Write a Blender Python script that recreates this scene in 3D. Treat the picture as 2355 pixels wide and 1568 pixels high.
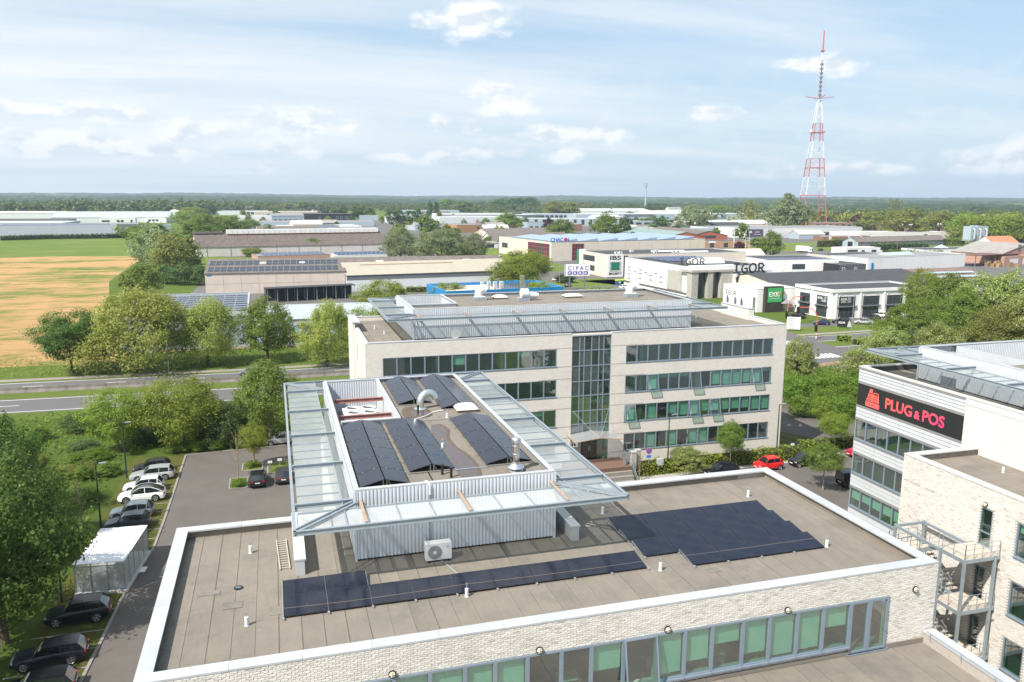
import bpy, bmesh, math, random
import numpy as np
from mathutils import Matrix, Vector
sc = bpy.context.scene
R = math.radians
for o in list(bpy.data.objects): bpy.data.objects.remove(o)

# ---------------------------------------------------------------- camera
CAM = Vector((6.091, -31.471, 32.164))
PITCH, ROLL, YAW, LENS = 0.178098, 0.004705, -0.288407, 28.153
_fw = Vector((-math.sin(YAW)*math.cos(PITCH), math.cos(YAW)*math.cos(PITCH), -math.sin(PITCH)))
_r0 = Vector((math.cos(YAW), math.sin(YAW), 0)); _u0 = _r0.cross(_fw)
_ri = math.cos(ROLL)*_r0 + math.sin(ROLL)*_u0
_up = -math.sin(ROLL)*_r0 + math.cos(ROLL)*_u0
cam = bpy.data.cameras.new('camera'); camo = bpy.data.objects.new('camera', cam)
sc.collection.objects.link(camo)
camo.matrix_world = Matrix(((_ri.x,_up.x,-_fw.x,CAM.x),(_ri.y,_up.y,-_fw.y,CAM.y),(_ri.z,_up.z,-_fw.z,CAM.z),(0,0,0,1)))
cam.lens = LENS; cam.sensor_width = 36; cam.clip_start = 0.5; cam.clip_end = 40000
sc.camera = camo
sc.render.resolution_x, sc.render.resolution_y = 1024, 682

# surveying helpers: photograph pixel (of a 2354 px wide copy) -> point at height z
FPX = LENS/36*2354
def dirpx(x, y): return _fw + _ri*((x-1177)/FPX) - _up*((y-784)/FPX)
def at(x, y, z=0.0):
    d = dirpx(x, y); return CAM + d*((z-CAM.z)/d.z)
def top_z(p, y):
    lo, hi = -20.0, 400.0
    for _ in range(50):
        m = (lo+hi)/2; v = Vector((p[0],p[1],m))-CAM
        if 784-FPX*v.dot(_up)/v.dot(_fw) > y: lo = m
        else: hi = m
    return m
def px_per_m(p): return FPX/(Vector((p[0],p[1],0))-CAM).dot(_fw)

# ---------------------------------------------------------------- world, sun, exposure
SUN = Vector((-0.75,-0.44,1.0)).normalized()
SUN_EL = math.asin(SUN.z); SUN_ROT = math.atan2(SUN.x, SUN.y)
world = bpy.data.worlds.new('World'); sc.world = world; world.use_nodes = True
def build_world():
    nt = world.node_tree; N = nt.nodes; Lk = nt.links.new; N.clear()
    out = N.new('ShaderNodeOutputWorld'); bg = N.new('ShaderNodeBackground'); bg.inputs[1].default_value = 0.088
    sky = N.new('ShaderNodeTexSky'); sky.sky_type = 'NISHITA'; sky.sun_disc = False
    sky.sun_elevation = SUN_EL; sky.sun_rotation = SUN_ROT; sky.altitude = 100; sky.dust_density = 1.1; sky.air_density = 1.0; sky.ozone_density = 2.0
    def math_(op, a, b=None, c=None, clamp=False):
        n = N.new('ShaderNodeMath'); n.operation = op; n.use_clamp = clamp
        for i, v in enumerate((a, b, c)):
            if v is None: continue
            if isinstance(v, (int, float)): n.inputs[i].default_value = v
            else: Lk(v, n.inputs[i])
        return n.outputs[0]
    def noise(vec, scale, detail=6, rough=.55):
        n = N.new('ShaderNodeTexNoise'); Lk(vec, n.inputs['Vector']); n.inputs['Scale'].default_value = scale
        n.inputs['Detail'].default_value = detail; n.inputs['Roughness'].default_value = rough; n.noise_dimensions = '2D'; return n.outputs['Fac']
    def mix(f, a, b):
        n = N.new('ShaderNodeMix'); n.data_type = 'RGBA'
        for s, v in ((0, f), (6, a), (7, b)):
            if isinstance(v, tuple): n.inputs[s].default_value = (*v, 1)
            elif isinstance(v, (int, float)): n.inputs[s].default_value = v
            else: Lk(v, n.inputs[s])
        return n.outputs[2]
    tc = N.new('ShaderNodeTexCoord'); sep = N.new('ShaderNodeSeparateXYZ'); Lk(tc.outputs['Generated'], sep.inputs[0])
    az = math_('ARCTAN2', sep.outputs[0], sep.outputs[1]); el = math_('ARCSINE', sep.outputs[2])
    zz = math_('MAXIMUM', math_('ADD', sep.outputs[2], 0.10), 0.03)
    cmb = N.new('ShaderNodeCombineXYZ'); Lk(math_('DIVIDE', sep.outputs[0], zz), cmb.inputs[0]); Lk(math_('DIVIDE', sep.outputs[1], zz), cmb.inputs[1])
    mp = N.new('ShaderNodeMapping'); mp.inputs['Rotation'].default_value = (0,0,R(62)); mp.inputs['Scale'].default_value = (0.33,1.25,1); Lk(cmb.outputs[0], mp.inputs[0])
    # high veil: streaked cirrus, denser towards the west (left)
    ci = noise(mp.outputs[0], 0.75, 6, .62)
    veil = math_('ADD', math_('MULTIPLY_ADD', ci, 2.0, -0.70), math_('MULTIPLY_ADD', az, -0.72, 0.30), clamp=True)
    veil = math_('MULTIPLY', veil, 0.9)
    hor = math_('SUBTRACT', 1.0, math_('MULTIPLY', el, 2.4), clamp=True)
    hor = math_('MULTIPLY', math_('POWER', hor, 2.0), 0.75)
    base = mix(0.5, sky.outputs[0], (4.1,6.2,8.3))
    base = mix(hor, base, (5.8,6.8,7.4))
    col = mix(veil, base, (7.95,8.12,8.2))
    # cumulus: (pixel x, base y, half width, height) in the 2354 px copy
    sv = N.new('ShaderNodeCombineXYZ'); Lk(az, sv.inputs[0]); Lk(math_('MULTIPLY', el, 1.8), sv.inputs[1])
    n1 = noise(sv.outputs[0], 24, 6, .55)
    of = N.new('ShaderNodeVectorMath'); of.operation = 'ADD'; Lk(sv.outputs[0], of.inputs[0]); of.inputs[1].default_value = (-.006,.020,0)
    n2 = noise(of.outputs[0], 24, 4, .55)
    fr = math_('MULTIPLY_ADD', n1, 2.5, -1.25)
    clouds = [(1085,72,90,66),(1000,60,56,34),(1145,222,70,40),(1160,262,66,36),(1012,300,32,38),(1078,302,26,26),(1130,358,82,34),(1005,375,76,24),(905,368,64,18),
      (690,308,100,60),(800,300,22,16),(672,358,56,48),(455,330,84,54),(300,278,70,34),(120,265,140,30),(350,362,120,30),(140,335,180,36),(610,398,64,22),
      (1300,325,90,38),(1400,322,76,40),(1285,366,56,28),(1640,270,64,26),(1845,158,44,30),(1930,162,48,40),(1770,405,80,26),(1990,395,130,22),(2240,388,105,42),(2340,380,70,58),(60,355,95,26)]
    m = None; P = N.new('ShaderNodeCombineXYZ'); Lk(az, P.inputs[0]); Lk(el, P.inputs[1])
    for (x, y, w, h) in clouds:
        d = dirpx(x, y-h*.38).normalized(); a0 = math.atan2(d.x, d.y); e0 = math.asin(d.z); sx, sy = FPX/w*.92, FPX/h*1.5
        v = N.new('ShaderNodeVectorMath'); v.operation = 'MULTIPLY_ADD'; Lk(P.outputs[0], v.inputs[0]); v.inputs[1].default_value = (sx,sy,0); v.inputs[2].default_value = (-a0*sx,-e0*sy,0)
        ln = N.new('ShaderNodeVectorMath'); ln.operation = 'LENGTH'; Lk(v.outputs[0], ln.inputs[0]); m = ln.outputs['Value'] if m is None else math_('MINIMUM', m, ln.outputs['Value'])
    inside = math_('SUBTRACT', 1.0, m)
    mask = math_('MULTIPLY_ADD', math_('ADD', inside, math_('MULTIPLY', fr, 0.75)), 1.5, 0.12, clamp=True)
    mask = math_('MULTIPLY', mask, math_('MULTIPLY_ADD', inside, 2.2, 1.1, clamp=True))
    # loose low cloud along the horizon all the way round
    low = math_('MULTIPLY', math_('MULTIPLY_ADD', n2, 3.4, -1.75, clamp=True), math_('SUBTRACT', 1.0, math_('MULTIPLY', math_('ABSOLUTE', math_('SUBTRACT', el, 0.085)), 11.0), clamp=True))
    col = mix(math_('MULTIPLY', low, 0.45), col, (7.4,7.7,7.9))
    shd = math_('MULTIPLY_ADD', math_('SUBTRACT', n2, n1), 5.0, 0.32, clamp=True)
    ccol = mix(shd, (8.7,8.65,8.6), (6.2,6.75,7.3))
    col = mix(math_('MULTIPLY', mask, 0.92), col, ccol)
    Lk(col, bg.inputs[0]); Lk(bg.outputs[0], out.inputs[0])
build_world()
world.cycles.sampling_method = 'MANUAL'; world.cycles.sample_map_resolution = 512
sun = bpy.data.lights.new('sun', 'SUN'); sun.energy = 4.9; sun.angle = R(0.55); sun.color = (1.0,0.955,0.88)
suno = bpy.data.objects.new('sun', sun); sc.collection.objects.link(suno)
suno.rotation_euler = SUN.to_track_quat('Z','Y').to_euler(); suno.location = (0,0,120)
sc.view_settings.view_transform = 'Standard'; sc.view_settings.look = 'None'; sc.view_settings.gamma = 1
sc.view_settings.exposure = 0.56
cy = sc.cycles; cy.max_bounces = 5; cy.diffuse_bounces = 2; cy.glossy_bounces = 2; cy.transmission_bounces = 3; cy.transparent_max_bounces = 10; cy.volume_bounces = 0
cy.use_denoising = True; cy.caustics_reflective = False; cy.caustics_refractive = False; cy.sample_clamp_indirect = 6

# ---------------------------------------------------------------- helpers: objects
def link(o): sc.collection.objects.link(o); return o
WORLD = {}
def tag(o, label=None, cat=None, group=None, kind=None):
    if label: o['label'] = label
    if cat: o['category'] = cat
    if group: o['group'] = group
    if kind: o['kind'] = kind
    return o
def thing(name, label, cat, loc=(0,0,0), rz=0, group=None, local=False):
    o = link(bpy.data.objects.new(name, None)); o.location = loc; o.rotation_euler = (0,0,rz); o.empty_display_size = .3
    if not local: WORLD[o.name] = (Matrix.Translation(loc) @ Matrix.Rotation(rz,4,'Z')).inverted()
    return tag(o, label, cat, group)
def put(name, me, mat=None, parent=None, loc=None, rot=None, scale=None, kind=None, label=None):
    o = link(bpy.data.objects.new(name, me))
    if mat is not None and not me.materials: me.materials.append(mat)
    if parent is not None:
        o.parent = parent
        if parent.name in WORLD: o.matrix_parent_inverse = WORLD[parent.name]
    if loc is not None: o.location = loc
    if rot is not None: o.rotation_euler = rot
    if scale is not None: o.scale = scale
    if kind: o['kind'] = kind
    if label: o['label'] = label
    return o
def copy_tree(o, parent=None):
    c = o.copy(); link(c); c.parent = parent
    for ch in [x for x in KIDS.get(o.name, [])]: KIDS.setdefault(c.name, []).append(copy_tree(ch, c))
    return c
KIDS = {}
ORD = ['first','second','third','fourth','fifth','sixth','seventh','eighth','ninth','tenth','eleventh','twelfth']
class MB:
    def __init__(s): s.v = []; s.f = []; s.mi = []; s.cur = 0
    def poly(s, vs, fs):
        b = len(s.v); s.v += [tuple(p) for p in vs]; s.f += [tuple(b+i for i in f) for f in fs]; s.mi += [s.cur]*len(fs); return s
    def box(s, x0, y0, z0, x1, y1, z1):
        return s.poly([(x0,y0,z0),(x1,y0,z0),(x1,y1,z0),(x0,y1,z0),(x0,y0,z1),(x1,y0,z1),(x1,y1,z1),(x0,y1,z1)],
                      [(0,3,2,1),(4,5,6,7),(0,1,5,4),(1,2,6,5),(2,3,7,6),(3,0,4,7)])
    def bar(s, p, q, w, h=None, up=(0,0,1)):
        h = w if h is None else h; p = Vector(p); q = Vector(q); d = (q-p).normalized(); u = Vector(up)
        if abs(d.dot(u)) > .98: u = Vector((0,1,0))
        a = d.cross(u).normalized(); b = a.cross(d).normalized(); a = a*(w/2); b = b*(h/2)
        return s.poly([p-a-b,p+a-b,p+a+b,p-a+b,q-a-b,q+a-b,q+a+b,q-a+b],[(0,1,2,3)[::-1],(4,5,6,7),(0,1,5,4),(1,2,6,5),(2,3,7,6),(3,0,4,7)])
    def tube(s, pts, r, n=8, cap=True):
        pts = [Vector(p) for p in pts]; rs = r if isinstance(r, (list,tuple)) else [r]*len(pts); rings = []; u = None
        for i, p in enumerate(pts):
            d = (pts[min(i+1,len(pts)-1)]-pts[max(i-1,0)]).normalized()
            if u is None: u = d.cross(Vector((0,0,1))) if abs(d.z) < .95 else d.cross(Vector((0,1,0)))
            u = (u-d*u.dot(d)).normalized(); w = d.cross(u)
            rings.append([p+(u*math.cos(t)+w*math.sin(t))*rs[i] for t in [2*math.pi*k/n for k in range(n)]])
        vs = [v for g in rings for v in g]; fs = []
        for i in range(len(pts)-1):
            for k in range(n): a = i*n+k; b = i*n+(k+1)%n; fs.append((a,b,b+n,a+n))
        if cap: fs.append(tuple(range(n))[::-1]); fs.append(tuple(len(vs)-n+k for k in range(n)))
        return s.poly(vs, fs)
    def cyl(s, x, y, z0, z1, r, n=12, r2=None): return s.tube([(x,y,z0),(x,y,z1)], [r, r if r2 is None else r2], n)
    def lathe(s, x, y, prof, n=14):
        vs = []; fs = []
        for (r, z) in prof: vs += [(x+r*math.cos(2*math.pi*k/n), y+r*math.sin(2*math.pi*k/n), z) for k in range(n)]
        for i in range(len(prof)-1):
            for k in range(n): a = i*n+k; b = i*n+(k+1)%n; fs.append((a,b,b+n,a+n))
        fs.append(tuple(range(n))[::-1]); fs.append(tuple(len(vs)-n+k for k in range(n)))
        return s.poly(vs, fs)
    def prism(s, pts, y0, y1):              # polygon in x,z extruded along y
        n = len(pts); vs = [(x,y0,z) for x, z in pts]+[(x,y1,z) for x, z in pts]
        return s.poly(vs, [tuple(range(n)), tuple(range(2*n-1,n-1,-1))]+[(i,i+n,(i+1)%n+n,(i+1)%n) for i in range(n)])
    def prismx(s, pts, x0, x1):             # polygon in y,z extruded along x
        n = len(pts); vs = [(x0,y,z) for y, z in pts]+[(x1,y,z) for y, z in pts]
        return s.poly(vs, [tuple(range(n))[::-1], tuple(range(n,2*n))]+[((i+1)%n,(i+1)%n+n,i+n,i) for i in range(n)])
    def slab(s, pts, z0, z1):               # polygon in x,y extruded along z
        n = len(pts); vs = [(x,y,z0) for x, y in pts]+[(x,y,z1) for x, y in pts]
        return s.poly(vs, [tuple(range(n))[::-1], tuple(range(n,2*n))]+[(i,(i+1)%n,(i+1)%n+n,i+n) for i in range(n)])
    def mesh(s, name, mats=None, smooth=False):
        me = bpy.data.meshes.new(name); me.from_pydata(s.v, [], s.f)
        for m in (mats if isinstance(mats, (list,tuple)) else [mats] if mats else []): me.materials.append(m)
        if any(s.mi): me.polygons.foreach_set('material_index', s.mi)
        if smooth:
            me.polygons.foreach_set('use_smooth', [True]*len(s.f)); me.set_sharp_from_angle(angle=R(38))
        me.update(); return me
    def build(s, name, mat, parent=None, smooth=False, **k): return put(name, s.mesh(name, mat, smooth), None, parent, **k)
def wall_cells(mb, u0, u1, z0, z1, holes, fn):
    us = sorted({u0,u1}|{min(max(h[i],u0),u1) for h in holes for i in (0,1)}); zs = sorted({z0,z1}|{min(max(h[i],z0),z1) for h in holes for i in (2,3)})
    for j in range(len(zs)-1):
        run = None
        for i in range(len(us)):
            solid = i < len(us)-1 and not any(h[0]-1e-6 <= us[i] and us[i+1] <= h[1]+1e-6 and h[2]-1e-6 <= zs[j] and zs[j+1] <= h[3]+1e-6 for h in holes)
            if solid and run is None: run = us[i]
            if not solid and run is not None: fn(mb, run, us[i], zs[j], zs[j+1]); run = None
    return mb
def corrugated(p, q, z0, z1, pitch, depth, flip=1):
    p = Vector((p[0],p[1],0)); q = Vector((q[0],q[1],0)); L = (q-p).length; d = (q-p)/L; n = Vector((d.y,-d.x,0))*flip
    vs = []; k = int(L/pitch)
    for i in range(k+1):
        for t, o in ((0,0),(.38,0),(.5,depth),(.88,depth)):
            u = (i+t)*pitch
            if u <= L: vs.append(p+d*u+n*o)
    vs.append(p+d*L); m = len(vs); mb = MB()
    return mb.poly([(v.x,v.y,z0) for v in vs]+[(v.x,v.y,z1) for v in vs], [(i,i+1,i+1+m,i+m) for i in range(m-1)])
def text_mesh(body, size, mat, bold=0.0, extrude=.02):
    c = bpy.data.curves.new('lettering','FONT'); c.body = body; c.size = size; c.extrude = extrude; c.offset = bold; c.resolution_u = 3
    o = link(bpy.data.objects.new('lettering', c)); bpy.context.view_layer.update()
    me = bpy.data.meshes.new_from_object(o.evaluated_get(bpy.context.evaluated_depsgraph_get()))
    bpy.data.objects.remove(o); bpy.data.curves.remove(c); me.materials.clear(); me.materials.append(mat)
    w = [v.co.x for v in me.vertices]; me['x0'] = min(w); me['w'] = max(w)-min(w); return me

# ---------------------------------------------------------------- helpers: materials
def NM(name):
    m = bpy.data.materials.new(name); m.use_nodes = True; nt = m.node_tree
    return m, nt, nt.nodes['Principled BSDF'], nt.nodes['Material Output']
def sock(nt, n, key, v):
    if v is None: return
    if isinstance(v, tuple) and len(v) == 3: n.inputs[key].default_value = (*v, 1) if len(n.inputs[key].default_value) == 4 else v
    elif isinstance(v, (int, float)): n.inputs[key].default_value = v
    else: nt.links.new(v, n.inputs[key])
def nmath(nt, op, a, b=None, c=None, clamp=False):
    n = nt.nodes.new('ShaderNodeMath'); n.operation = op; n.use_clamp = clamp
    for i, v in enumerate((a,b,c)): sock(nt, n, i, v)
    return n.outputs[0]
def nmix(nt, f, a, b, blend='MIX'):
    n = nt.nodes.new('ShaderNodeMix'); n.data_type = 'RGBA'; n.blend_type = blend
    for s, v in ((0,f),(6,a),(7,b)): sock(nt, n, s, v)
    return n.outputs[2]
def nnoise(nt, scale, detail=5, rough=.55, vec=None, stretch=None, rot=0, coord='Object'):
    n = nt.nodes.new('ShaderNodeTexNoise'); n.inputs['Scale'].default_value = scale; n.inputs['Detail'].default_value = detail; n.inputs['Roughness'].default_value = rough
    if vec is None:
        tc = nt.nodes.new('ShaderNodeTexCoord'); vec = tc.outputs[coord]
    if stretch:
        mp = nt.nodes.new('ShaderNodeMapping'); mp.inputs['Scale'].default_value = stretch; mp.inputs['Rotation'].default_value = (0,0,rot); nt.links.new(vec, mp.inputs[0]); vec = mp.outputs[0]
    nt.links.new(vec, n.inputs['Vector']); return n.outputs['Fac']
def nramp(nt, f, stops):
    n = nt.nodes.new('ShaderNodeValToRGB'); e = n.color_ramp.elements
    while len(e) < len(stops): e.new(.5)
    for x, (p, c) in zip(e, stops): x.position = p; x.color = (*c, 1) if isinstance(c, tuple) else (c,c,c,1)
    nt.links.new(f, n.inputs[0]); return n.outputs[0]
def nbump(nt, b, h, dist=.02, strength=1.0):
    n = nt.nodes.new('ShaderNodeBump'); n.inputs['Distance'].default_value = dist; n.inputs['Strength'].default_value = strength
    nt.links.new(h, n.inputs['Height']); nt.links.new(n.outputs[0], b.inputs['Normal'])
MATS = {}
def M(name, col, rough=.75, var=.12, scale=1.5, metal=0.0, bump=0.0, bscale=30, rnd=0.0, spec=.4, dirt=0.0, stretch=None, coat=0.0):
    if name in MATS: return MATS[name]
    m, nt, b, out = NM(name); c0 = tuple(max(0,x*(1-var)) for x in col); c1 = tuple(min(1,x*(1+var)) for x in col)
    col_ = nmix(nt, nramp(nt, nnoise(nt, scale, 6, .6, stretch=stretch), [(.3,0.0),(.7,1.0)]), c0, c1)
    if dirt:
        d = nramp(nt, nnoise(nt, scale*.31, 8, .68, stretch=(1,1,.25)), [(.46,0.0),(.68,1.0)])
        col_ = nmix(nt, nmath(nt,'MULTIPLY',d,dirt), col_, tuple(x*.42 for x in col))
    if rnd:
        oi = nt.nodes.new('ShaderNodeObjectInfo'); f = nmath(nt,'MULTIPLY_ADD',oi.outputs['Random'],2*rnd,1-rnd)
        hs = nt.nodes.new('ShaderNodeHueSaturation'); nt.links.new(f, hs.inputs['Value']); nt.links.new(col_, hs.inputs['Color']); col_ = hs.outputs[0]
    nt.links.new(col_, b.inputs['Base Color']); b.inputs['Roughness'].default_value = rough; b.inputs['Metallic'].default_value = metal
    b.inputs['Specular IOR Level'].default_value = spec
    if coat: b.inputs['Coat Weight'].default_value = coat; b.inputs['Coat Roughness'].default_value = .04
    if bump: nbump(nt, b, nnoise(nt, bscale, 4, .6), bump)
    MATS[name] = m; return m
# ---------------------------------------------------------------- materials used by many things
def special():
    G = {}
    # bituminous roof sheet
    m, nt, b, out = NM('roof_sheet')
    n1 = nnoise(nt, .55, 8, .65); n2 = nnoise(nt, 140, 3, .6); n3 = nnoise(nt, 2.6, 6, .7, stretch=(1.6,.35,1))
    c = nmix(nt, nramp(nt, n1, [(.32,0.0),(.68,1.0)]), (.188,.163,.134), (.240,.204,.160))
    c = nmix(nt, nmath(nt,'MULTIPLY',nramp(nt, n3, [(.50,0.0),(.72,1.0)]),.5), c, (.135,.122,.105))
    c = nmix(nt, nmath(nt,'MULTIPLY',nramp(nt, nnoise(nt,.9,7,.7), [(.56,0.0),(.70,1.0)]),.45), c, (.26,.205,.145))
    c = nmix(nt, nmath(nt,'MULTIPLY',nramp(nt, nnoise(nt,.33,9,.72), [(.52,0.0),(.62,1.0)]),.5), c, (.12,.108,.094)); c = nmix(nt, nmath(nt,'MULTIPLY',nramp(nt, nnoise(nt,1.7,9,.75), [(.60,0.0),(.66,1.0)]),.35), c, (.30,.275,.235)); c = nmix(nt, .26, c, nmix(nt, n2, (.05,.05,.05), (.36,.34,.31)))
    oi = nt.nodes.new('ShaderNodeObjectInfo'); hs = nt.nodes.new('ShaderNodeHueSaturation')
    nt.links.new(nmath(nt,'MULTIPLY_ADD',oi.outputs['Random'],.12,.94), hs.inputs['Value']); nt.links.new(c, hs.inputs['Color'])
    nt.links.new(hs.outputs[0], b.inputs['Base Color']); b.inputs['Roughness'].default_value = .92; b.inputs['Specular IOR Level'].default_value = .25
    nbump(nt, b, nnoise(nt, 60, 4), .006); G['sheet'] = m
    # pale bricks built one by one
    m, nt, b, out = NM('pale_brick'); ge = nt.nodes.new('ShaderNodeNewGeometry'); rp = ge.outputs['Random Per Island']
    oi = nt.nodes.new('ShaderNodeObjectInfo'); rr = nmath(nt,'FRACT',nmath(nt,'ADD',rp,oi.outputs['Random']))
    c = nramp(nt, rr, [(0.0,(.50,.465,.42)),(.07,(.63,.59,.54)),(.5,(.715,.68,.63)),(.85,(.745,.715,.67)),(1.0,(.68,.635,.575))])
    st = nramp(nt, nnoise(nt,.42,8,.7,stretch=(1,1,.7)), [(.50,0.0),(.70,1.0)])
    c = nmix(nt, nmath(nt,'MULTIPLY',st,.26), c, (.42,.36,.31))
    c = nmix(nt, nmath(nt,'MULTIPLY',nramp(nt,nnoise(nt,22,4,.6),[(.5,0.0),(.75,1.0)]),.15), c, (.45,.41,.37))
    nt.links.new(c, b.inputs['Base Color']); b.inputs['Roughness'].default_value = .93; b.inputs['Specular IOR Level'].default_value = .2
    nbump(nt, b, nnoise(nt, 28, 5, .65), .03); G['brick'] = m
    # brick courses too fine to build (far walls)
    m, nt, b, out = NM('pale_brickwork'); tc = nt.nodes.new('ShaderNodeTexCoord'); sp = nt.nodes.new('ShaderNodeSeparateXYZ'); nt.links.new(tc.outputs['Object'], sp.inputs[0])
    cb = nt.nodes.new('ShaderNodeCombineXYZ'); nt.links.new(nmath(nt,'ADD',sp.outputs[0],sp.outputs[1]), cb.inputs[0]); nt.links.new(sp.outputs[2], cb.inputs[1])
    bk = nt.nodes.new('ShaderNodeTexBrick'); nt.links.new(cb.outputs[0], bk.inputs['Vector']); bk.inputs['Scale'].default_value = 1.0
    bk.inputs['Brick Width'].default_value = .30; bk.inputs['Row Height'].default_value = .10; bk.inputs['Mortar Size'].default_value = .009; bk.inputs['Mortar Smooth'].default_value = .3; bk.inputs['Bias'].default_value = .1
    bk.inputs['Color1'].default_value = (.77,.73,.675,1); bk.inputs['Color2'].default_value = (.69,.645,.59,1); bk.inputs['Mortar'].default_value = (.52,.48,.43,1)
    c = nmix(nt, nmath(nt,'MULTIPLY',nramp(nt,nnoise(nt,.35,8,.7,stretch=(1,1,.6)),[(.52,0.0),(.72,1.0)]),.28), bk.outputs['Color'], (.44,.39,.34))
    c = nmix(nt, nmath(nt,'MULTIPLY',nramp(nt,nnoise(nt,6,5,.6),[(.45,0.0),(.8,1.0)]),.20), c, (.52,.47,.42))
    nt.links.new(c, b.inputs['Base Color']); b.inputs['Roughness'].default_value = .93; b.inputs['Specular IOR Level'].default_value = .2
    nbump(nt, b, bk.outputs['Fac'], -.006); G['brickwork'] = m
    # tinted, coated window glass
    def glass(name, tint, refl, sheen_tint=.10, rough=0.0):
        m, nt, b, out = NM(name); nt.nodes.remove(b)
        tr = nt.nodes.new('ShaderNodeBsdfTransparent'); tr.inputs[0].default_value = (*tint,1)
        gl = nt.nodes.new('ShaderNodeBsdfGlossy'); gl.inputs['Roughness'].default_value = rough; gl.inputs[0].default_value = (.93,.97,.98,1)
        lw = nt.nodes.new('ShaderNodeLayerWeight'); lw.inputs[0].default_value = .35
        f = nmath(nt,'MULTIPLY_ADD',lw.outputs['Facing'],.55,refl,clamp=True)
        # panes are never quite flat: a slow ripple bends what they mirror
        bp = nt.nodes.new('ShaderNodeBump'); bp.inputs['Distance'].default_value = .004; nt.links.new(nnoise(nt, .9, 2, .5), bp.inputs['Height']); nt.links.new(bp.outputs[0], gl.inputs['Normal'])
        df = nt.nodes.new('ShaderNodeBsdfDiffuse'); df.inputs[0].default_value = (.30,.42,.42,1); md = nt.nodes.new('ShaderNodeMixShader'); nt.links.new(nmath(nt,'MULTIPLY',nnoise(nt,.7,6,.7),sheen_tint*2), md.inputs[0]); nt.links.new(tr.outputs[0], md.inputs[1]); nt.links.new(df.outputs[0], md.inputs[2])   # diffuse tint brightens dark panes, standing in for reflected light
        mx = nt.nodes.new('ShaderNodeMixShader'); nt.links.new(f, mx.inputs[0]); nt.links.new(md.outputs[0], mx.inputs[1]); nt.links.new(gl.outputs[0], mx.inputs[2]); nt.links.new(mx.outputs[0], out.inputs[0]); return m
    G['glass'] = glass('green_window_glass', (.50,.85,.71), .20, .045)
    G['glass_dark'] = glass('dark_window_glass', (.40,.58,.58), .34, .16)
    # wired canopy glass: part clear, part scattering
    def part_clear(name, col, clear):
        m, nt, b, out = NM(name); tr = nt.nodes.new('ShaderNodeBsdfTransparent'); tr.inputs[0].default_value = (.86,.92,.92,1)
        b.inputs['Base Color'].default_value = (*col,1); b.inputs['Roughness'].default_value = .22
        df = nt.nodes.new('ShaderNodeBsdfTranslucent'); df.inputs[0].default_value = (*col,1); m1 = nt.nodes.new('ShaderNodeMixShader'); m1.inputs[0].default_value = .5
        nt.links.new(b.outputs[0], m1.inputs[1]); nt.links.new(df.outputs[0], m1.inputs[2])
        mx = nt.nodes.new('ShaderNodeMixShader'); nt.links.new(nmath(nt,'MULTIPLY_ADD',nnoise(nt,1.4,5,.6),.25,clear-.12), mx.inputs[0]); nt.links.new(m1.outputs[0], mx.inputs[1]); nt.links.new(tr.outputs[0], mx.inputs[2]); nt.links.new(mx.outputs[0], out.inputs[0]); return m
    G['canopy_front'] = part_clear('opal_canopy_glass', (.92,.95,.96), .25)
    G['canopy_side'] = part_clear('wired_canopy_glass', (.74,.79,.80), .38)
    G['canopy_clear'] = part_clear('clear_canopy_glass', (.74,.79,.80), .60)
    G['poly'] = part_clear('clear_plastic_sheet', (.66,.65,.65), .46)
    # black solar module with faint cells
    m, nt, b, out = NM('solar_cells'); tc = nt.nodes.new('ShaderNodeTexCoord'); bk = nt.nodes.new('ShaderNodeTexBrick'); nt.links.new(tc.outputs['Object'], bk.inputs['Vector'])
    bk.offset = 0; bk.inputs['Scale'].default_value = 1; bk.inputs['Brick Width'].default_value = .172; bk.inputs['Row Height'].default_value = .172; bk.inputs['Mortar Size'].default_value = .003
    bk.inputs['Color1'].default_value = (.006,.009,.022,1); bk.inputs['Color2'].default_value = (.008,.011,.027,1); bk.inputs['Mortar'].default_value = (.022,.024,.034,1)
    du = nramp(nt, nnoise(nt,1.1,6,.65), [(.35,0.0),(.75,1.0)]); c = nmix(nt, nmath(nt,'MULTIPLY',du,.06), bk.outputs['Color'], (.25,.23,.2))
    nt.links.new(c, b.inputs['Base Color']); nt.links.new(nmath(nt,'MULTIPLY_ADD',du,.12,.10), b.inputs['Roughness']); b.inputs['Specular IOR Level'].default_value = .42; G['solar'] = m
    m, nt, b, out = NM('blue_solar_cells'); tc = nt.nodes.new('ShaderNodeTexCoord'); bk = nt.nodes.new('ShaderNodeTexBrick'); nt.links.new(tc.outputs['Object'], bk.inputs['Vector'])
    bk.offset = 0; bk.inputs['Scale'].default_value = 1; bk.inputs['Brick Width'].default_value = .5; bk.inputs['Row Height'].default_value = .5; bk.inputs['Mortar Size'].default_value = .02
    bk.inputs['Color1'].default_value = (.022,.040,.105,1); bk.inputs['Color2'].default_value = (.030,.050,.120,1); bk.inputs['Mortar'].default_value = (.09,.11,.16,1)
    nt.links.new(bk.outputs['Color'], b.inputs['Base Color']); b.inputs['Roughness'].default_value = .16; G['solar_blue'] = m
    # grass
    def grass(name, a, bb, cc, sc_=1.0):
        m, nt, b, out = NM(name); n = nnoise(nt,.12*sc_,8,.7); n2 = nnoise(nt,2.2*sc_,7,.75)
        c = nmix(nt, nramp(nt,n,[(.32,0.0),(.68,1.0)]), a, bb); c = nmix(nt, nramp(nt,n2,[(.35,0.0),(.75,.75)]), c, cc)
        c = nmix(nt, nmath(nt,'MULTIPLY',nramp(nt,nnoise(nt,14*sc_,5,.7),[(.45,0.0),(.7,1.0)]),.4), c, tuple(x*.45 for x in a))
        nt.links.new(c, b.inputs['Base Color']); b.inputs['Roughness'].default_value = .95; b.inputs['Specular IOR Level'].default_value = .1
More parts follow.
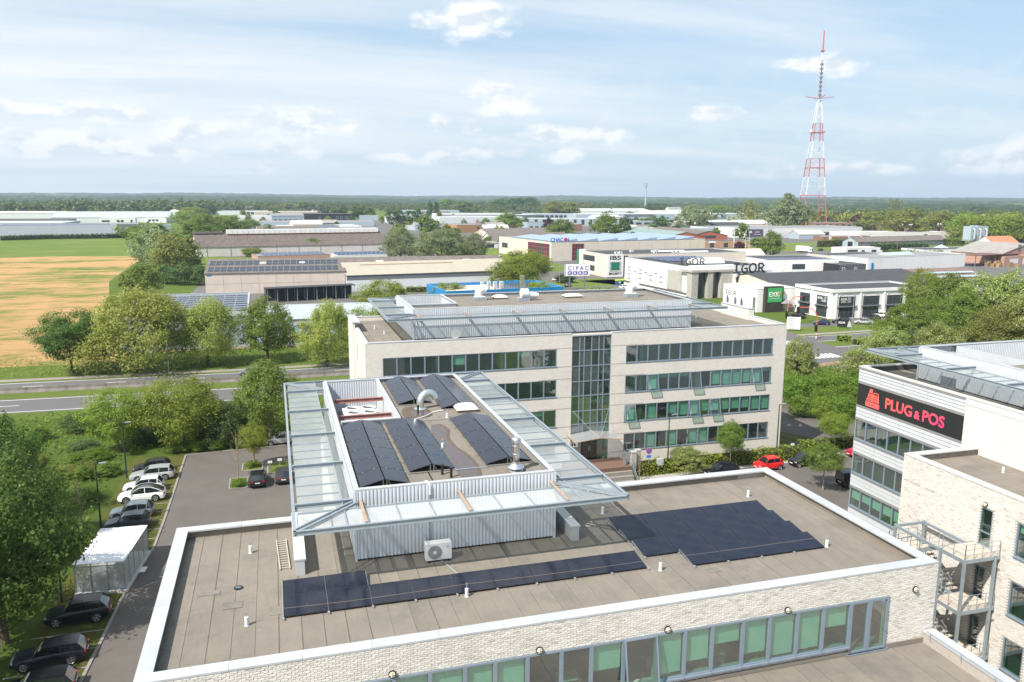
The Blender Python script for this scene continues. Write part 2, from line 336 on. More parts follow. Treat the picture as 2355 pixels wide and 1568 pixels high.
        nbump(nt, b, nnoise(nt,9*sc_,6,.75), .35); return m
    G['grass'] = grass('meadow_grass', (.105,.165,.030), (.15,.21,.042), (.085,.13,.026))
    G['verge'] = grass('verge_grass', (.115,.19,.030), (.17,.235,.045), (.22,.24,.075))
    G['bay'] = grass('grass_paver', (.17,.18,.045), (.23,.215,.065), (.125,.155,.04), 2.5)
    # stubble field: straw swathes with green bands left between them
    m, nt, b, out = NM('straw_field'); tc = nt.nodes.new('ShaderNodeTexCoord'); sp = nt.nodes.new('ShaderNodeSeparateXYZ'); nt.links.new(tc.outputs['Object'], sp.inputs[0])
    g1 = nnoise(nt, .045, 8, .68, stretch=(.26,.85,1), rot=R(3)); g2 = nnoise(nt, .20, 7, .72, stretch=(.5,1.1,1), rot=R(3))
    yb = nmath(nt,'MULTIPLY_ADD',sp.outputs[1],1/70,-6.1,clamp=True)          # the far half is still green
    gm = nmath(nt,'ADD',nmath(nt,'ADD',nmath(nt,'MULTIPLY_ADD',g1,6.5,-3.05),nmath(nt,'MULTIPLY_ADD',g2,4.0,-2.0)),nmath(nt,'MULTIPLY',yb,3.2),clamp=True)
    straw = nmix(nt, nramp(nt,nnoise(nt,.6,7,.7,stretch=(.25,1.6,1)),[(.3,0.0),(.7,1.0)]), (.46,.265,.115), (.58,.36,.18))
    straw = nmix(nt, nmath(nt,'MULTIPLY',nramp(nt,nnoise(nt,.11,6,.7,stretch=(.3,1,1)),[(.45,0.0),(.7,1.0)]),.5), straw, (.36,.25,.11))
    grn = nmix(nt, nramp(nt,nnoise(nt,.35,7,.7,stretch=(.3,1,1)),[(.3,0.0),(.7,1.0)]), (.085,.155,.028), (.17,.225,.045))
    grn = nmix(nt, nmath(nt,'MULTIPLY',nramp(nt,nnoise(nt,.05,6,.65,stretch=(.4,1,1)),[(.5,0.0),(.66,1.0)]),.5), grn, (.24,.24,.085))
    c = nmix(nt, gm, straw, grn); nt.links.new(c, b.inputs['Base Color']); b.inputs['Roughness'].default_value = .95; b.inputs['Specular IOR Level'].default_value = .1
    nbump(nt, b, nnoise(nt,1.8,6,.75,stretch=(.5,1.4,1)), .5); G['field'] = m
    # asphalt
    def asphalt(name, a, bb, tracks=0):
        m, nt, b, out = NM(name); c = nmix(nt, nramp(nt,nnoise(nt,.22,8,.65),[(.3,0.0),(.7,1.0)]), a, bb)
        if tracks: c = nmix(nt, nmath(nt,'MULTIPLY',nramp(nt,nnoise(nt,.35,5,.6,stretch=(.04,1.6,1)),[(.42,0.0),(.62,1.0)]),tracks), c, tuple(x*.62 for x in a))
        c = nmix(nt, .3, c, nmix(nt, nnoise(nt,55,3,.7), (.03,.03,.03), (.22,.21,.2)))
        c = nmix(nt, nmath(nt,'MULTIPLY',nramp(nt,nnoise(nt,.9,8,.75),[(.60,0.0),(.72,1.0)]),.35), c, (.05,.047,.044))
        nt.links.new(c, b.inputs['Base Color']); b.inputs['Roughness'].default_value = .9; b.inputs['Specular IOR Level'].default_value = .3; nbump(nt, b, nnoise(nt,45,4,.7), .01); return m
    G['asphalt'] = asphalt('car_park_asphalt', (.100,.086,.077), (.145,.126,.112)); G['road'] = asphalt('road_asphalt', (.125,.118,.122), (.155,.148,.152), .35); G['yard'] = asphalt('yard_paving', (.11,.105,.10), (.16,.15,.14))
    # painted metal façade of the striped hall
    m, nt, b, out = NM('striped_cladding'); tc = nt.nodes.new('ShaderNodeTexCoord'); sp = nt.nodes.new('ShaderNodeSeparateXYZ'); nt.links.new(tc.outputs['Object'], sp.inputs[0])
    u = nmath(nt,'ADD',nmath(nt,'MULTIPLY',sp.outputs[0],.55),nmath(nt,'MULTIPLY',sp.outputs[2],.42)); fr = nmath(nt,'FRACT',u)
    c = nmix(nt, nmath(nt,'LESS_THAN',fr,.42), (.70,.50,.42), (.22,.52,.72)); nt.links.new(c, b.inputs['Base Color']); b.inputs['Roughness'].default_value = .5; G['stripes'] = m
    # far wooded hills with fields and roofs between the woods
    m, nt, b, out = NM('wooded_hill'); n = nnoise(nt,.0028,7,.62,stretch=(1,.45,1)); n2 = nnoise(nt,.028,6,.7)
    c = nmix(nt, nramp(nt,n2,[(.32,0.0),(.68,1.0)]), (.026,.052,.016), (.070,.105,.030))
    c = nmix(nt, nramp(nt,n,[(.60,0.0),(.64,1.0)]), c, (.17,.18,.06)); c = nmix(nt, nramp(nt,nnoise(nt,.0041,5,.6,stretch=(1,.5,1)),[(.67,0.0),(.69,1.0)]), c, (.40,.29,.17))
    vo = nt.nodes.new('ShaderNodeTexVoronoi'); vo.inputs['Scale'].default_value = .022; tc = nt.nodes.new('ShaderNodeTexCoord'); nt.links.new(tc.outputs['Object'], vo.inputs['Vector'])
    spk = nmath(nt,'MULTIPLY',nmath(nt,'LESS_THAN',vo.outputs['Distance'],.16),nramp(nt,nnoise(nt,.0022,5,.6),[(.50,0.0),(.56,1.0)]))
    c = nmix(nt, spk, c, nmix(nt, vo.outputs['Color'], (.45,.20,.13), (.6,.58,.55))); nt.links.new(c, b.inputs['Base Color']); b.inputs['Roughness'].default_value = 1; b.inputs['Specular IOR Level'].default_value = 0
    nbump(nt, b, nnoise(nt,.05,6,.75), 14); G['hill'] = m
    return G
G = special()
WHITE = M('white_render', (.80,.79,.77), .7, .04, .6, dirt=.12); COPING = M('coping_metal', (.47,.485,.50), .5, .07, .8, metal=.1, rnd=.05, dirt=.16); STEEL = M('galvanised_steel', (.36,.41,.45), .45, .08, 2, metal=.45)
CLAD = M('ribbed_cladding', (.58,.61,.65), .45, .06, .7, metal=.15); FRAME = M('blue_grey_frame', (.235,.285,.345), .4, .06, 2, metal=.2); DARKMET = M('dark_metal', (.035,.037,.04), .5, .1)
RUST = M('rusted_steel', (.40,.27,.18), .8, .25, 5); CONC = M('concrete', (.42,.40,.37), .85, .12, 1.2, dirt=.3, bump=.004); KERB = M('kerb_concrete', (.26,.235,.21), .9, .12, 3); PAINT = M('road_paint', (.75,.74,.72), .6, .08, 5)
DARK = M('dark_interior', (.055,.058,.055), .9, .2); BLACK = M('black_plastic', (.02,.02,.021), .45, .1); ALU = M('aluminium', (.62,.64,.66), .3, .05, 4, metal=.8); PLAST = M('white_plastic', (.78,.78,.76), .4, .04)
BLIND = M('roller_blind', (.70,.74,.70), .85, .04, 4); BRICKDK = M('grey_mortar_wall', (.40,.365,.33), .95, .15, 8)
GRP = {}

# ---------------------------------------------------------------- ground, field, roads, hills
def sheet(name, pts, z, mat, kind='structure'):
    mb = MB(); mb.poly([(x,y,z) for x, y in pts], [tuple(range(len(pts)))]); return mb.build(name, mat, kind=kind)
def grid_sheet(name, pts, z, mat): return sheet(name, pts, z, mat)
# the ground reaches past the hills
gm = MB(); S_ = 16000
gm.poly([(-S_,-600,0),(S_,-600,0),(S_,S_,0),(-S_,S_,0)], [(0,1,2,3)]); gm.build('ground', G['grass'], kind='structure')
sheet('field', [(-420,137),(-24,137),(-36,200),(-47,260),(-54,300),(-57.5,371),(-60,440),(-92,640),(-200,655),(-420,660)], .004, G['field'])
def hy(x):                                   # the main road bends gently
    xs = [-700,-300,-120,-40,0,60,120,160,300,700]; ys = [40,14,3.5,.6,-.6,1.2,5,7.5,20,60]
    return float(np.interp(x, xs, ys))
def ribbon(name, o0, o1, z, mat, x0=-600, x1=600, step=10, z1=None, kind='structure', parent=None):
    xs = np.arange(x0, x1+.1, step); mb = MB(); n = len(xs); vs = [(x,hy(x)+o0,z) for x in xs]+[(x,hy(x)+o1,z) for x in xs]
    mb.poly(vs, [(i,i+1,i+1+n,i+n) for i in range(n-1)]); return mb.build(name, mat, parent=parent, kind=kind)
ribbon('verge', 96, 137, .008, G['verge'])
ribbon('road', 100.2, 109.6, .014, G['road']); ribbon('road', 115.4, 122.2, .014, G['road'])
ribbon('cycle_path', 123.4, 125.2, .014, M('pale_path', (.27,.24,.215), .9, .1, .8))
mk = MB()
for (o, w) in ((100.9,.18),(108.9,.18),(115.9,.14),(121.6,.18)):
    for x in range(-400,400,10): mk.bar((x,hy(x)+o,.019),(x+10,hy(x+10)+o,.019), w, .004)
for o in (105.0,118.7):
    for x in range(-400,104,13): mk.bar((x,hy(x)+o,.019),(x+3.2,hy(x+3.2)+o,.019), .16, .004)
mk.build('road_marking', PAINT, kind='structure')
# concrete safety barrier in the middle: separate cast lengths
bt = thing('crash_barrier', 'long low concrete barrier between the two carriageways', 'barrier', (0,114,0))
for x in range(-160,98,6):
    mb = MB(); mb.prismx([(-.3,.01),(.3,.01),(.22,.22),(.1,.45),(.08,.95),(-.08,.95),(-.1,.45),(-.22,.22)], 0, 5.96)
    if x == -160: _bm = mb.mesh('barrier_block', M('weathered_concrete', (.22,.195,.18), .9, .2, .8, dirt=.4))
    put('barrier_block', _bm, None, bt, loc=(x,hy(x)+114.2,0), rot=(0,0,math.atan2(hy(x+6)-hy(x),6)))
# crossing with side road
sheet('side_road', [(108,84),(119,84),(122,100),(126,140),(150,139),(150,143),(118,146),(109,104)], .022, G['road'])
sheet('red_cycle_path', [(104,98.5),(123,103.5),(123.4,101.5),(104,96.4)], .026, M('red_surfacing', (.33,.19,.15), .9, .15, 2))
mk = MB()
for i in range(9): mk.box(108.6+i*1.05,104.2,.028,109.15+i*1.05,108.4,.032)
for i in range(8): mk.box(111+i*1.05,119.4,.028,111.55+i*1.05,123.6,.032)
for i in range(5): mk.box(104.4,106+i*1.1,.028,107.6,106.55+i*1.1,.032)
mk.build('crosswalk_marking', PAINT, kind='structure')

# car park on the left of the near building
kerb = [(-8.6,8),(-8.05,18),(-7.66,23.5),(-7.32,29),(-6.95,36.1),(-6.6,39),(-5.85,44.5),(-5.72,52),(-5.7,72.6)]
sheet('car_park', kerb+[(17,74.2),(17,50.5),(96,50.5),(96,38),(24,38),(24,14),(0,14),(0,8)][:0]+[(16,74.2),(16,52),(26,51),(44.4,48.3),(60,49.4),(70,49.6),(96,49.6),(96,32),(22,32),(22,8)], .012, G['asphalt'])
sheet('grass_bay', [(-12.2,8)]+kerb+[(-11.8,73.2)], .008, G['bay'])
mb = MB()
for a, b_ in zip(kerb[:-1], kerb[1:]): mb.bar((*a,.04),(*b_,.04), .22, .12)
mb.bar((-5.7,72.6,.05),(16,74.2,.05), .2, .14); mb.build('kerb', KERB, kind='structure')
mb = MB()
for (x, y) in [(-5.7,67.9),(-5.7,64.6),(-5.75,61.4),(-5.8,58.7),(-5.8,56.2),(-5.82,53.9),(-5.83,51.5),(-5.81,49.2),(-5.87,46.9),(-6.91,33.5),(-7.11,30.3),(-7.3,27.8),(-7.54,25.3),(-7.8,22.5),(-7.9,20)]:
    mb.box(x-5.2,y-.06,.009,x-.1,y+.06,.028)
mb.build('bay_divider', KERB, kind='structure')
# planted islands
def island(label, x0, y0, x1, y1, gmat=None):
    t = thing('planting_island', label, 'planting bed', ((x0+x1)/2,(y0+y1)/2,0), group='kerbed planting beds')
    mb = MB()
    for p, q in (((x0,y0),(x1,y0)),((x1,y0),(x1,y1)),((x1,y1),(x0,y1)),((x0,y1),(x0,y0))): mb.bar((*p,.06),(*q,.06), .16, .14)
    mb.build('kerb', KERB, t); MB().box(x0+.08,y0+.08,.013,x1-.08,y1-.08,.09).build('soil', gmat or G['verge'], t)
island('small kerbed planting bed at the foot of the bare sapling in the car park', .1, 58.6, 2.0, 62)
island('kerbed planting bed beside the silver estate car', 1.3, 64.4, 3.6, 67.2)
island("kerbed grass strip beyond the two black hatchbacks", 4.2, 62.7, 8.5, 66.5)
island('kerbed grass strip behind the near parapet, left of the glass canopy', .8, 29, 7.5, 36, G['bay'])
# street between the buildings
sheet('pavement', [(44.4,48.3),(60,49.4),(70,49.6),(96,49.6),(96,51.3),(46,51.5)], .016, M('paving_slabs', (.36,.335,.31), .9, .1, 3))
sheet('terrace', [(36.8,47.4),(44.2,47.4),(44.2,51.9),(36.8,51.9)], .02, M('brown_pavers', (.16,.095,.07), .9, .2, 6))
sheet('car_park', [(66.5,51.5),(96,51.5),(99,66),(86,80),(66.5,80)], .018, G['asphalt'])
sheet('grass_bay', [(67,56.5),(75.8,56.8),(72.8,61.4),(67,61.2)], .022, G['bay']); sheet('grass_bay', [(84.5,73),(99,66),(99,52),(90,52)], .022, G['bay']); sheet('grass_bay', [(67,63.4),(72.5,63.4),(73,69),(67,69)], .022, G['bay'])
mb = MB()
for x in (69,71.5,74): mb.bar((x,56.6,.03),(x-2.2,61.2,.03), .12, .012)
mb.bar((67,62.3,.03),(73,62.4,.03), 1.4, .012); mb.build('bay_divider', KERB, kind='structure')
# industrial yards behind the main road
sheet('yard', [(-22,214),(150,214),(150,143),(210,143),(420,200),(560,420),(620,760),(560,1100),(-20,1120),(-20,300)], .006, G['yard'])
for i, p in enumerate([[(96,258),(135,262),(134,244),(112,238)],[(120,131),(160,131),(152,139),(127,137)],[(128,243),(140,247),(139,256),(131,268),(118,264)],[(105,300),(139,300),(139,345),(105,345)],[(215,330),(300,330),(300,372),(215,372)],[(300,395),(380,398),(380,420),(300,450)],[(340,440),(420,455),(440,480),(345,480)],[(-22,300),(60,300),(60,420),(-30,420)],[(96,360),(140,360),(140,470),(96,470)],[(400,330),(560,430),(520,480),(420,420)]]):
    sheet('lawn', p, .012, G['verge'])
# wooded hills along the horizon
rng = np.random.default_rng(4)
def hill(dist0, dist1, hfun, seed):
    r = np.random.default_rng(seed); na, nd = 420, 14; vs = []; fs = []
    a = np.linspace(R(-34), R(66), na); ph = r.uniform(0,6.28,8); fq = np.array([4.3,7.9,12.7,19,27,38,61,83])*r.uniform(.8,1.2,8)
    for j in range(nd):
        t = j/(nd-1); d = dist0+(dist1-dist0)*t; prof = math.sin(math.pi*min(1,t*1.02)*.5)
        for i in range(na):
            w = sum(math.sin(fq[k]*a[i]+ph[k]+t*2.2)*(.9 if fq[k] < 25 else .35) for k in range(8))/4
            h = (hfun(math.degrees(a[i]))+w*hfun.amp)*prof + r.normal(0,1)*hfun.rough*(.4+.6*prof)
            vs.append((CAM.x+d*math.sin(a[i]), CAM.y+d*math.cos(a[i]), max(h,-3)))
    for j in range(nd-1):
        for i in range(na-1): k = j*na+i; fs.append((k,k+1,k+na+1,k+na))
    mb = MB(); mb.poly(vs, fs); return mb.build('hill', G['hill'], kind='structure')
class HF:
    def __init__(s, xs, ys, amp, rough): s.xs = xs; s.ys = ys; s.amp = amp; s.rough = rough
    def __call__(s, a): return float(np.interp(a, s.xs, s.ys))
hill(5200, 8200, HF([-34,-10,5,18,30,48,66],[46,52,42,40,38,38,34], 15, 2.4), 1)
hill(3300, 4800, HF([-34,-12,0,10,22,30,40,50,66],[22,24,28,22,14,22,26,21,18], 13, 2.8), 2)
hill(2300, 2900, HF([-34,-12,0,10,22,34,46,66],[9,9,10,8,12,13,14,12], 5, 2.4), 3)
# ---------------------------------------------------------------- office buildings
def fbox(mb, o, u, n, a0, a1, b0, b1, z0, z1):
    P = lambda a, b, z: (o[0]+u[0]*a+n[0]*b, o[1]+u[1]*a+n[1]*b, z)
    vs = [P(a0,b0,z0),P(a1,b0,z0),P(a1,b1,z0),P(a0,b1,z0),P(a0,b0,z1),P(a1,b0,z1),P(a1,b1,z1),P(a0,b1,z1)]
    return mb.poly(vs, [(0,3,2,1),(4,5,6,7),(0,1,5,4),(1,2,6,5),(2,3,7,6),(3,0,4,7)])
FRONT = ((1,0),(0,-1)); WEST = ((0,-1),(-1,0)); 
def window(parent, o, basis, w, z0, z1, glass=None, blind=0, tilt=0, fw=.07, sill=True, trans=None, dep=.08, fmat=None):
    u, n = basis; fm = fmat or FRAME; mb = MB(); f = fw
    fbox(mb,o,u,n,0,f,-.06,dep,z0,z1); fbox(mb,o,u,n,w-f,w,-.06,dep,z0,z1); fbox(mb,o,u,n,f,w-f,-.06,dep,z1-f,z1); fbox(mb,o,u,n,f,w-f,-.06,dep,z0,z0+f)
    if sill: fbox(mb,o,u,n,-.01,w+.01,dep+.002,dep+.10,z0-.05,z0+.03)
    for t in trans or []: fbox(mb,o,u,n,f,w-f,-.05,dep-.01,t-.03,t+.03)
    win = mb.build('window', fm, parent)
    g = glass or G['glass']; pb = MB()
    if tilt:      # top-hung sash swung outwards
        H = z1-z0; c, s = math.cos(tilt), math.sin(tilt)
        def Q(a, h, b): return (o[0]+u[0]*a+n[0]*(dep+s*h+b*c), o[1]+u[1]*a+n[1]*(dep+s*h+b*c), z1-.02-h*c+b*s)
        sb = MB()
        for (a0,a1,h0,h1) in ((0,.07,0,H),(w-.07,w,0,H),(.07,w-.07,0,.07),(.07,w-.07,H-.07,H)):
            sb.poly([Q(a0,h0,0),Q(a1,h0,0),Q(a1,h1,0),Q(a0,h1,0),Q(a0,h0,.05),Q(a1,h0,.05),Q(a1,h1,.05),Q(a0,h1,.05)], [(0,3,2,1),(4,5,6,7),(0,1,5,4),(1,2,6,5),(2,3,7,6),(3,0,4,7)])
        sb.build('open_sash', fm, win); pb.poly([Q(.07,.07,.02),Q(w-.07,.07,.02),Q(w-.07,H-.07,.02),Q(.07,H-.07,.02)], [(0,1,2,3)])
    else:
        e = random.uniform(-.004,.004)
        pb.poly([(o[0]+u[0]*a+n[0]*b, o[1]+u[1]*a+n[1]*b, z) for a, b, z in ((f,.01+e,z0+f),(w-f,.01-e,z0+f),(w-f,.01-e*.5,z1-f),(f,.01+e*.6,z1-f))], [(0,1,2,3)])
    pb.build('pane', g, win)
    if blind: fbox(MB(),o,u,n,f+.02,w-f-.02,-.16,-.13,z1-.05-(z1-z0-.1)*blind,z1-.05).build('blind', BLIND, win)
    return win
def coping_run(parent, pts, z, w, th=.09, piece=3.0, mat=None, name='coping'):
    # capping in separate lengths around a closed or open run of axis-parallel edges
    for (a, b) in pts:
        a = Vector((*a,z-th/2)); b = Vector((*b,z-th/2)); L = (b-a).length; n = max(1,round(L/piece)); d = (b-a)/n
        for i in range(n):
            e = d.normalized()*.006; MB().bar(a+d*i+e, a+d*(i+1)-e, w, th).build(name, mat or COPING, parent)
def roof_sheets(parent, x0, x1, y0, y1, z, pitch=1.0, along='y', rows=1, th=.012):
    # lapped strips of roofing, each overlapping its neighbour
    mbs = {}; k = 0; rng_ = random.Random(int(x0*7+y0*3))
    n = max(1,round(((x1-x0) if along == 'y' else (y1-y0))/pitch))
    for i in range(n):
        a0 = (x0 if along == 'y' else y0)+((x1-x0) if along == 'y' else (y1-y0))*i/n; a1 = (x0 if along == 'y' else y0)+((x1-x0) if along == 'y' else (y1-y0))*(i+1)/n
        c = [ (y0 if along == 'y' else x0) ]; E_ = (y1 if along == 'y' else x1)
        while c[-1]+9 < E_: c.append(c[-1]+rng_.uniform(5,9))
        c.append(E_)
        for b0, b1 in zip(c[:-1], c[1:]):
            q = .035; z1 = z+th; z0 = z+.002
            # the lap: right edge rides up over the next strip, with a dark bitumen bead
            if along == 'y':
                vs = [(a0,b0,z0),(a1-q,b0,z1-.004),(a1+q,b0,z1+.004),(a0,b1,z0),(a1-q,b1,z1-.004),(a1+q,b1,z1+.004),(a1+q,b0,z0),(a1+q,b1,z0)]
            else:
                vs = [(b0,a1+q,z1+.004),(b0,a1-q,z1-.004),(b0,a0,z0),(b1,a1+q,z1+.004),(b1,a1-q,z1-.004),(b1,a0,z0),(b0,a1+q,z0),(b1,a1+q,z0)]
                vs = [vs[2],vs[1],vs[0],vs[5],vs[4],vs[3],vs[6],vs[7]]
            MB().poly(vs, [(0,1,4,3),(1,2,5,4),(2,6,7,5)]).build('roof_sheet', G['sheet'], parent)
            sm = MB(); r = rng_.uniform(.012,.05)
            if along == 'y': sm.box(a1+q,b0,z,a1+q+r,b1,z+.011)
            else: sm.box(b0,a1+q,z,b1,a1+q+r,z+.011)
            mbs.setdefault('s', []).append(sm)
    bead = MB()
    for s in mbs['s']: bead.poly(s.v, s.f)
    bead.build('bitumen_seam', M('bitumen', (.105,.096,.084), .8, .35, 3), parent)
def brick_wall(parent, o, basis, u0, u1, z0, z1, holes, near, bl=.30, bh=.10, seed=1):
    # courses of separate bricks standing proud of a recessed mortar bed; the largest in view are single parts
    r = random.Random(seed); u, n = basis; me = []
    for k in range(6):
        q = MB(); s = [r.uniform(-.006,.006) for _ in range(8)]; L = bl-.018; H = bh-.017
        vs = [(0,0,0),(L,0,0),(L,0,H),(0,0,H)]; fr = [(.006+s[0],-.016+s[1],.005),(L-.006+s[2],-.016+s[3],.004),(L-.005+s[4],-.017+s[5],H-.005),(.005+s[6],-.017+s[7],H-.004)]
        q.poly(vs+fr, [(4,5,6,7),(0,1,5,4),(1,2,6,5),(2,3,7,6),(3,0,4,7)]); me.append((q.mesh('brick', G['brick']), q.v, q.f))
    big = MB(); cand = []; ang = math.atan2(u[1], u[0]); nz = int((z1-z0)/bh)
    for j in range(nz):
        z = z0+j*bh+.006; a = u0-(j%2)*bl*.5-r.random()*.02
        while a < u1-.02:
            lo = max(a, u0); hi = min(a+bl, u1)
            if hi-lo > .06 and not any(h[0]-.02 < (lo+hi)/2 < h[1]+.02 and h[2]-.03 < z+bh/2 < h[3]+.03 for h in holes):
                cand.append((lo,hi,z,r.randrange(6),r.uniform(-.004,.006)))
            a += bl
    full = sorted([c for c in cand if c[1]-c[0] > bl-.03], key=near)[:300]; fs = set(full)
    for c in cand:
        lo, hi, z, k, e = c; P = (o[0]+u[0]*(lo+.007)+n[0]*e, o[1]+u[1]*(lo+.007)+n[1]*e, z)
        if c in fs: put('brick', me[k][0], None, parent, loc=P, rot=(0,0,ang))
        else:
            sx = (hi-lo)/bl; vs = [(P[0]+u[0]*x*sx-n[0]*y, P[1]+u[1]*x*sx-n[1]*y, z+zz) for x, y, zz in me[k][1]]; big.poly(vs, me[k][2])
    return big.build('brickwork', G['brick'], parent, kind='stuff')
random.seed(3)
# ================= near building
B1 = thing('office_building', 'near white brick office block whose flat roof carries solar panels and a ribbed penthouse', 'office building', (0,0,0))
CZ, RZ, FL = 13.325, 12.8, 8.86
wx = [33.61-1.56*i for i in range(21)][::-1]; real = {12:20.97,13:22.65,14:24.16,15:25.64,16:27.33,17:28.85,18:30.45,19:31.99,20:33.61,11:19.33,10:17.86,9:16.23,8:14.71}
wx = [real.get(i, wx[i]) for i in range(21)]; holes = [(wx[0],33.61,9.33,11.81),(33.61,35.97,8.90,11.81)]
w = wall_cells(MB(), 0, 39, 0, RZ, holes, lambda m,a,b,z0,z1: m.box(a,.03,z0,b,.42,z1))
w.box(0,.42,0,.4,15.6,RZ); w.box(38.6,.42,0,39,15.6,RZ); w.box(.4,15.2,0,38.6,15.6,RZ); w.box(0,.03,RZ,39,.42,CZ-.09); w.box(0,.42,RZ,.42,15.6,CZ-.09); w.box(38.58,.42,RZ,39,15.6,CZ-.09); w.box(.42,15.2,RZ,38.58,15.6,CZ-.09)
w.build('wall', BRICKDK, B1)
brick_wall(B1, (0,.03), FRONT, 0, 39, 8.92, 13.22, holes, lambda c: abs(c[0]-26)*.12+abs(c[2]-12.6), seed=2)
m = MB(); m.box(.5,.6,RZ-.3,38.5,15.1,RZ-.02); m.box(.5,.6,FL-.3,38.5,15.1,FL); m.box(.5,6.4,FL,38.5,6.6,RZ-.3); m.build('floor_slab', M('office_floor', (.22,.215,.205), .8, .1), B1)
blinds = [.8,0,.6,.9,.7,.5,.85,.9,1,0,0,.6,0,.92,.74,.46,.80,.95,.92,.52]
for i in range(20): window(B1, (wx[i],0.03), FRONT, wx[i+1]-wx[i], 9.33, 11.81, blind=blinds[i], tilt=R(11) if i == 12 else 0, fw=.09)
for i, (a, b) in enumerate(((33.61,34.78),(34.78,35.97))):
    d = window(B1, (a,.03), FRONT, b-a, 8.90, 11.81, fw=.13); d.name = 'glazed_door'
    (MB().box(b-.16,-.13,9.95,b-.10,-.06,10.02) if i == 1 else MB().box(a+.05,-.1,9.2,a+.1,-.06,9.4)).build('handle', ALU, d)
MB().box(33.5,-.12,8.86,36.08,-.02,8.93).build('threshold', FRAME, B1)
desk = M('pale_desk', (.55,.55,.5), .5, .05)
for i in (10,13,15,17,18):
    q = MB(); x = wx[i]+.3; q.box(x,.8,9.58,x+1.0,1.6,9.62); q.box(x,.8,FL,x+.05,1.6,9.58); q.box(x+.95,.8,FL,x+1.0,1.6,9.58); q.build('desk', desk, B1)
# terrace on the lower roof in front
m = MB(); m.box(-4,-24,0,39.05,0.02,FL-.03); m.box(38.4,-24,FL-.03,39.05,-.02,9.42); m.build('terrace_block', BRICKDK, B1)
roof_sheets(B1, -4, 38.35, -24, -.05, FL-.03, 1.0, 'y')
for i in range(13): MB().box(3+i*2.8,-.055,FL,3+i*2.8+2.78,-.003,FL+.22).build('upstand', G['sheet'], B1) if 3+i*2.8 < 33 else None
MB().box(36.05,-.055,FL,38.4,-.003,FL+.25).build('upstand', G['sheet'], B1)
coping_run(B1, [((38.72,-.05),(38.72,-24))], 9.52, .74)
rl = thing('roof_railing', 'thin steel hand rail along the terrace parapet at lower right', 'railing', (38.45,-5,9.52))
q = MB()
q.tube([(38.30,-.3,9.66),(38.30,-24,9.66)], .02, 6); q.build('rail', STEEL, rl)
for y in range(12): MB().tube([(38.42,-.6-y*2,9.1),(38.30,-.6-y*2,9.3),(38.30,-.6-y*2,9.66)], .018, 6).build('bracket', STEEL, rl)
# roof, parapet
roof_sheets(B1, .45, 38.55, .45, 15.2, RZ, 1.0, 'y')
for (a, b) in [((.42+i*2.4,15.17),(.42+i*2.4+2.38,15.17)) for i in range(16)]: MB().bar((a[0],a[1],13.0),(b[0],b[1],13.0), .05, .36).build('upstand', G['sheet'], B1) if b[0] < 38.6 else None
for i in range(6): MB().box(38.52,.5+i*2.4,RZ,38.575,.5+i*2.4+2.38,RZ+.34).build('upstand', G['sheet'], B1); MB().box(.425,.5+i*2.4,RZ,.48,.5+i*2.4+2.38,RZ+.34).build('upstand', G['sheet'], B1)
coping_run(B1, [((0.65,.33),(38.35,.33)),((.65,15.3),(38.35,15.3)),((.33,0.0),(.33,15.63)),((38.67,0.0),(38.67,15.63))], CZ, .66)
for x, y, x1, y1 in ((6.42,8.7,6.88,15.2),(21.66,8.8,22.1,15.2)):
    MB().box(x,y,RZ,x1,y1,13.62).build('stub_wall', COPING, B1); coping_run(B1, [(((x+x1)/2,y-.03),((x+x1)/2,15.2))], 13.71, x1-x+.14, piece=3.2)
# wing behind, under the penthouse
w = MB(); w.box(9.2,15.62,0,21.3,36.4,RZ); w.build('wall', G['brickwork'], B1)
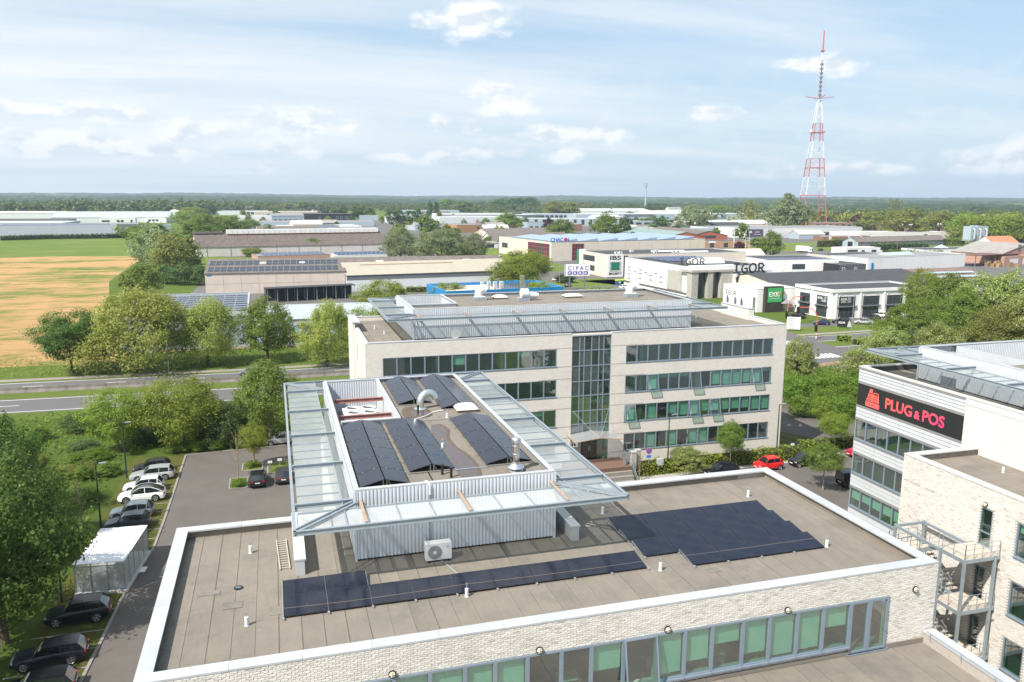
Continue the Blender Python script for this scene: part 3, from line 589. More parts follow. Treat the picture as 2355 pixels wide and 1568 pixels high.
# ---- penthouse
PX0, PX1, PY0, PY1, PZ = 9.58, 20.85, 9.57, 35.9, 16.85
def penthouse(parent, x0, x1, y0, y1, zb, zt, pit, pitch=.2, sheet_along='y', over=3.15, cz=None, nx=2, ny=4, beams=True, sheets=1.0, front=None):
    cz = cz or zt-.65
    for (p, q) in (((x0,y0),(x1,y0)),((x1,y1),(x0,y1)),((x1,y0),(x1,y1)),((x0,y1),(x0,y0))):
        corrugated(p, q, zb+.12, zt-.08, pitch, .045).build('cladding', CLAD, parent)
    q = MB()
    for x in (x0,x1):
        for y in (y0,y1): q.box(x-.07,y-.07,zb,x+.07,y+.07,zt-.09)
    q.build('corner_trim', CLAD, parent)
    r = zt-.36; px0, px1, py0, py1 = pit
    if py1 > y1-1.2: py1 = y1-.3
    def roofpart(a, b, c, d):
        MB().box(a,c,r-.18,b,d,r-.002).build('roof_deck', DARK, parent); roof_sheets(parent, a+.02, b-.05, c+.02, d-.02, r, sheets, sheet_along)
    if px1 < x1-.5: roofpart(px1+.08, x1-.15, y0+.15, y1-.15)
    roofpart(x0+.15, px1+.0, y0+.15, py0-.08)
    if py1 < y1-.5: roofpart(x0+.15, px1, py1+.1, y1-.15)
    for (a, b) in (((px0,py0),(px1,py0)),((px0,py1),(px1,py1)),((px0,py0),(px0,py1)),((px1,py0),(px1,py1))):
        corrugated(a, b, r-2.3, zt-.1, .2, .03).build('well_lining', CLAD, parent)
    MB().box(px0,py0,r-2.35,px1,py1,r-2.3).build('well_floor', G['sheet'], parent)
    cop = [((x0-.02,y0+.12),(x1+.02,y0+.12)),((x0-.02,y1-.12),(x1+.02,y1-.12)),((x0+.12,y0+.24),(x0+.12,y1-.24)),((x1-.12,y0+.24),(x1-.12,y1-.24)),((px0+.12 if px0 > x0+.5 else x0+.4,py0),(px1+.12,py0)),((px1,py0+.12),(px1,py1-.05))]
    if py1 < y1-.5: cop.append(((px0,py1),(px1+.12,py1)))
    coping_run(parent, cop, zt, .28, .07, 4.0)
    # glass canopy round it on steel brackets
    cv = thing('glass_canopy', GRP['canopy_label'], 'canopy', ((x0+x1)/2,y0-over,zb))
    X0, X1, Y0, Y1 = x0-over, x1+over, y0-over*.98, y1+over
    for (a, b) in (((X0,Y0),(X1,Y0)),((X0,Y1),(X1,Y1)),((X0,Y0),(X0,Y1)),((X1,Y0),(X1,Y1))):
        d = Vector((b[0]-a[0],b[1]-a[1],0)).normalized(); A = Vector((*a,cz)); Bq = Vector((*b,cz)); q = MB()
        e = d*.07
        q.bar(A-e+Vector((0,0,-.02)), Bq+e+Vector((0,0,-.02)), .15, .03); q.bar(A-e+Vector((0,0,-.13)), Bq+e+Vector((0,0,-.13)), .03, .20); q.bar(A-e+Vector((0,0,-.245)), Bq+e+Vector((0,0,-.245)), .15, .03)
        q.build('edge_beam', STEEL, cv)
    def ibeam(a, b, rust=False):
        q = MB(); A = Vector((*a,cz-.03)); Bq = Vector((*b,cz-.03)); q.bar(A+Vector((0,0,.08)),Bq+Vector((0,0,.08)),.16,.025); q.bar(A-Vector((0,0,.04)),Bq-Vector((0,0,.04)),.03,.21); q.bar(A-Vector((0,0,.16)),Bq-Vector((0,0,.16)),.16,.025); q.build('bracket_beam', STEEL, cv)
        if rust: MB().bar(A+Vector((0,0,.10)),Bq+Vector((0,0,.10)),.15,.012).build('rusted_flange', RUST, cv)
    bx = [x0+.3+(x1-x0-.6)*i/nx for i in range(nx+1)]; by = [y0+.3+(y1-y0-.6)*i/ny for i in range(ny+1)]
    for x in bx: ibeam((x,Y0+.1),(x,y0+.0), True); ibeam((x,Y1-.1),(x,y1))
    for y in by: ibeam((X0+.1,y),(x0,y)); ibeam((X1-.1,y),(x1,y))
    for (a, b) in (((X0+.15,Y0+.15),(x0,y0)),((X1-.15,Y0+.15),(x1,y0)),((X0+.15,Y1-.15),(x0,y1)),((X1-.15,Y1-.15),(x1,y1))):
        n = Vector((-(b[1]-a[1]),b[0]-a[0],0)).normalized()*.16
        for s in (-1,1): MB().bar(Vector((*a,cz-.05))+n*s, Vector((*b,cz-.05))+n*s, .09, .12).build('corner_brace', STEEL, cv)
    gz = cz-.17
    def panes(x_a, x_b, y_a, y_b, n, along, mat):
        for i in range(n):
            if along == 'x': a = (x_a+(x_b-x_a)*i/n, y_a, x_a+(x_b-x_a)*(i+1)/n, y_b)
            else: a = (x_a, y_a+(y_b-y_a)*i/n, x_b, y_a+(y_b-y_a)*(i+1)/n)
            MB().poly([(a[0]+.03,a[1]+.03,gz),(a[2]-.03,a[1]+.03,gz),(a[2]-.03,a[3]-.03,gz),(a[0]+.03,a[3]-.03,gz)],[(0,1,2,3)]).build('pane', mat, cv)
            if along == 'x': MB().bar((a[2],a[1],gz+.03),(a[2],a[3],gz+.03),.06,.07).build('glazing_bar', STEEL, cv)
            else: MB().bar((a[0],a[3],gz+.03),(a[2],a[3],gz+.03),.06,.07).build('glazing_bar', STEEL, cv)
    yi = y0-.12 
    gx = max(2,round((bx[1]-bx[0])/1.55))
    gap = .62 
    panes(x0+.3-over*.0, x1-.3, Y0+.12, y0-gap, gx*nx, 'x', front or G['canopy_front']); panes(X0+.12, x0+.3, Y0+.12, y0-gap, 2, 'x', front or G['canopy_front']); panes(x1-.3, X1-.12, Y0+.12, y0-gap, 2, 'x', G['canopy_side'])
    panes(x0, x1, y1+gap, Y1-.12, gx*nx, 'x', G['canopy_side'])
    gy = 4
    for i in range(ny):
        panes(X0+.2, x0-gap, by[i]+.1, by[i+1]-.1, gy, 'y', G['canopy_side']); panes(x1+gap, X1-.2, by[i]+.1, by[i+1]-.1, gy, 'y', G['canopy_side'])
    panes(X0+.2, x0-gap, y0-gap, by[0]-.1, 1, 'y', G['canopy_side']); panes(x1+gap, X1-.2, y0-gap, by[0]-.1, 1, 'y', G['canopy_side']); panes(X0+.2, x0-gap, by[-1]+.1, Y1-.2, 2, 'y', G['canopy_side']); panes(x1+gap, X1-.2, by[-1]+.1, Y1-.2, 2, 'y', G['canopy_side'])
    for (a, b) in (((x0-gap,Y0+.2),(x0-gap,Y1-.2)),((x1+gap,Y0+.2),(x1+gap,Y1-.2)),((X0+.2,y0-gap),(X1-.2,y0-gap)),((X0+.2,y1+gap),(X1-.2,y1+gap))): MB().bar((*a,gz+.05),(*b,gz+.05),.07,.09).build('inner_rail', STEEL, cv)
    return cv
GRP['canopy_label'] = 'steel and glass canopy framing the near penthouse with the solar roof'
penthouse(B1, PX0, PX1, PY0, PY1, RZ, PZ, (9.9,14.0,23.1,35.6), nx=2, ny=4)
q = MB(); q.bar((13.62,9.5,16.2),(13.62,9.5,12.9),.09,.05); q.build('conduit', STEEL, B1)
# red oxide beams across the well
for y in (31.5,26.6):
    q = MB(); q.box(9.95,y-.1,16.25,13.95,y+.1,16.28); q.box(9.95,y-.1,15.98,13.95,y+.1,16.01); q.box(9.95,y-.015,16.01,13.95,y+.015,16.25); q.build('beam', M('red_oxide', (.34,.16,.145), .7, .2, 3), B1)
# ---- solar arrays
def panel_mesh(w, h, cells): 
    q = MB(); q.cur = 1; q.box(0,0,-.035,w,h,-.002); q.cur = 0; q.poly([(.018,.018,0),(w-.018,.018,0),(w-.018,h-.018,0),(.018,h-.018,0)],[(0,1,2,3)])
    return q.mesh('panel', [cells, BLACK])
PAN = panel_mesh(2.04, 1.66, G['solar'])
def south_row(t, x0, n, yb, zb=13.16, zf=12.92, wy=1.6):
    tilt = math.asin((zb-zf)/wy)
    for i in range(n): put('panel', PAN, None, t, loc=(x0+i*2.06,yb-wy*math.cos(tilt),zf+random.uniform(-.004,.004)), rot=(tilt,0,random.uniform(-.001,.001)), scale=(1,wy/1.66,1))
    for i in range(n+1):
        x = x0+i*2.06-.01; q = MB(); q.bar((x,yb-wy-.08,12.84),(x,yb+.1,12.84),.05,.05); q.bar((x,yb-.03,12.84),(x,yb-.03,zb-.04),.04,.04); q.bar((x,yb-wy-.02,12.86),(x,yb-.03,zb-.06),.045,.04); q.build('rail', ALU, t)
        MB().box(x-.05,yb-wy-.16,RZ+.01,x+.05,yb-wy-.04,RZ+.13).build('clamp', ALU, t)
arr = thing('solar_array', 'black solar array of four stepped rows at the right of the near roof', 'solar panels', (30,7,RZ), group='solar arrays on the near building')
for n, x0, yb in ((5,24.68,10.66),(5,24.70,8.98),(5,24.70,7.26),(4,26.76,5.58)): south_row(arr, x0, n, yb)
arr2 = thing('solar_array', 'long single row of black solar panels along the front of the near roof', 'solar panels', (14,5,RZ), group='solar arrays on the near building')
south_row(arr2, 5.74, 9, 6.02); south_row(arr2, 5.74, 2, 7.66)
PAN2 = panel_mesh(1.40, 2.04, G['solar'])
def east_west(label, xl, xr, y0, n):
    t = thing('solar_array', label, 'solar panels', ((xl+xr)/2,y0,16.5), group='solar arrays on the penthouse roof'); xm = (xl+xr)/2; hw = (xr-xl)/2-.03; zl, zh = 16.66, 16.98; sl = math.hypot(hw,zh-zl); a = math.atan2(zh-zl,hw)
    for i in range(n):
        y = y0+i*2.065
        put('panel', PAN2, None, t, loc=(xl,y,zl), rot=(0,-a,random.uniform(-.002,.002)), scale=(sl/1.40,1,1))
        put('panel', PAN2, None, t, loc=(xm+.03,y,zh), rot=(0,a,random.uniform(-.002,.002)), scale=(sl/1.40,1,1))
    for i in range(n+1):
        y = y0+i*2.065-.012; q = MB(); q.bar((xl-.12,y,16.56),(xr+.12,y,16.56),.05,.05); q.bar((xm-.1,y,16.56),(xm-.1,y,zh-.05),.03,.03); q.bar((xm+.1,y,16.56),(xm+.1,y,zh-.05),.03,.03); q.build('rail', ALU, t)
    for i in range(1,n):
        for x in (xl+.35,xm-.35,xm+.35,xr-.35): MB().box(x-.03,y0+i*2.065-.03,16.66+.32*(1-abs(x-xm)/hw),x+.03,y0+i*2.065+.02,16.69+.32*(1-abs(x-xm)/hw)).build('clamp', ALU, t)
    return t
east_west('tent-shaped solar array at the far left of the penthouse roof, beside the open well', 14.58, 17.2, 27.45, 4)
east_west('tent-shaped solar array at the far right of the penthouse roof, behind the white skylight', 17.52, 20.3, 25.4, 5)
east_west('tent-shaped solar array at the near left corner of the penthouse roof', 9.98, 12.66, 10.4, 6)
east_west('tent-shaped solar array in the middle of the penthouse roof beside the puddle stain', 12.95, 15.58, 12.2, 5)
east_west('tent-shaped solar array on the right of the penthouse roof beside the steel chimney', 17.52, 20.34, 12.26, 5)
rp = random.Random(9); PATCH = M('repair_patch', (.185,.168,.145), .9, .2, 2, rnd=.12)
for k in range(9):
    x, y = rp.uniform(1.5,37), rp.uniform(1.0,14.4)
    if 6 < x < 22 and y > 8 or 24 < x < 35.5 and 3.8 < y < 11 or 5.5 < x < 24.5 and 4.2 < y < 7.8: continue
    a = rp.uniform(.5,1.1); b = rp.uniform(.4,1.0); MB().box(x,y,RZ+.0185,x+a,y+b,RZ+.026).build('repair_patch', PATCH, B1)
q = MB()
for k in range(420):
    x, y = (.5+abs(rp.gauss(0,.22)), rp.uniform(.6,15)) if k%3 else (rp.uniform(.6,4), .6+abs(rp.gauss(0,.5))); s = rp.uniform(.012,.05)
    q.poly([(x+s*math.cos(t),y+s*math.sin(t)*.8,RZ+.022) for t in (0,1.1,2.2,3.2,4.3,5.3)]+[(x,y,RZ+.022+s*.5)],[(i,(i+1)%6,6) for i in range(6)])
q.build('moss', M('roof_moss', (.24,.22,.12), .95, .35, 8), B1, kind='stuff')
# ---- things standing on the near roofs
def air_con(label, x, y, z, fans, w=1.35, d=.45, h=1.0, group=None):
    t = thing('air_conditioner', label, 'air conditioner', (x,y,z), group=group); MB().box(x-w/2,y-d/2,z+.12,x+w/2,y+d/2,z+h).build('casing', PLAST, t)
    for i, fx in enumerate(fans):
        q = MB(); q.tube([(x+fx,y-d/2-.004,z+h*.55),(x+fx,y-d/2-.03,z+h*.55)], h*.36, 20); g = q.build('fan_guard', M('fan_grey', (.42,.42,.41), .6, .1), t)
        q = MB(); q.tube([(x+fx,y-d/2-.031,z+h*.55),(x+fx,y-d/2-.045,z+h*.55)], h*.1, 12); q.build('hub', PLAST, g)
        q = MB()
        for k in range(4): q.tube([(x+fx+h*(.14+.065*k)*math.cos(s),y-d/2-.036,z+h*.55+h*(.14+.065*k)*math.sin(s)) for s in [2*math.pi*j/16 for j in range(17)]], .008, 4, False)
        q.build('guard_wire', BLACK, g)
    q = MB(); q.box(x-w/2+.1,y-d/2-.05,z,x-w/2+.22,y+d/2+.05,z+.12); q.box(x+w/2-.22,y-d/2-.05,z,x+w/2-.1,y+d/2+.05,z+.12); q.build('foot', BLACK, t); return t
ac = air_con('cream split air conditioner standing in front of the near ribbed penthouse', 13.85, 8.55, RZ, (-.22,), 1.4, .5, 1.05)
q = MB(); c_ = (14.34,8.29,13.62)
for a in (90,210,330):
    vx = .055*math.cos(R(a)); vz = .055*math.sin(R(a)); q.poly([(c_[0],c_[1],c_[2]),(c_[0]+vx-vz*.4,c_[1],c_[2]+vz+vx*.4),(c_[0]+1.7*vx,c_[1],c_[2]+1.7*vz),(c_[0]+vx+vz*.4,c_[1],c_[2]+vz-vx*.4)],[(0,1,2,3)])
q.build('maker_emblem', M('emblem_red', (.5,.02,.02), .5, .05), ac)
pit = thing('rooftop_chiller', 'white rooftop unit with round fans down in the penthouse well', 'air conditioner', (11.9,28.6,14.2))
MB().box(10.6,27.2,14.2,13.2,30,15.95).build('casing', PLAST, pit)
for (x, y) in ((11.35,29.35),(12.55,29.35),(12.55,28.0),(11.35,28.0)):
    q = MB(); q.lathe(x,y,[(.55,15.95),(.55,16.12),(.47,16.12),(.47,16.0)],20); f = q.build('fan_ring', PLAST, pit); MB().lathe(x,y,[(.46,15.96),(.46,16.0),(.1,16.02)],20).build('fan', DARKMET, f)
def goose(label, x, y, z, r, h, reach, flip=1, mat=None, group=None, dir_=(1,0)):
    t = thing('ventilation_duct', label, 'duct', (x,y,z), group=group); pts = [(x,y,z),(x,y,z+h)]
    n = 9
    for k in range(1,n+1): a = math.pi*.92*k/n; o = reach*(1-math.cos(a)); pts.append((x+dir_[0]*o,y+dir_[1]*o,z+h+reach*math.sin(a)))
    MB().tube(pts, r, 16).build('pipe', mat or STEEL, t, smooth=True)
    for p, p2 in zip(pts[1:-1], pts[2:]): MB().tube([Vector(p)-(Vector(p2)-Vector(p)).normalized()*.02, Vector(p)+(Vector(p2)-Vector(p)).normalized()*.02], r*1.05, 16).build('seam_ring', mat or STEEL, t)
    MB().lathe(x,y,[(r*1.9,z),(r*1.85,z+.06),(r*1.05,z+.14)],18).build('base_collar', STEEL, t); return t
goose('galvanised gooseneck duct between the tent-shaped solar arrays', 16.08, 26.2, 16.5, .26, .55, .62, mat=M('zinc_duct', (.62,.65,.65), .32, .06, 2, metal=.75), dir_=(.96,.25))
def skylight(label, x, y, z, w, d, group=None):
    t = thing('skylight', label, 'skylight', (x,y,z), group=group); MB().box(x-w/2,y-d/2,z,x+w/2,y+d/2,z+.22).build('curb', G['sheet'], t)
    q = MB(); n = 9; vs = []; fs = []
    for i in range(n):
        for j in range(n):
            u = -1+2*i/(n-1); v = -1+2*j/(n-1); vs.append((x+u*w*.54,y+v*d*.54,z+.26+.26*((1-u*u)*(1-v*v))**.45))
    for i in range(n-1):
        for j in range(n-1): k = i*n+j; fs.append((k,k+n,k+n+1,k+1))
    q.poly(vs,fs); q.box(x-w*.55,y-d*.55,z+.2,x+w*.55,y+d*.55,z+.26); q.build('dome', PLAST, t, smooth=True); return t
skylight('white domed skylight between the solar arrays on the near penthouse', 19.25, 24.95, 16.5, 1.5, 1.45)
def post(label, x, y, z, h=.42, r=.09, mat=None, group='lifeline anchor posts'):
    t = thing('anchor_post', label, 'anchor post', (x,y,z), group=group); MB().lathe(x,y,[(.11,z),(.105,z+.02),(r,z+.04),(r,z+h)],14).build('sleeve', mat or M('white_sleeve', (.66,.68,.70), .4, .05), t)
    if h < .6: MB().cyl(x,y,z+h,z+h+.24,.02,8).build('eye_rod', STEEL, t); MB().tube([(x-.05,y,z+h+.24),(x,y,z+h+.3),(x+.05,y,z+h+.24),(x,y,z+h+.2),(x-.05,y,z+h+.24)], .012, 6, False).build('eye', STEEL, t)
    return t
for lab, x, y in (('white anchor post beside the long solar row, left of the panels',4.12,4.31),('white anchor post near the ladder on the near roof',4.1,12.18),('white anchor post in front of the middle of the long solar row',14.41,4.18),('white anchor post between the two solar arrays',24.87,4.1),('white anchor post at the front right corner of the stepped array',35.2,4.1),('white anchor post behind the stepped solar array',35.28,12.11),('white anchor post under the right end of the glass canopy',24.95,12.09)): post(lab, x, y, RZ+.01)
for lab, x, y in (('white anchor post between skylight and middle solar array',17.5,23.3),('white anchor post standing in the puddle stain on the penthouse',15.75,16.4)): post(lab, x, y, 16.5, .34)
for lab, x, y in (('black vent pipe beside the gooseneck duct',15.69,25.05),('left of two black vent pipes at the front of the penthouse roof',14.75,11.6),('right of two black vent pipes at the front of the penthouse roof',15.14,11.0)):
    t = thing('vent_pipe', lab, 'vent pipe', (x,y,16.5), group='black vent pipes'); MB().cyl(x,y,16.5,17.0,.075,12).build('pipe', BLACK, t); MB().lathe(x,y,[(.1,17.0),(.1,17.1),(.05,17.12)],12).build('cap', BLACK, t)
ch = thing('steel_chimney', 'shiny steel chimney flue at the front right of the penthouse roof', 'chimney', (19.0,11.1,16.5))
MB().cyl(19,11.1,16.6,18.2,.2,18).build('flue', M('polished_steel', (.66,.64,.6), .16, .08, 3, metal=.95), ch, smooth=True); MB().lathe(19,11.1,[(.42,16.5),(.4,16.56),(.26,16.6),(.48,16.72),(.22,16.95)],20).build('flashing', ALU, ch, smooth=True); MB().lathe(19,11.1,[(.24,18.2),(.27,18.24),(.27,18.42),(.2,18.5)],18).build('cowl', ALU, ch, smooth=True)
for z in (16.98,17.5,18.0): MB().lathe(19,11.1,[(.2,z),(.215,z+.015),(.215,z+.04),(.2,z+.055)],18).build('band', ALU, ch)
ld = thing('ladder', 'aluminium ladder lying flat on the left of the near roof', 'ladder', (5.8,11.4,RZ))
for (a, b) in (((5.47,13.33),(5.64,9.57)),((5.99,13.34),(6.14,9.56))): MB().bar((*a,12.87),(*b,12.87),.05,.08).build('stile', M('ladder_alu', (.58,.53,.44), .5, .08, 4, metal=.3), ld)
for i in range(13):
    t_ = .04+i*.077; MB().bar((5.47+.17*t_,13.33-3.76*t_,12.875),(5.99+.15*t_,13.34-3.78*t_,12.875),.035,.035).build('rung', MATS['ladder_alu'], ld)
dr = thing('roof_drain', 'round black roof drain in the membrane left of the solar row', 'drain', (3.61,8.15,RZ)); MB().lathe(3.61,8.15,[(.22,RZ+.01),(.22,RZ+.06),(.15,RZ+.05),(.15,RZ+.02)],20).build('ring', BLACK, dr)
q = MB()
for k in range(4): a = math.pi*k/4; q.bar((3.61-.16*math.cos(a),8.15-.16*math.sin(a),RZ+.06),(3.61+.16*math.cos(a),8.15+.16*math.sin(a),RZ+.06),.02,.02)
q.build('grate', STEEL, dr)
rope = M('lifeline', (.30,.24,.16), .6, .1)
ln = thing('lifeline', 'thin lifeline wire stretched along the front of the near roof', 'wire', (14,4.3,13.4))
for a, b, s in (((4.12,4.31),(14.41,4.18),.10),((14.41,4.18),(24.87,4.1),.05),((24.87,4.1),(35.2,4.1),.03)):
    MB().tube([(a[0]+(b[0]-a[0])*i/10,a[1]+(b[1]-a[1])*i/10,13.47-s*math.sin(math.pi*i/10)) for i in range(11)], .0065, 5).build('wire', rope, ln)
cb = thing('cable_conduit', 'pale conduit snaking over the penthouse roof past the gooseneck duct', 'conduit', (16,24,16.5))
MB().tube([(14.2,23.3,16.56),(15,23.2,16.56),(16,23.9,16.56),(16.8,24.9,16.56),(17.6,25.2,16.56)], .035, 6).build('hose', PLAST, cb); MB().bar((15.7,22.9,16.54),(17.6,22.95,16.54),.08,.06).build('tray', ALU, cb); MB().bar((15.6,12.05,16.54),(17.6,12.1,16.54),.08,.06).build('tray', ALU, cb); MB().tube([(12.7,10.5,16.55),(13.1,10.0,16.6),(13.5,9.75,16.9),(13.62,9.45,16.75),(13.62,9.45,16.2)], .05, 6).build('hose', PLAST, cb)
MB().tube([(13.62,9.47,13.0),(13.66,9.3,12.86),(14.1,8.0,12.84),(14.6,6.2,12.84)], .035, 6).build('hose', STEEL, cb)
# puddle stains left on the penthouse roof
st_m = M('damp_stain', (.085,.062,.058), .16, .15, 3, spec=.6)
st_l = M('tide_mark', (.115,.085,.06), .8, .2, 3)
def blob(name, pts, z, mat, parent):
    cx = sum(p[0] for p in pts)/len(pts); cy_ = sum(p[1] for p in pts)/len(pts); P = []
    for i in range(len(pts)):
        p0, p1, p2, p3 = [pts[(i+k)%len(pts)] for k in (-1,0,1,2)]
        for t in (0,.25,.5,.75):
            P.append(tuple(.5*((2*p1[j])+(-p0[j]+p2[j])*t+(2*p0[j]-5*p1[j]+4*p2[j]-p3[j])*t*t+(-p0[j]+3*p1[j]-3*p2[j]+p3[j])*t**3)+random.uniform(-.03,.03) for j in (0,1)))
    return MB().poly([(x,y,z) for x, y in P],[tuple(range(len(P)))]).build(name, mat, parent)
ps = [(15.7,11.0),(16.4,10.4),(16.9,12.2),(16.85,14.4),(16.5,16.2),(16.4,18.4),(16.8,20.4),(16.3,21.8),(15.8,20.5),(15.7,17),(15.75,14)]
blob('stain', [(x+(.22 if x > 16.2 else 0),y) for x, y in ps], 16.532, st_l, B1); blob('puddle', ps, 16.536, st_m, B1)
blob('puddle', [(15.2,24.6),(15.9,24.2),(16.3,24.6),(15.9,25.6),(15.4,25.9)], 16.536, st_m, B1); blob('stain', [(14.6,24.2),(15.6,23.7),(16.6,24.3),(16.5,26.2),(15.4,26.9),(14.7,26.3)], 16.532, st_l, B1)
# round bulkhead lamps on the façade
BRASS = M('lamp_glass', (.78,.70,.52), .15, .06)
def lamp(label, x, y, z, n):
    t = thing('wall_lamp', label, 'wall lamp', (x,y,z), group='round façade lamps'); P = lambda d: (x+n[0]*d,y+n[1]*d,z)
    MB().tube([P(0),P(.08)], .17, 20).build('rim', BLACK, t); MB().tube([P(.08),P(.13),P(.16)], [.135,.12,.07], 18).build('lens', BRASS, t, smooth=True); o = (-n[1],n[0])
    MB().bar((x+n[0]*.15-o[0]*.15,y+n[1]*.15-o[1]*.15,z),(x+n[0]*.15+o[0]*.15,y+n[1]*.15+o[1]*.15,z),.02,.02).build('guard_bar', BLACK, t); MB().bar((x+n[0]*.15,y+n[1]*.15,z-.15),(x+n[0]*.15,y+n[1]*.15,z+.15),.02,.02).build('guard_bar', BLACK, t)
for lab, x in (('round lamp on the pier right of the terrace door',37.58),('round lamp above the windows nearest the terrace door',29.8),('round lamp right of the tilted open window',23.19),('round lamp left of the tilted open window',16.78),('leftmost round lamp at the bottom edge of the photo',10.13)): lamp(lab, x, .0, 11.98, (0,-1))
# ================= far office block across the street
B2 = thing('office_building', 'white brick office block with ribbon windows and number 16 entrance, across the street', 'office building', (14.76,51.93,0))
X0, X1, YF, YB, CT = 14.76, 66.0, 51.93, 71.4, 17.02
rows = ((13.3,15.3),(9.75,11.75),(6.22,8.25),(2.7,4.75))
holes = [(16.58,36.12,a,b) for a, b in rows]+[(44.61,64.22,a,b) for a, b in rows]+[(37.94,42.75,0,16.75)]
w = wall_cells(MB(), X0, X1, 1.2, CT-.08, holes, lambda m,a,b,z0,z1: m.box(a,YF,z0,b,YF+.4,z1))
wh = [(59.4-YF,60.2-YF,z,z+2.0) for z in (2.7,6.2,9.75,13.3)]
w2 = wall_cells(MB(), 0, YB-YF, 1.2, CT-.08, wh, lambda m,a,b,z0,z1: m.box(X0,YF+.4+a*(YB-YF-.4)/(YB-YF),z0,X0+.4,YF+.4+b*(YB-YF-.4)/(YB-YF),z1))
w.poly(w2.v, w2.f); w.box(X1-.4,YF+.4,1.2,X1,YB,CT-.08); w.box(X0+.4,YB-.4,1.2,X1-.4,YB,CT-.08); w.box(14.5,62.3,1.2,X0,68.4,17.6); w.build('wall', G['brickwork'], B2)
q = MB(); q.box(X0+.3,YF+.5,0,37.9,YB-.3,1.2); q.box(42.8,YF+.5,0,X1-.3,YB-.3,1.2); q.build('basement', DARK, B2)
q = MB()
for z in (1.2,4.95,8.45,11.95,15.5): q.box(X0+.45,YF+3.2,z-.1,X1-.45,YB-.45,z+.3); q.box(X0+.45,YF+.42,z-.1,37.9,YF+3.2,z+.3); q.box(42.8,YF+.42,z-.1,X1-.45,YF+3.2,z+.3)
q.box(X0+.45,YF+6,1.5,X1-.45,YF+6.2,15.4); q.build('floor_slab', M('office_inside', (.55,.54,.50), .85, .1), B2)
for k, x in enumerate((22.5,29.8,47,54.5,60.5)): MB().box(x,YF+1.2,1.5,x+.4,YF+6,15.4).build('partition', MATS['office_inside'], B2)
band = M('grey_brick_band', (.40,.365,.33), .95, .15, 9)
for a, b in rows:
    for z in (a-.12,b+.02):
        for xa, xb in ((34.0,37.9),(42.8,47.0)): MB().box(xa,YF-.004,z,xb,YF-.0015,z+.1).build('brick_band', band, B2)
rb = random.Random(8)
for ri, (a, b) in enumerate(rows):
    for i in range(13): window(B2, (16.58+19.54/13*i,YF+.1), FRONT, 19.54/13, a, b, blind=rb.choice((0,0,0,0,.3,.6)), sill=False)
    for i in range(14):
        op = (ri == 1 and i in (2,6,12)) or (ri == 2 and i in (0,6,8))
        window(B2, (44.61+19.61/14*i,YF+.1), FRONT, 19.61/14, a, b, blind=(rb.choice((.95,.9,0)) if ri == 1 and 6 < i < 12 else (rb.choice((.9,.75)) if ri == 2 and 3 < i else rb.choice((0,0,0,.25,.95)) if ri != 0 else 0)), tilt=R(13) if op else 0, sill=False)
    for xa, xb in ((16.5,36.2),(44.53,64.3)): MB().box(xa,YF-.06,a-.05,xb,YF+.09,a+.02).build('sill', FRAME, B2)
for z in (2.7,6.2,9.75,13.3): window(B2, (X0+.1,60.2), WEST, .8, z, z+2.0, sill=False)
# glazed stair hall
gx = [37.94,38.9,39.45,40.35,41.25,41.85,42.75]
zs = [2.05,4.7,6.35,7.9,9.7,11.4,13.2,15.0,16.7]
for j in range(1,len(zs)-1):
    for i in range(6): window(B2, (gx[i],YF+.12), FRONT, gx[i+1]-gx[i], zs[j], zs[j+1], sill=False, fw=.05, glass=G['glass_dark'] if (i+j)%3 else G['glass'])
MB().box(37.94,YF-.02,16.7,42.75,YF+.3,16.8).build('coping', COPING, B2); MB().box(37.94,YF+.3,16.2,42.75,YF+.8,17.0).build('upstand', DARKMET, B2)
for z in (5.0,8.5,12.0,15.5): MB().box(37.95,YF+1.6,z-.15,42.74,YF+3.2,z+.1).build('landing', MATS['office_inside'], B2)
# entrance
ent = MB(); ent.box(37.95,YF+.3,2.05,39.35,YF+.36,4.7); ent.build('glazed_screen', G['glass_dark'], B2); MB().box(41.35,YF+.3,2.05,42.74,YF+.36,4.7).build('glazed_screen', G['glass'], B2)
wood = M('dark_door_wood', (.075,.05,.035), .5, .25, 4)
for a in (39.42,40.4):
    d = MB().box(a,YF+.25,2.06,a+.93,YF+.33,4.55).build('door', DARKMET, B2)
    for k in range(5): MB().box(a+.14,YF+.235,2.25+k*.46,a+.8,YF+.249,2.25+k*.46+.30).build('door_panel', wood, d)
    MB().box(a+(.84 if a < 40 else .04),YF+.19,3.0,a+(.89 if a < 40 else .09),YF+.24,3.6).build('handle', ALU, d)
q = MB(); q.poly([(37.5,51.8,5.2),(40.4,51.8,5.55),(40.6,49.4,5.35),(37.55,49.5,5.0)],[(0,1,2,3)]); q.poly([(40.4,51.8,5.55),(43.2,51.8,5.2),(43.25,49.3,5.0),(40.6,49.4,5.35)],[(0,1,2,3)])
ca = thing('entrance_canopy', 'shallow glass canopy on thin rods over the number 16 entrance', 'canopy', (40.4,51.9,5)); q.build('pane', G['canopy_side'], ca)
q = MB()
for a, b in (((37.5,51.9,5.18),(37.55,49.5,4.98)),((40.4,51.9,5.52),(40.6,49.4,5.32)),((43.2,51.9,5.18),(43.25,49.3,4.98)),((37.55,49.5,4.98),(40.6,49.4,5.32)),((40.6,49.4,5.32),(43.25,49.3,4.98))): q.bar(a,b,.07,.09)
q.build('frame', RUST, ca); q = MB(); q.tube([(38.2,51.9,7.9),(40.3,49.6,5.4)],.018,6); q.tube([(42.6,51.9,7.9),(40.7,49.6,5.4)],.018,6); q.build('tie_rod', STEEL, ca)
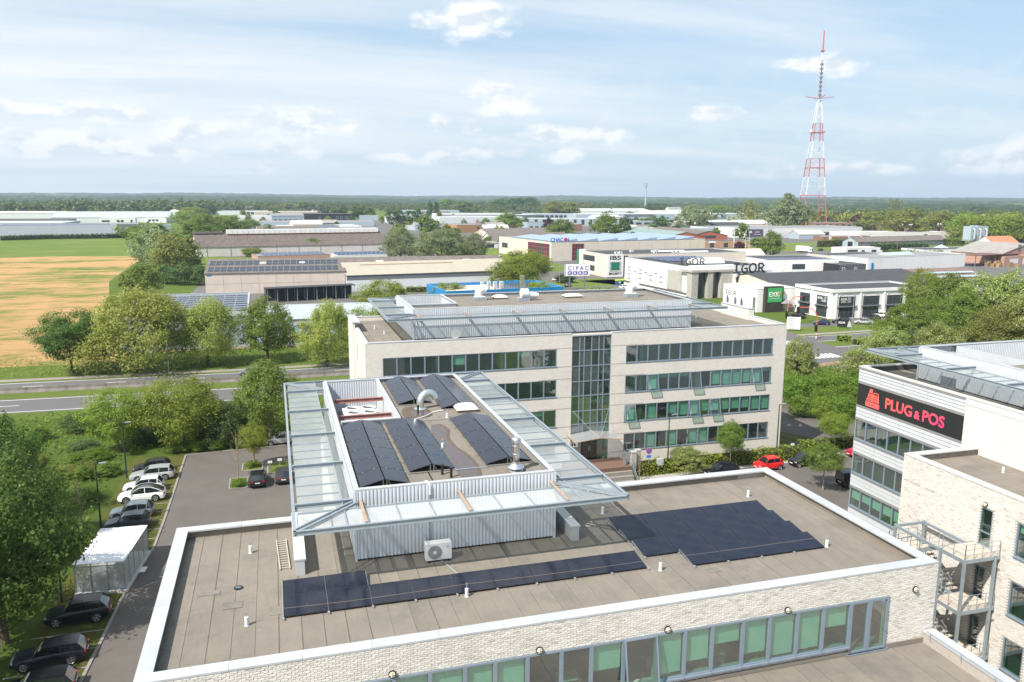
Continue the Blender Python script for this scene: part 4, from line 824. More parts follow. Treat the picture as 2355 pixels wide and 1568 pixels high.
plate = MB().box(38.05,YF+.28,3.55,38.95,YF+.295,4.25).build('number_plate', PLAST, B2); me = text_mesh('16', .55, BLACK, .012); put('number', me, None, plate, loc=(38.15,YF+.262,3.7), rot=(R(90),0,0))
stp = thing('entrance_steps', 'pale stone steps up to the number 16 entrance', 'steps', (41,48.5,0))
for k in range(4): MB().box(36.9,47.0+k*.36,.02,44.1,47.36+k*.36,.18+.45*k).build('step', KERB, stp)
MB().box(36.9,48.44,.02,44.1,51.9,1.98).build('landing', M('brown_pavers', (.16,.095,.07), .9), stp)
ra = thing('stair_railing', 'grey steel railing beside the entrance steps', 'railing', (44.4,49,0)); q = MB()
for k in range(7): q.bar((44.3,47.2+k*.7,min(.2+.42*k,1.9)),(44.3,47.2+k*.7,min(1.1+.42*k,2.95)),.04,.04)
q.tube([(44.3,47.2,1.1),(44.3,49.4,2.9),(44.3,51.6,2.95)],.03,6); q.tube([(44.3,47.2,.7),(44.3,49.4,2.4),(44.3,51.6,2.45)],.02,6); q.build('rail', STEEL, ra)
for i, (x, y) in enumerate(((45.1,50.2),(45.9,50.7),(43.5,49.0))):
    t = thing('concrete_pillar' if i < 2 else 'intercom_post', ('left of two concrete pillars by the entrance ramp','right of two concrete pillars by the entrance ramp','slim metal intercom post on the entrance terrace')[i], 'pillar', (x,y,0)); z0 = 0 if i < 2 else 1.98
    MB().box(x-(.3 if i < 2 else .1),y-(.3 if i < 2 else .1),z0,x+(.3 if i < 2 else .1),y+(.3 if i < 2 else .1),z0+(3.0 if i < 2 else 1.5)).build('shaft', CONC if i < 2 else ALU, t); MB().box(x-(.34 if i < 2 else .13),y-(.34 if i < 2 else .13),z0+(3.0 if i < 2 else 1.5),x+(.34 if i < 2 else .13),y+(.34 if i < 2 else .13),z0+(3.12 if i < 2 else 1.55)).build('cap', CONC if i < 2 else ALU, t)
roof_sheets(B2, X0+.4, 20.3, YF+.4, YB-.4, 16.45, 1.0, 'y'); roof_sheets(B2, 54.9, X1-.4, YF+.4, YB-.4, 16.45, 1.0, 'y'); MB().box(X0+.4,YF+.4,16.2,X1-.4,YB-.4,16.44).build('roof_deck', G['sheet'], B2)
for (a, b) in (((X0+.2,YF+.2),(37.9,YF+.2)),((42.8,YF+.2),(X1-.2,YF+.2)),((X0+.2,YB-.2),(X1-.2,YB-.2)),((X0+.2,YF+.4),(X0+.2,YB-.4)),((X1-.2,YF+.4),(X1-.2,59.2)),((X1-.2,66),(X1-.2,YB-.4))): coping_run(B2, [(a,b)], CT, .46, .08, 5)
q = MB(); q.box(X1-.75,59.2,16.45,X1+.02,66,17.85); q.build('raised_parapet', G['brickwork'], B2); coping_run(B2, [((X1-.36,59.15),(X1-.36,66.05))], 17.95, .9, .1, 3.5); coping_run(B2, [((14.9,62.2),(14.9,68.5))], 17.7, .9, .1, 3.2)
GRP['canopy_label'] = 'steel and glass canopy framing the grey penthouse of the far office block'
penthouse(B2, 20.5, 54.7, 55.5, 68.3, 16.45, 19.95, (21.0,26.2,59.3,67.2), pitch=.22, over=3.15, cz=19.35, nx=6, ny=2, front=G['canopy_clear'])
di = thing('satellite_dish', 'white satellite dish on the far block parapet', 'satellite dish', (24.5,52.3,16.9)); q = MB()
q.tube([(24.5,52.05,17.62),(24.5,52.0,17.6),(24.5,51.93,17.58)], [.12,.42,.56], 22); q.build('reflector', PLAST, di, smooth=True); MB().tube([(24.5,52.3,16.9),(24.5,52.1,17.55)],.04,8).build('mast', STEEL, di)
GV = 'roof ventilators of the far block'
WH = M('white_lacquer', (.78,.79,.78), .35, .04)
def vent_hood(label, x, y, z, s=1.0):
    t = thing('roof_ventilator', label, 'ventilator', (x,y,z), group=GV); MB().box(x-.75*s,y-.6*s,z,x+.75*s,y+.6*s,z+.4*s).build('base', STEEL, t); MB().box(x-.6*s,y-.5*s,z+.4*s,x+.6*s,y+.5*s,z+.5*s).build('collar', WH, t)
    pts = [(x-.12*s,y,z+.5*s),(x-.12*s,y,z+.85*s)]+[(x-.12*s+.55*s*(1-math.cos(a)),y,z+.85*s+.55*s*math.sin(a)) for a in [math.pi*.72*k/7 for k in range(1,8)]]
    MB().tube(pts, .5*s, 14).build('hood', WH, t, smooth=True); return t
vent_hood('white curved roof ventilator nearest the open well on the far block', 30.2, 63.9, 19.6); vent_hood('white curved roof ventilator at the right end of the far block roof', 49.8, 62.4, 19.6, 1.05)
t = thing('roof_fan', 'white boxed extractor fan with a steel flue in the middle of the far roof', 'ventilator', (35.3,62.2,19.6)); MB().box(34.6,61.6,19.6,36.0,62.8,20.0).build('base', STEEL, t)
MB().tube([(35.0,62.2,20.5),(35.9,62.2,20.5)],.55,16).build('fan_casing', WH, t, smooth=True); MB().tube([(35.9,62.2,20.3),(37.2,62.1,20.2)],[.4,.28],14).build('outlet', WH, t, smooth=True); MB().cyl(35.3,62.7,20.5,22.6,.3,16).build('flue', MATS['polished_steel'], t, smooth=True)
skylight('white domed skylight left of the puddle on the far block roof', 34.4, 64.9, 19.6, 1.5, 1.3, 'far roof skylights') if 0 else skylight('white domed skylight left of the boxed fan on the far block roof', 33.0, 64.6, 19.6, 1.6, 1.4); skylight('wide white skylight right of the boxed fan on the far block roof', 42.3, 63.6, 19.6, 2.2, 1.4)
for k, (x, y) in enumerate(((27.5,61.2),(31.5,58.2),(38.6,59.0),(44.9,60.1),(47,65.4),(51,61))): post(('leftmost','second','third','fourth','fifth','rightmost')[k]+' tiny white anchor post from the left on the far block roof', x, y, 19.6, .16, .05, STEEL, group='far roof anchor posts')
for lab, x, y in (('short anchor post on the far block left roof corner, farther one',17.3,64.5),('short anchor post on the far block left roof corner, nearer one',17.9,60.3),('short anchor post on the far block right roof corner',59.4,62.4)): post(lab, x, y, 16.47, .4, .08, group='far roof corner posts')

# ================= right-hand building
B3 = thing('office_building', 'right-hand office block with white panel bands and a black lettered fascia', 'office building', (50.9,0,0))
XW, YN = 57.3, 28.6
PANEL = M('white_facade_panel', (.54,.56,.585), .45, .03, .5, rnd=.03); GREYB = M('grey_fascia', (.24,.235,.24), .6, .05)
q = MB(); q.box(XW+.35,0,0,90,YN-.35,16.4); q.box(XW+.02,15.6,16.4,XW+.4,YN-.02,16.9); q.box(XW+.4,YN-.4,16.4,90,YN-.02,16.9); q.build('core', DARK, B3)
bands = [(15.42,16.9),(11.98+.02,13.38),(8.72,10.12),(5.38,6.84),(1.6,3.55)]
for bi, (z0, z1) in enumerate(bands):
    y = YN; ye = 16.62 if bi < 2 else 12
    while y > ye+.2:
        yn = max(ye, y-2.72); n = 4 if bi == 0 else 3
        for k in range(n): h = (z1-.36-z0)/n; MB().box(XW,yn+.012,z0+.2+h*k+.02,XW+.3,y-.012,z0+.2+h*(k+1)-.02).build('cladding_panel', PANEL, B3)
        y = yn
    MB().box(XW-.02,ye,z0,XW+.33,YN,z0+.2).build('fascia_strip', GREYB, B3); MB().box(XW-.03,ye,z1-.16,XW+.33,YN,z1).build('fascia_strip', GREYB, B3)
q = MB(); q.box(XW+.05,YN-.02,1.6,90,YN,16.9); q.build('wall', PANEL, B3)
for (z0, z1, bl) in ((10.15,11.97,0),(6.86,8.70,0),(3.58,5.36,.62)):
    for i in range(11): window(B3, (XW+.12,YN-1.35*i-.05), WEST, 1.35, z0, z1, blind=(bl and rb.uniform(.55,.8)), sill=True, fw=.06)
MB().box(XW+.33,YN-.02,3.5,XW+.36,YN-.01,3.6).build('window_post', FRAME, B3)
fa = MB().box(XW+.02,16.62,13.42,XW+.3,YN-.02,15.4).build('fascia_board', M('black_fascia', (.022,.024,.024), .35, .1), B3)
# lettering: gradient from orange to pink along the board
m_, nt, b_, o_ = NM('gradient_print'); tc = nt.nodes.new('ShaderNodeNewGeometry'); sp = nt.nodes.new('ShaderNodeSeparateXYZ'); nt.links.new(tc.outputs['Position'], sp.inputs[0])
gf = nmath(nt,'ADD',nmath(nt,'MULTIPLY_ADD',sp.outputs[1],-.085,2.20),nmath(nt,'MULTIPLY_ADD',sp.outputs[2],-.22,3.2),clamp=True)
nt.links.new(nmix(nt,gf,(.82,.13,.10),(.78,.03,.20)), b_.inputs['Base Color']); b_.inputs['Roughness'].default_value = .5
def on_fascia(me, y, z, s=1, name='lettering'): return put(name, me, None, fa, loc=(XW-.012,y,z), rot=(R(90),0,R(-90)), scale=(s,s,s))
x = 25.0
for chs, sz, dz in (('PLUG',1.32,.0),('&',.95,-.0),('POS',1.32,0)):
    me = text_mesh(chs, sz, m_, .035, .01); on_fascia(me, x+me['x0'], 13.93+dz); x -= me['w']+.24
# plugs cut into the two letters P
for yy in (24.62,18.98+.72): pass
# cash register emblem
q = MB(); q.poly([(0,0,0),(1.75,0,0),(1.75,.46,0),(0,.46,0)],[(0,1,2,3)]); q.poly([(.05,.52,0),(1.7,.52,0),(1.55,1.42,0),(.95,1.42,0),(.9,1.22,0),(.3,1.22,0)],[(0,1,2,3,4,5)]); q.poly([(.38,1.28,0),(.8,1.28,0),(.84,1.7,0),(.68,1.62,0),(.56,1.72,0),(.42,1.62,0)],[(0,1,2,3,4,5)]); em = q.mesh('emblem', m_)
on_fascia(em, 27.45, 13.55, 1, 'cash_register_emblem'); q = MB()
for i in range(3):
    for j in range(3):
        for bx_ in (.24,.98): q.poly([(bx_+i*.19+dx*.055,.62+j*.19+dy*.055,.004) for dx, dy in ((-1,0),(-.7,-.7),(0,-1),(.7,-.7),(1,0),(.7,.7),(0,1),(-.7,.7))],[tuple(range(8))])
q.box(1.0,1.2,.002,1.48,1.34,.006); q.box(.7,.2,.002,1.05,.25,.006); on_fascia(q.mesh('emblem_key', MATS['black_fascia']), 27.45, 13.55, 1, 'emblem_key')
q = MB(); q.box(0,0,0,.3,.2,.004); q.box(.3,.02,0,.42,.05,.004); q.box(.3,.15,0,.42,.18,.004); q.box(-.25,.08,0,0,.12,.004); pl = q.mesh('plug_mark', MATS['black_fascia'])
for yy in (24.72,19.72): on_fascia(pl, yy, 14.52, 1, 'plug_mark')
# brick end of that wing and the lower brick block in front
MB().box(XW,0,0,XW+.38,16.6,16.38).build('wall', G['brickwork'], B3); MB().box(XW-.03,0,16.4,XW+.4,16.6,16.92).build('fascia_strip', PANEL, B3)
coping_run(B3, [((XW+.2,0),(XW+.2,YN+.05)),((XW+.4,YN-.15),(90,YN-.15))], 17.02, .5, .1, 3.2, M('stone_coping', (.50,.49,.47), .8, .08, 1))
MB().box(XW+.4,0,16.3,90,YN-.4,16.45).build('roof_deck', G['sheet'], B3)
GRP['canopy_label'] = 'steel and glass canopy round the penthouse at the right edge'
penthouse(B3, 60.3, 78, -4, 24.8, 16.45, 19.4, (64,72,17.5,24.3), pitch=.22, over=3.05, cz=18.75, nx=3, ny=5)
lv = MB()
for k in range(9): lv.box(60.18,20.6,16.45+k*.105,60.3,22.15,16.52+k*.105)
lv.build('louvre', STEEL, B3)
XB = 50.9; bh = [(15.6-8.52,15.6-7.52,9.2,11.85),(15.6-8.5,15.6-7.6,5.2,7.75),(15.6-8.5,15.6-7.6,1.6,4.2),(15.6-5.7,15.6-4.2,9.5,11.85),(15.6-5.7,15.6-4.2,5.46,7.85),(15.6-5.7,15.6-4.2,1.6,3.9)]
bh += [(a+3.0,b+3.0,c,d) for a, b, c, d in bh[3:]]
w = wall_cells(MB(), 0, 25, 0, 13.2, bh, lambda m,a,b,z0,z1: m.box(XB+.03,15.6-b,z0,XB+.42,15.6-a,z1)); w.box(XB+.42,15.18,0,XW+.4,15.6,13.2); w.build('wall', BRICKDK, B3)
brick_wall(B3, (XB+.03,15.6), WEST, 0, 25, 0.1, 13.2, bh, lambda c: abs(c[0]-9)*.4+abs(c[2]-9), seed=5)
MB().box(XB+1.3,-9,0,XB+1.4,15,13).build('inner_wall', DARK, B3)
for i, (a, b, z0, z1) in enumerate(bh):
    d = window(B3, (XB+.12,15.6-a), WEST, b-a, z0, z1, sill=i > 2, fw=.09, trans=[z0+.95] if i < 3 else None, blind=.3 if i == 3 else 0)
    if i < 3: d.name = 'glazed_door'
# dark soldier bands
for z in (4.4,8.0,11.3): MB().box(XB+.008,12.4,z,XB+.0122,15.55,z+.12).build('brick_band', band, B3)
MB().box(XB+.42,-9.4,12.5,XW+22,15.18,12.78).build('roof_deck', G['sheet'], B3); roof_sheets(B3, XB+.45, XB+18, -9.4, 15.1, 12.8, 1.0, 'x')
coping_run(B3, [((XB+.33,-9.4),(XB+.33,15.62)),((XB+.66,15.3),(XB+24,15.3))], CZ, .66, .09, 3.2, MATS['stone_coping'])
for i in range(7): MB().box(XB+.45+i*2.6,15.0,12.8,XB+.45+i*2.6+2.58,15.03,13.2).build('upstand', M('bitumen', (.06,.056,.05)), B3)
post('white anchor post on the roof of the right-hand brick block', 55.6, 11.2, 12.82); lamp('round lamp above the tall fire door on the right-hand brick wall', XB, 8.14, 12.1, (-1,0))
# ---- outside escape stair
es = thing('fire_escape', 'galvanised steel escape stair tower between the near block and the right-hand wall', 'fire escape', (49.2,9,0))
PS = [(47.9,6.55),(50.4,6.55),(47.9,8.5),(50.4,8.8),(47.9,12.6),(50.4,12.6)]
for (x, y) in PS: MB().box(x-.08,y-.08,0,x+.08,y+.08,9.25).build('post', STEEL, es)
WOODG = M('grating_deck', (.50,.44,.36), .8, .12, 6)
def rail(pts, z):
    q = MB()
    for a, b in zip(pts[:-1], pts[1:]):
        for h in (.35,.7,1.05): q.tube([(a[0],a[1],z+h+a[2]),(b[0],b[1],z+h+b[2])], .02, 6)
        n = max(1,round(math.hypot(b[0]-a[0],b[1]-a[1])/.75))
        for i in range(n+1): f = i/n; p = [a[k]+(b[k]-a[k])*f for k in range(3)]; q.bar((p[0],p[1],z+p[2]),(p[0],p[1],z+p[2]+1.05),.035,.035)
    q.build('handrail', STEEL, es)
for z in (9.2,5.6,2.0):
    MB().box(47.95,6.6,z-.06,50.8,8.75,z).build('platform', WOODG, es); q = MB()
    for a, b in zip([(47.9,6.55),(50.75,6.55),(50.75,8.8),(47.9,8.8)],[(50.75,6.55),(50.75,8.8),(47.9,8.8),(47.9,6.55)]): q.bar((*a,z-.12),(*b,z-.12),.06,.26)
    q.build('edge_channel', STEEL, es); rail([(47.9,8.4,0),(47.9,6.55,0),(50.7,6.55,0)], z)
    MB().box(47.95,12.0,z-1.86,50.6,13.2,z-1.8).build('platform', WOODG, es); rail([(47.95,12,0),(47.95,13.2,0),(50.5,13.2,0)], z-1.8)
    for (xa, zt, zb) in ((48.0,z,z-1.8),(49.4,z-1.8,z-3.6)):
        if zb < -1.7: continue
        y0, y1 = (8.8,12.0) if zt == z else (12.0,8.8); n = 10; q = MB()
        for s in (0,1.1): q.bar((xa+s,y0,zt-.1),(xa+s,y1,zb-.1),.05,.24)
        q.build('stringer', STEEL, es)
        for i in range(1,n): f = i/n; y = y0+(y1-y0)*f; MB().box(xa+.03,y-.14,zt+(zb-zt)*f-.03,xa+1.07,y+.14,zt+(zb-zt)*f).build('tread', WOODG, es)
        rail([(xa,y0,0),(xa,y1,zb-zt)], zt)
q = MB()
for a, b in (((47.9,8.5,9.1),(47.9,12.6,9.1)),((50.4,8.8,9.1),(50.4,12.6,9.1)),((47.9,12.6,9.1),(50.4,12.6,9.1)),((47.9,12.6,5.4),(50.4,12.6,5.4))): q.bar(a,b,.12,.2)
q.build('tie_beam', STEEL, es)
q = MB()
for z in (8.6,5.0,1.5): q.bar((50.4,6.55,z),(50.88,6.55,z-.4),.05,.05); q.bar((50.4,8.8,z),(50.88,8.8,z),.05,.05)
q.build('wall_tie', STEEL, es)
# ---------------------------------------------------------------- vehicles
def carpaint(name, col, metal=.0, rough=.28):
    return M('paint_'+name, col, rough, .03, 1, metal=metal, coat=.22, spec=.3)
CGLASS = M('car_glass', (.012,.015,.018), .06, .1, 3, spec=.8, coat=.6); TYRE = M('tyre', (.018,.018,.018), .85, .1); RIM = M('alloy_rim', (.5,.51,.53), .3, .05, 3, metal=.7); LAMPW = M('headlamp', (.72,.75,.78), .1, .05, 3, spec=.8); LAMPR = M('tail_lamp', (.35,.012,.012), .15, .05, 3); PLATE = M('number_plate', (.75,.74,.70), .5, .03)
STY = {  # length, width, height, roof: windscreen base, roof front, roof rear, tail base (fractions of length), belt scale
 'hatch': (4.15,1.78,1.47,.21,.045,-.36,-.475,1.0), 'wagon': (4.78,1.83,1.48,.19,.05,-.39,-.485,1.0), 'suv': (4.55,1.86,1.66,.21,.06,-.36,-.47,1.12), 'coupe': (4.70,1.85,1.60,.24,.05,-.22,-.47,1.03),
 'sedan': (4.76,1.83,1.44,.19,.045,-.25,-.40,1.0), 'city': (3.45,1.63,1.46,.24,.09,-.36,-.48,1.02), 'roadster': (3.95,1.73,1.23,.12,.0,-.2,-.33,.92), 'van': (4.45,1.82,1.86,.24,.10,-.485,-.498,1.14)}
def car(label, style, paint, x, y, heading, group=None, black_roof=False, cat='car'):
    L, W, H, xa, xb, xc, xd, bs = STY[style]; w = W/2; t = thing('delivery_van' if style == 'van' else 'parked_car', label, cat, (x,y,0.02), R(heading), group, local=True)
    fx = [.5,.488,.45,.38,.30,.20,.05,-.12,-.25,-.33,-.42,-.47,-.492,-.5]; zt = [.56,.66,.74,.80,.86,.93,.955,.965,.985,1.0,1.0,.97,.86,.70]; hw = [.62,.78,.90,.97,1,1,1,1,1,1,.985,.95,.88,.78]; zb = [.36,.27,.22,.2,.2,.19,.19,.19,.2,.2,.22,.26,.32,.4]
    if style == 'van': zt = [z+.04 for z in zt]
    vs = []; fs = []; n = 11
    for f, z, h, b in zip(fx, zt, hw, zb):
        z *= bs; hh = h*w; X = f*L; m_ = (b+z)/2
        ring = [(-.84*hh,b),(-.97*hh,b+.07),(-hh,m_-.03),(-.985*hh,z-.17),(-.90*hh,z-.02),(0,z+.025)]; ring = ring+[(-a,c) for a, c in ring[-2::-1]]
        vs += [(X,a,c) for a, c in ring]
    for i in range(len(fx)-1):
        for k in range(n-1): a = i*n+k; fs.append((a,a+1,a+n+1,a+n))
        fs.append((i*n+n-1,i*n,(i+1)*n,(i+1)*n+n-1))
    fs.append(tuple(range(n))); fs.append(tuple(range(len(vs)-1,len(vs)-n-1,-1)))
    q = MB().poly(vs, fs); body = q.build('body', paint, t, smooth=True)
    zbelt = lambda f: float(np.interp(-f,[-v for v in fx],zt))*bs-.03
    gl = []; st = [(xa,zbelt(xa),.86),((xa+xb)/2,(zbelt(xa)+H-.04)/2+.06,.80),(xb,H-.06,.735),((xb+xc)/2,H,.745),(xc,H-.05,.72),((xc+xd)/2,(zbelt(xd)+H-.05)/2+(.07 if style in('coupe',) else .03),.76),(xd,zbelt(xd)+.02,.82)]
    vs = []; fs = []
    for f, z, tw in st:
        b = zbelt(f)-.03; vs += [(f*L,-.885*w,b),(f*L,-(.885*(1-(z-b)/(H-b))+tw*(z-b)/(H-b))*w if z > b+.1 else -.86*w,z),(f*L,0,z+.035),(f*L,(.885*(1-(z-b)/(H-b))+tw*(z-b)/(H-b))*w if z > b+.1 else .86*w,z),(f*L,.885*w,b)]
    for i in range(len(st)-1):
        for k in range(4): a = i*5+k; fs.append((a,a+1,a+6,a+5))
    fs += [(0,1,2,3,4),tuple(range(len(vs)-1,len(vs)-6,-1))]
    MB().poly(vs, fs).build('glasshouse', CGLASS if style != 'van' else CGLASS, t, smooth=True)
    # painted roof skin and pillars over the glass
    q = MB(); V = lambda i, j: Vector(vs[i*5+j]); up = Vector((0,0,.012)); pr = []
    for i in (2,3,4):
        for j in (1,2,3): pr.append(V(i,j)*1.0+up+Vector((.05*L*.25 if i == 2 else (-.03 if i == 4 else 0),(-.012 if j == 1 else .012 if j == 3 else 0),0)))
    q.poly(pr, [(0,1,4,3),(1,2,5,4),(3,4,7,6),(4,5,8,7)]); q.build('roof', CGLASS if black_roof else paint, t, smooth=True)
    for j, s in ((1,-1),(3,1)):
        q = MB(); o = Vector((0,s*.012,.004)); e = 0 if j == 1 else 4
        for a, b in ((0,1),(1,2),(2,3),(3,4),(4,5),(5,6)): q.bar(V(a,j)+o, V(b,j)+o, .05 if a < 2 else .045, .05)
        for i in ((3,) if style != 'van' else ()): q.bar(V(i,e)+o, V(i,j)+o, .07, .02)
        if style not in ('coupe','roadster'): q.bar(V(4,e)+o, V(4,j)+o, .10, .02)
        if style == 'van' and s: MB().poly([V(3,e)+o*2,V(4,e)+o*2,V(5,e)+o*2,V(5,j)+o*2,V(4,j)+o*2,V(3,j)+o*2],[(0,1,2,3,4,5)]).build('side_panel', paint, t)
        q.build('pillar', paint, t)
    r = .335 if style not in ('city','roadster') else .29; r = .36 if style in ('suv','coupe') else r; ax = (.305*L if style != 'city' else .34*L, -.305*L if style != 'city' else -.34*L)
    for a in ax:
        for s in (-1,1):
            MB().tube([(a,s*(w-.3),r+.03),(a,s*(w+.005),r+.03)], r+.065, 22).build('wheel_arch', BLACK, t); wl = MB().tube([(a,s*(w-.22),r),(a,s*(w+.005),r),(a,s*(w+.02),r)], [r,r,r*.93], 22).build('wheel', TYRE, t, smooth=True)
            q = MB(); yy = s*(w+.021); q.tube([(a,yy,r),(a,yy+s*.006,r)], r*.16, 10)
            for k in range(5): an = 2*math.pi*k/5+.3; q.bar((a,yy+s*.002,r),(a+math.cos(an)*r*.68,yy+s*.004,r+math.sin(an)*r*.68), .012, r*.22, up=(-math.sin(an),0,math.cos(an)))
            q.tube([(a+math.cos(k*math.pi/9)*r*.68,yy+s*.004,r+math.sin(k*math.pi/9)*r*.68) for k in range(19)], .018, 5, False); q.build('rim', RIM, wl)
    for s in (-1,1):
        MB().poly([(L*.492,s*w*.46,.60*bs),(L*.455,s*w*.90,.62*bs),(L*.435,s*w*.935,.74*bs),(L*.475,s*w*.5,.70*bs)],[(0,1,2,3) if s > 0 else (3,2,1,0)]).build('headlight', LAMPW, t)
        MB().box(-L*.493-.02,min(s*w*.52,s*w*.90),.72*bs,-L*.475,max(s*w*.52,s*w*.90),.88*bs).build('taillight', LAMPR, t)
        MB().box(xa*L-.22,min(s*w*.99,s*w*1.1),.96*bs,xa*L-.08,max(s*w*.99,s*w*1.1),1.07*bs).build('mirror', paint, t); MB().box(-.3*L+.4,min(s*(w-.01),s*(w+.006)),.24,.3*L-.4,max(s*(w-.01),s*(w+.006)),.31).build('sill', BLACK, t)
        MB().box(-.02*L,min(s*w*.985,s*w*1.004),.80*bs,.02*L,max(s*w*.985,s*w*1.004),.825*bs).build('door_handle', BLACK, t)
    MB().box(L*.494,-.26,.40,L*.503,.26,.51).build('number_plate', PLATE, t); MB().box(-L*.505,-.26,.62,-L*.496,.26,.73).build('number_plate', PLATE, t); MB().box(L*.487,-w*.5,.47,L*.4965,w*.5,.6).build('grille', BLACK, t); MB().box(-L*.502,-w*.7,.34,-L*.49,w*.7,.46).build('bumper', BLACK, t)
    return t
SIL = carpaint('silver', (.55,.57,.58), .5); WHT = carpaint('white', (.82,.82,.80)); GRY = carpaint('grey_blue', (.19,.23,.26), .4); BLK = carpaint('black', (.009,.010,.014)); DKB = carpaint('dark_blue', (.02,.035,.09), .2); DGR = carpaint('dark_grey', (.055,.058,.06), .3); RED = carpaint('red', (.62,.018,.020)); CRIM = carpaint('crimson', (.40,.01,.03), .2)
g1 = 'cars on the grass bays of the left car park'
car('dark grey hatchback, farthest car in the grass bay row', 'hatch', DGR, -8.9, 67.3, 180, g1)
car('silver estate car with roof rails, second farthest in the grass bay row', 'wagon', SIL, -8.5, 64.6, 180, g1)
car('silver-white hatchback half hidden behind the white crossover', 'hatch', carpaint('pearl', (.66,.70,.72), .2), -8.9, 60.9, 180, g1)
car('white crossover with a black glass roof in the grass bay row', 'coupe', WHT, -8.65, 57.85, 180, g1, True)
car('metallic grey-blue hatchback in front of the white crossover', 'hatch', GRY, -8.95, 53.25, 180, g1)
car('dark blue-grey hatchback partly hidden by the bicycle shelter roof', 'hatch', carpaint('slate', (.05,.065,.085), .3), -8.9, 50.4, 180, g1)
car('black estate car parked just in front of the bicycle shelter', 'suv', BLK, -9.6, 32.5, 182, g1)
car('dark navy estate car with chrome window trim near the bottom left', 'wagon', carpaint('navy', (.016,.018,.028), .2), -10.2, 26.7, 183, g1)
car('dark car cut off by the bottom edge of the photo', 'wagon', BLK, -10.1, 22.7, 183, g1)
car('black hatchback seen from behind, left of the glass canopy', 'hatch', BLK, 3.15, 59.9, 90); car('black hatchback seen from behind, partly hidden by the glass canopy', 'hatch', DGR, 5.95, 60.3, 90)
car('silver saloon parked against the bushes behind the glass canopy', 'sedan', SIL, 6.0, 74.6, 180)
car('bright red small hatchback parked by the hedge', 'city', RED, 62.0, 48.3, 180); car('black small hatchback behind the round street tree', 'city', BLK, 67.0, 48.4, 182); car('crimson red roadster beside the right-hand office block', 'roadster', CRIM, 76.4, 49.6, 183); car('black panel van seen from behind beside the right-hand block', 'van', BLK, 68.4, 40.6, -3, cat='van'); car('black car roof just showing above the near parapet', 'hatch', BLK, 55.4, 47.9, 180)
def px(zx, zy): return at(zx/1.0875, zy/1.0875)
car('grey-blue car driving on the far carriageway', 'hatch', GRY, 1.0, 118.6, 178)
# cars across the main road
def carpx(label, style, paint, sx, sy, hd, group=None): p = px(sx, sy); return car(label, style, paint, p.x, p.y, hd, group)
gi = 'cars parked by the furniture shop'
carpx('dark blue car at the left end of the row before the arched white shop','hatch',DKB,2053,812,150,gi); carpx('black off-road car behind the black banner','suv',BLK,2102,808,150,gi); carpx('silver saloon in the row before the arched white shop','sedan',SIL,2158,810,152,gi); carpx('dark grey car behind the silver saloon','hatch',DGR,2180,800,150,gi); carpx('white car at the right end of the row, by the tree','hatch',WHT,2200,793,150,gi); carpx('black car by the café hedge','suv',BLK,1992,795,120,gi)
gd = 'cars in the yards behind the main road'
carpx('white off-road car beside the round dark bush','suv',WHT,1372,671,10,gd); carpx('silver car on the street by the brown-roofed house','hatch',SIL,1250,642,60,gd); carpx('black van parked behind the purple lettered sign','van',BLK,1424,704,80,gd); carpx('dark car in front of the black van','sedan',DGR,1420,716,60,gd); carpx('white car left of the black van','hatch',WHT,1388,702,60,gd); carpx('white car behind the far block roof by the bins','hatch',WHT,1562,722,10,gd); carpx('black car beside the white shop base','hatch',BLK,1592,718,10,gd)
carpx('white and black estate car in front of the long beige warehouse','suv',SIL,716,733,5,gd); carpx('dark grey saloon in front of the long beige warehouse','sedan',DGR,758,732,5,gd); carpx('silver car by the flagpoles','hatch',SIL,1895,628,10,gd); carpx('black car behind the white lorry','hatch',BLK,2052,627,20,gd); carpx('dark car left of the wooden-cornered clinic','hatch',DGR,1240,700,40,gd)
p = px(1270,697); 
# lorry
p = px(2012,632); tr = thing('box_lorry', 'white box lorry parked in the yard behind the hedge', 'lorry', (p.x,p.y,0), R(-60), local=True)
MB().box(-5.2,-1.25,1.15,2.2,1.25,4.0).build('box_body', WHITE, tr); q = MB(); q.prism([(2.4,.6),(4.5,.6),(4.55,1.7),(4.3,3.2),(2.4,3.3)], -1.2, 1.2); q.build('cab', WHITE, tr); q = MB(); q.poly([(4.56,-1.05,1.75),(4.56,1.05,1.75),(4.33,1.0,2.95),(4.33,-1.0,2.95)],[(0,1,2,3)]); q.box(3.2,-1.22,1.8,4.1,-1.19,2.7); q.box(3.2,1.19,1.8,4.1,1.22,2.7); q.build('window', CGLASS, tr); MB().box(-5.1,-.5,.7,4.3,.5,1.1).build('chassis', BLACK, tr)
for a in (-3.6,-2.4,3.4):
    for s in (-1,1): wl = MB().tube([(a,s*.9,.5),(a,s*1.22,.5)], .5, 16).build('wheel', TYRE, tr); MB().tube([(a,s*1.22,.5),(a,s*1.23,.5)], .26, 10).build('rim', RIM, wl)
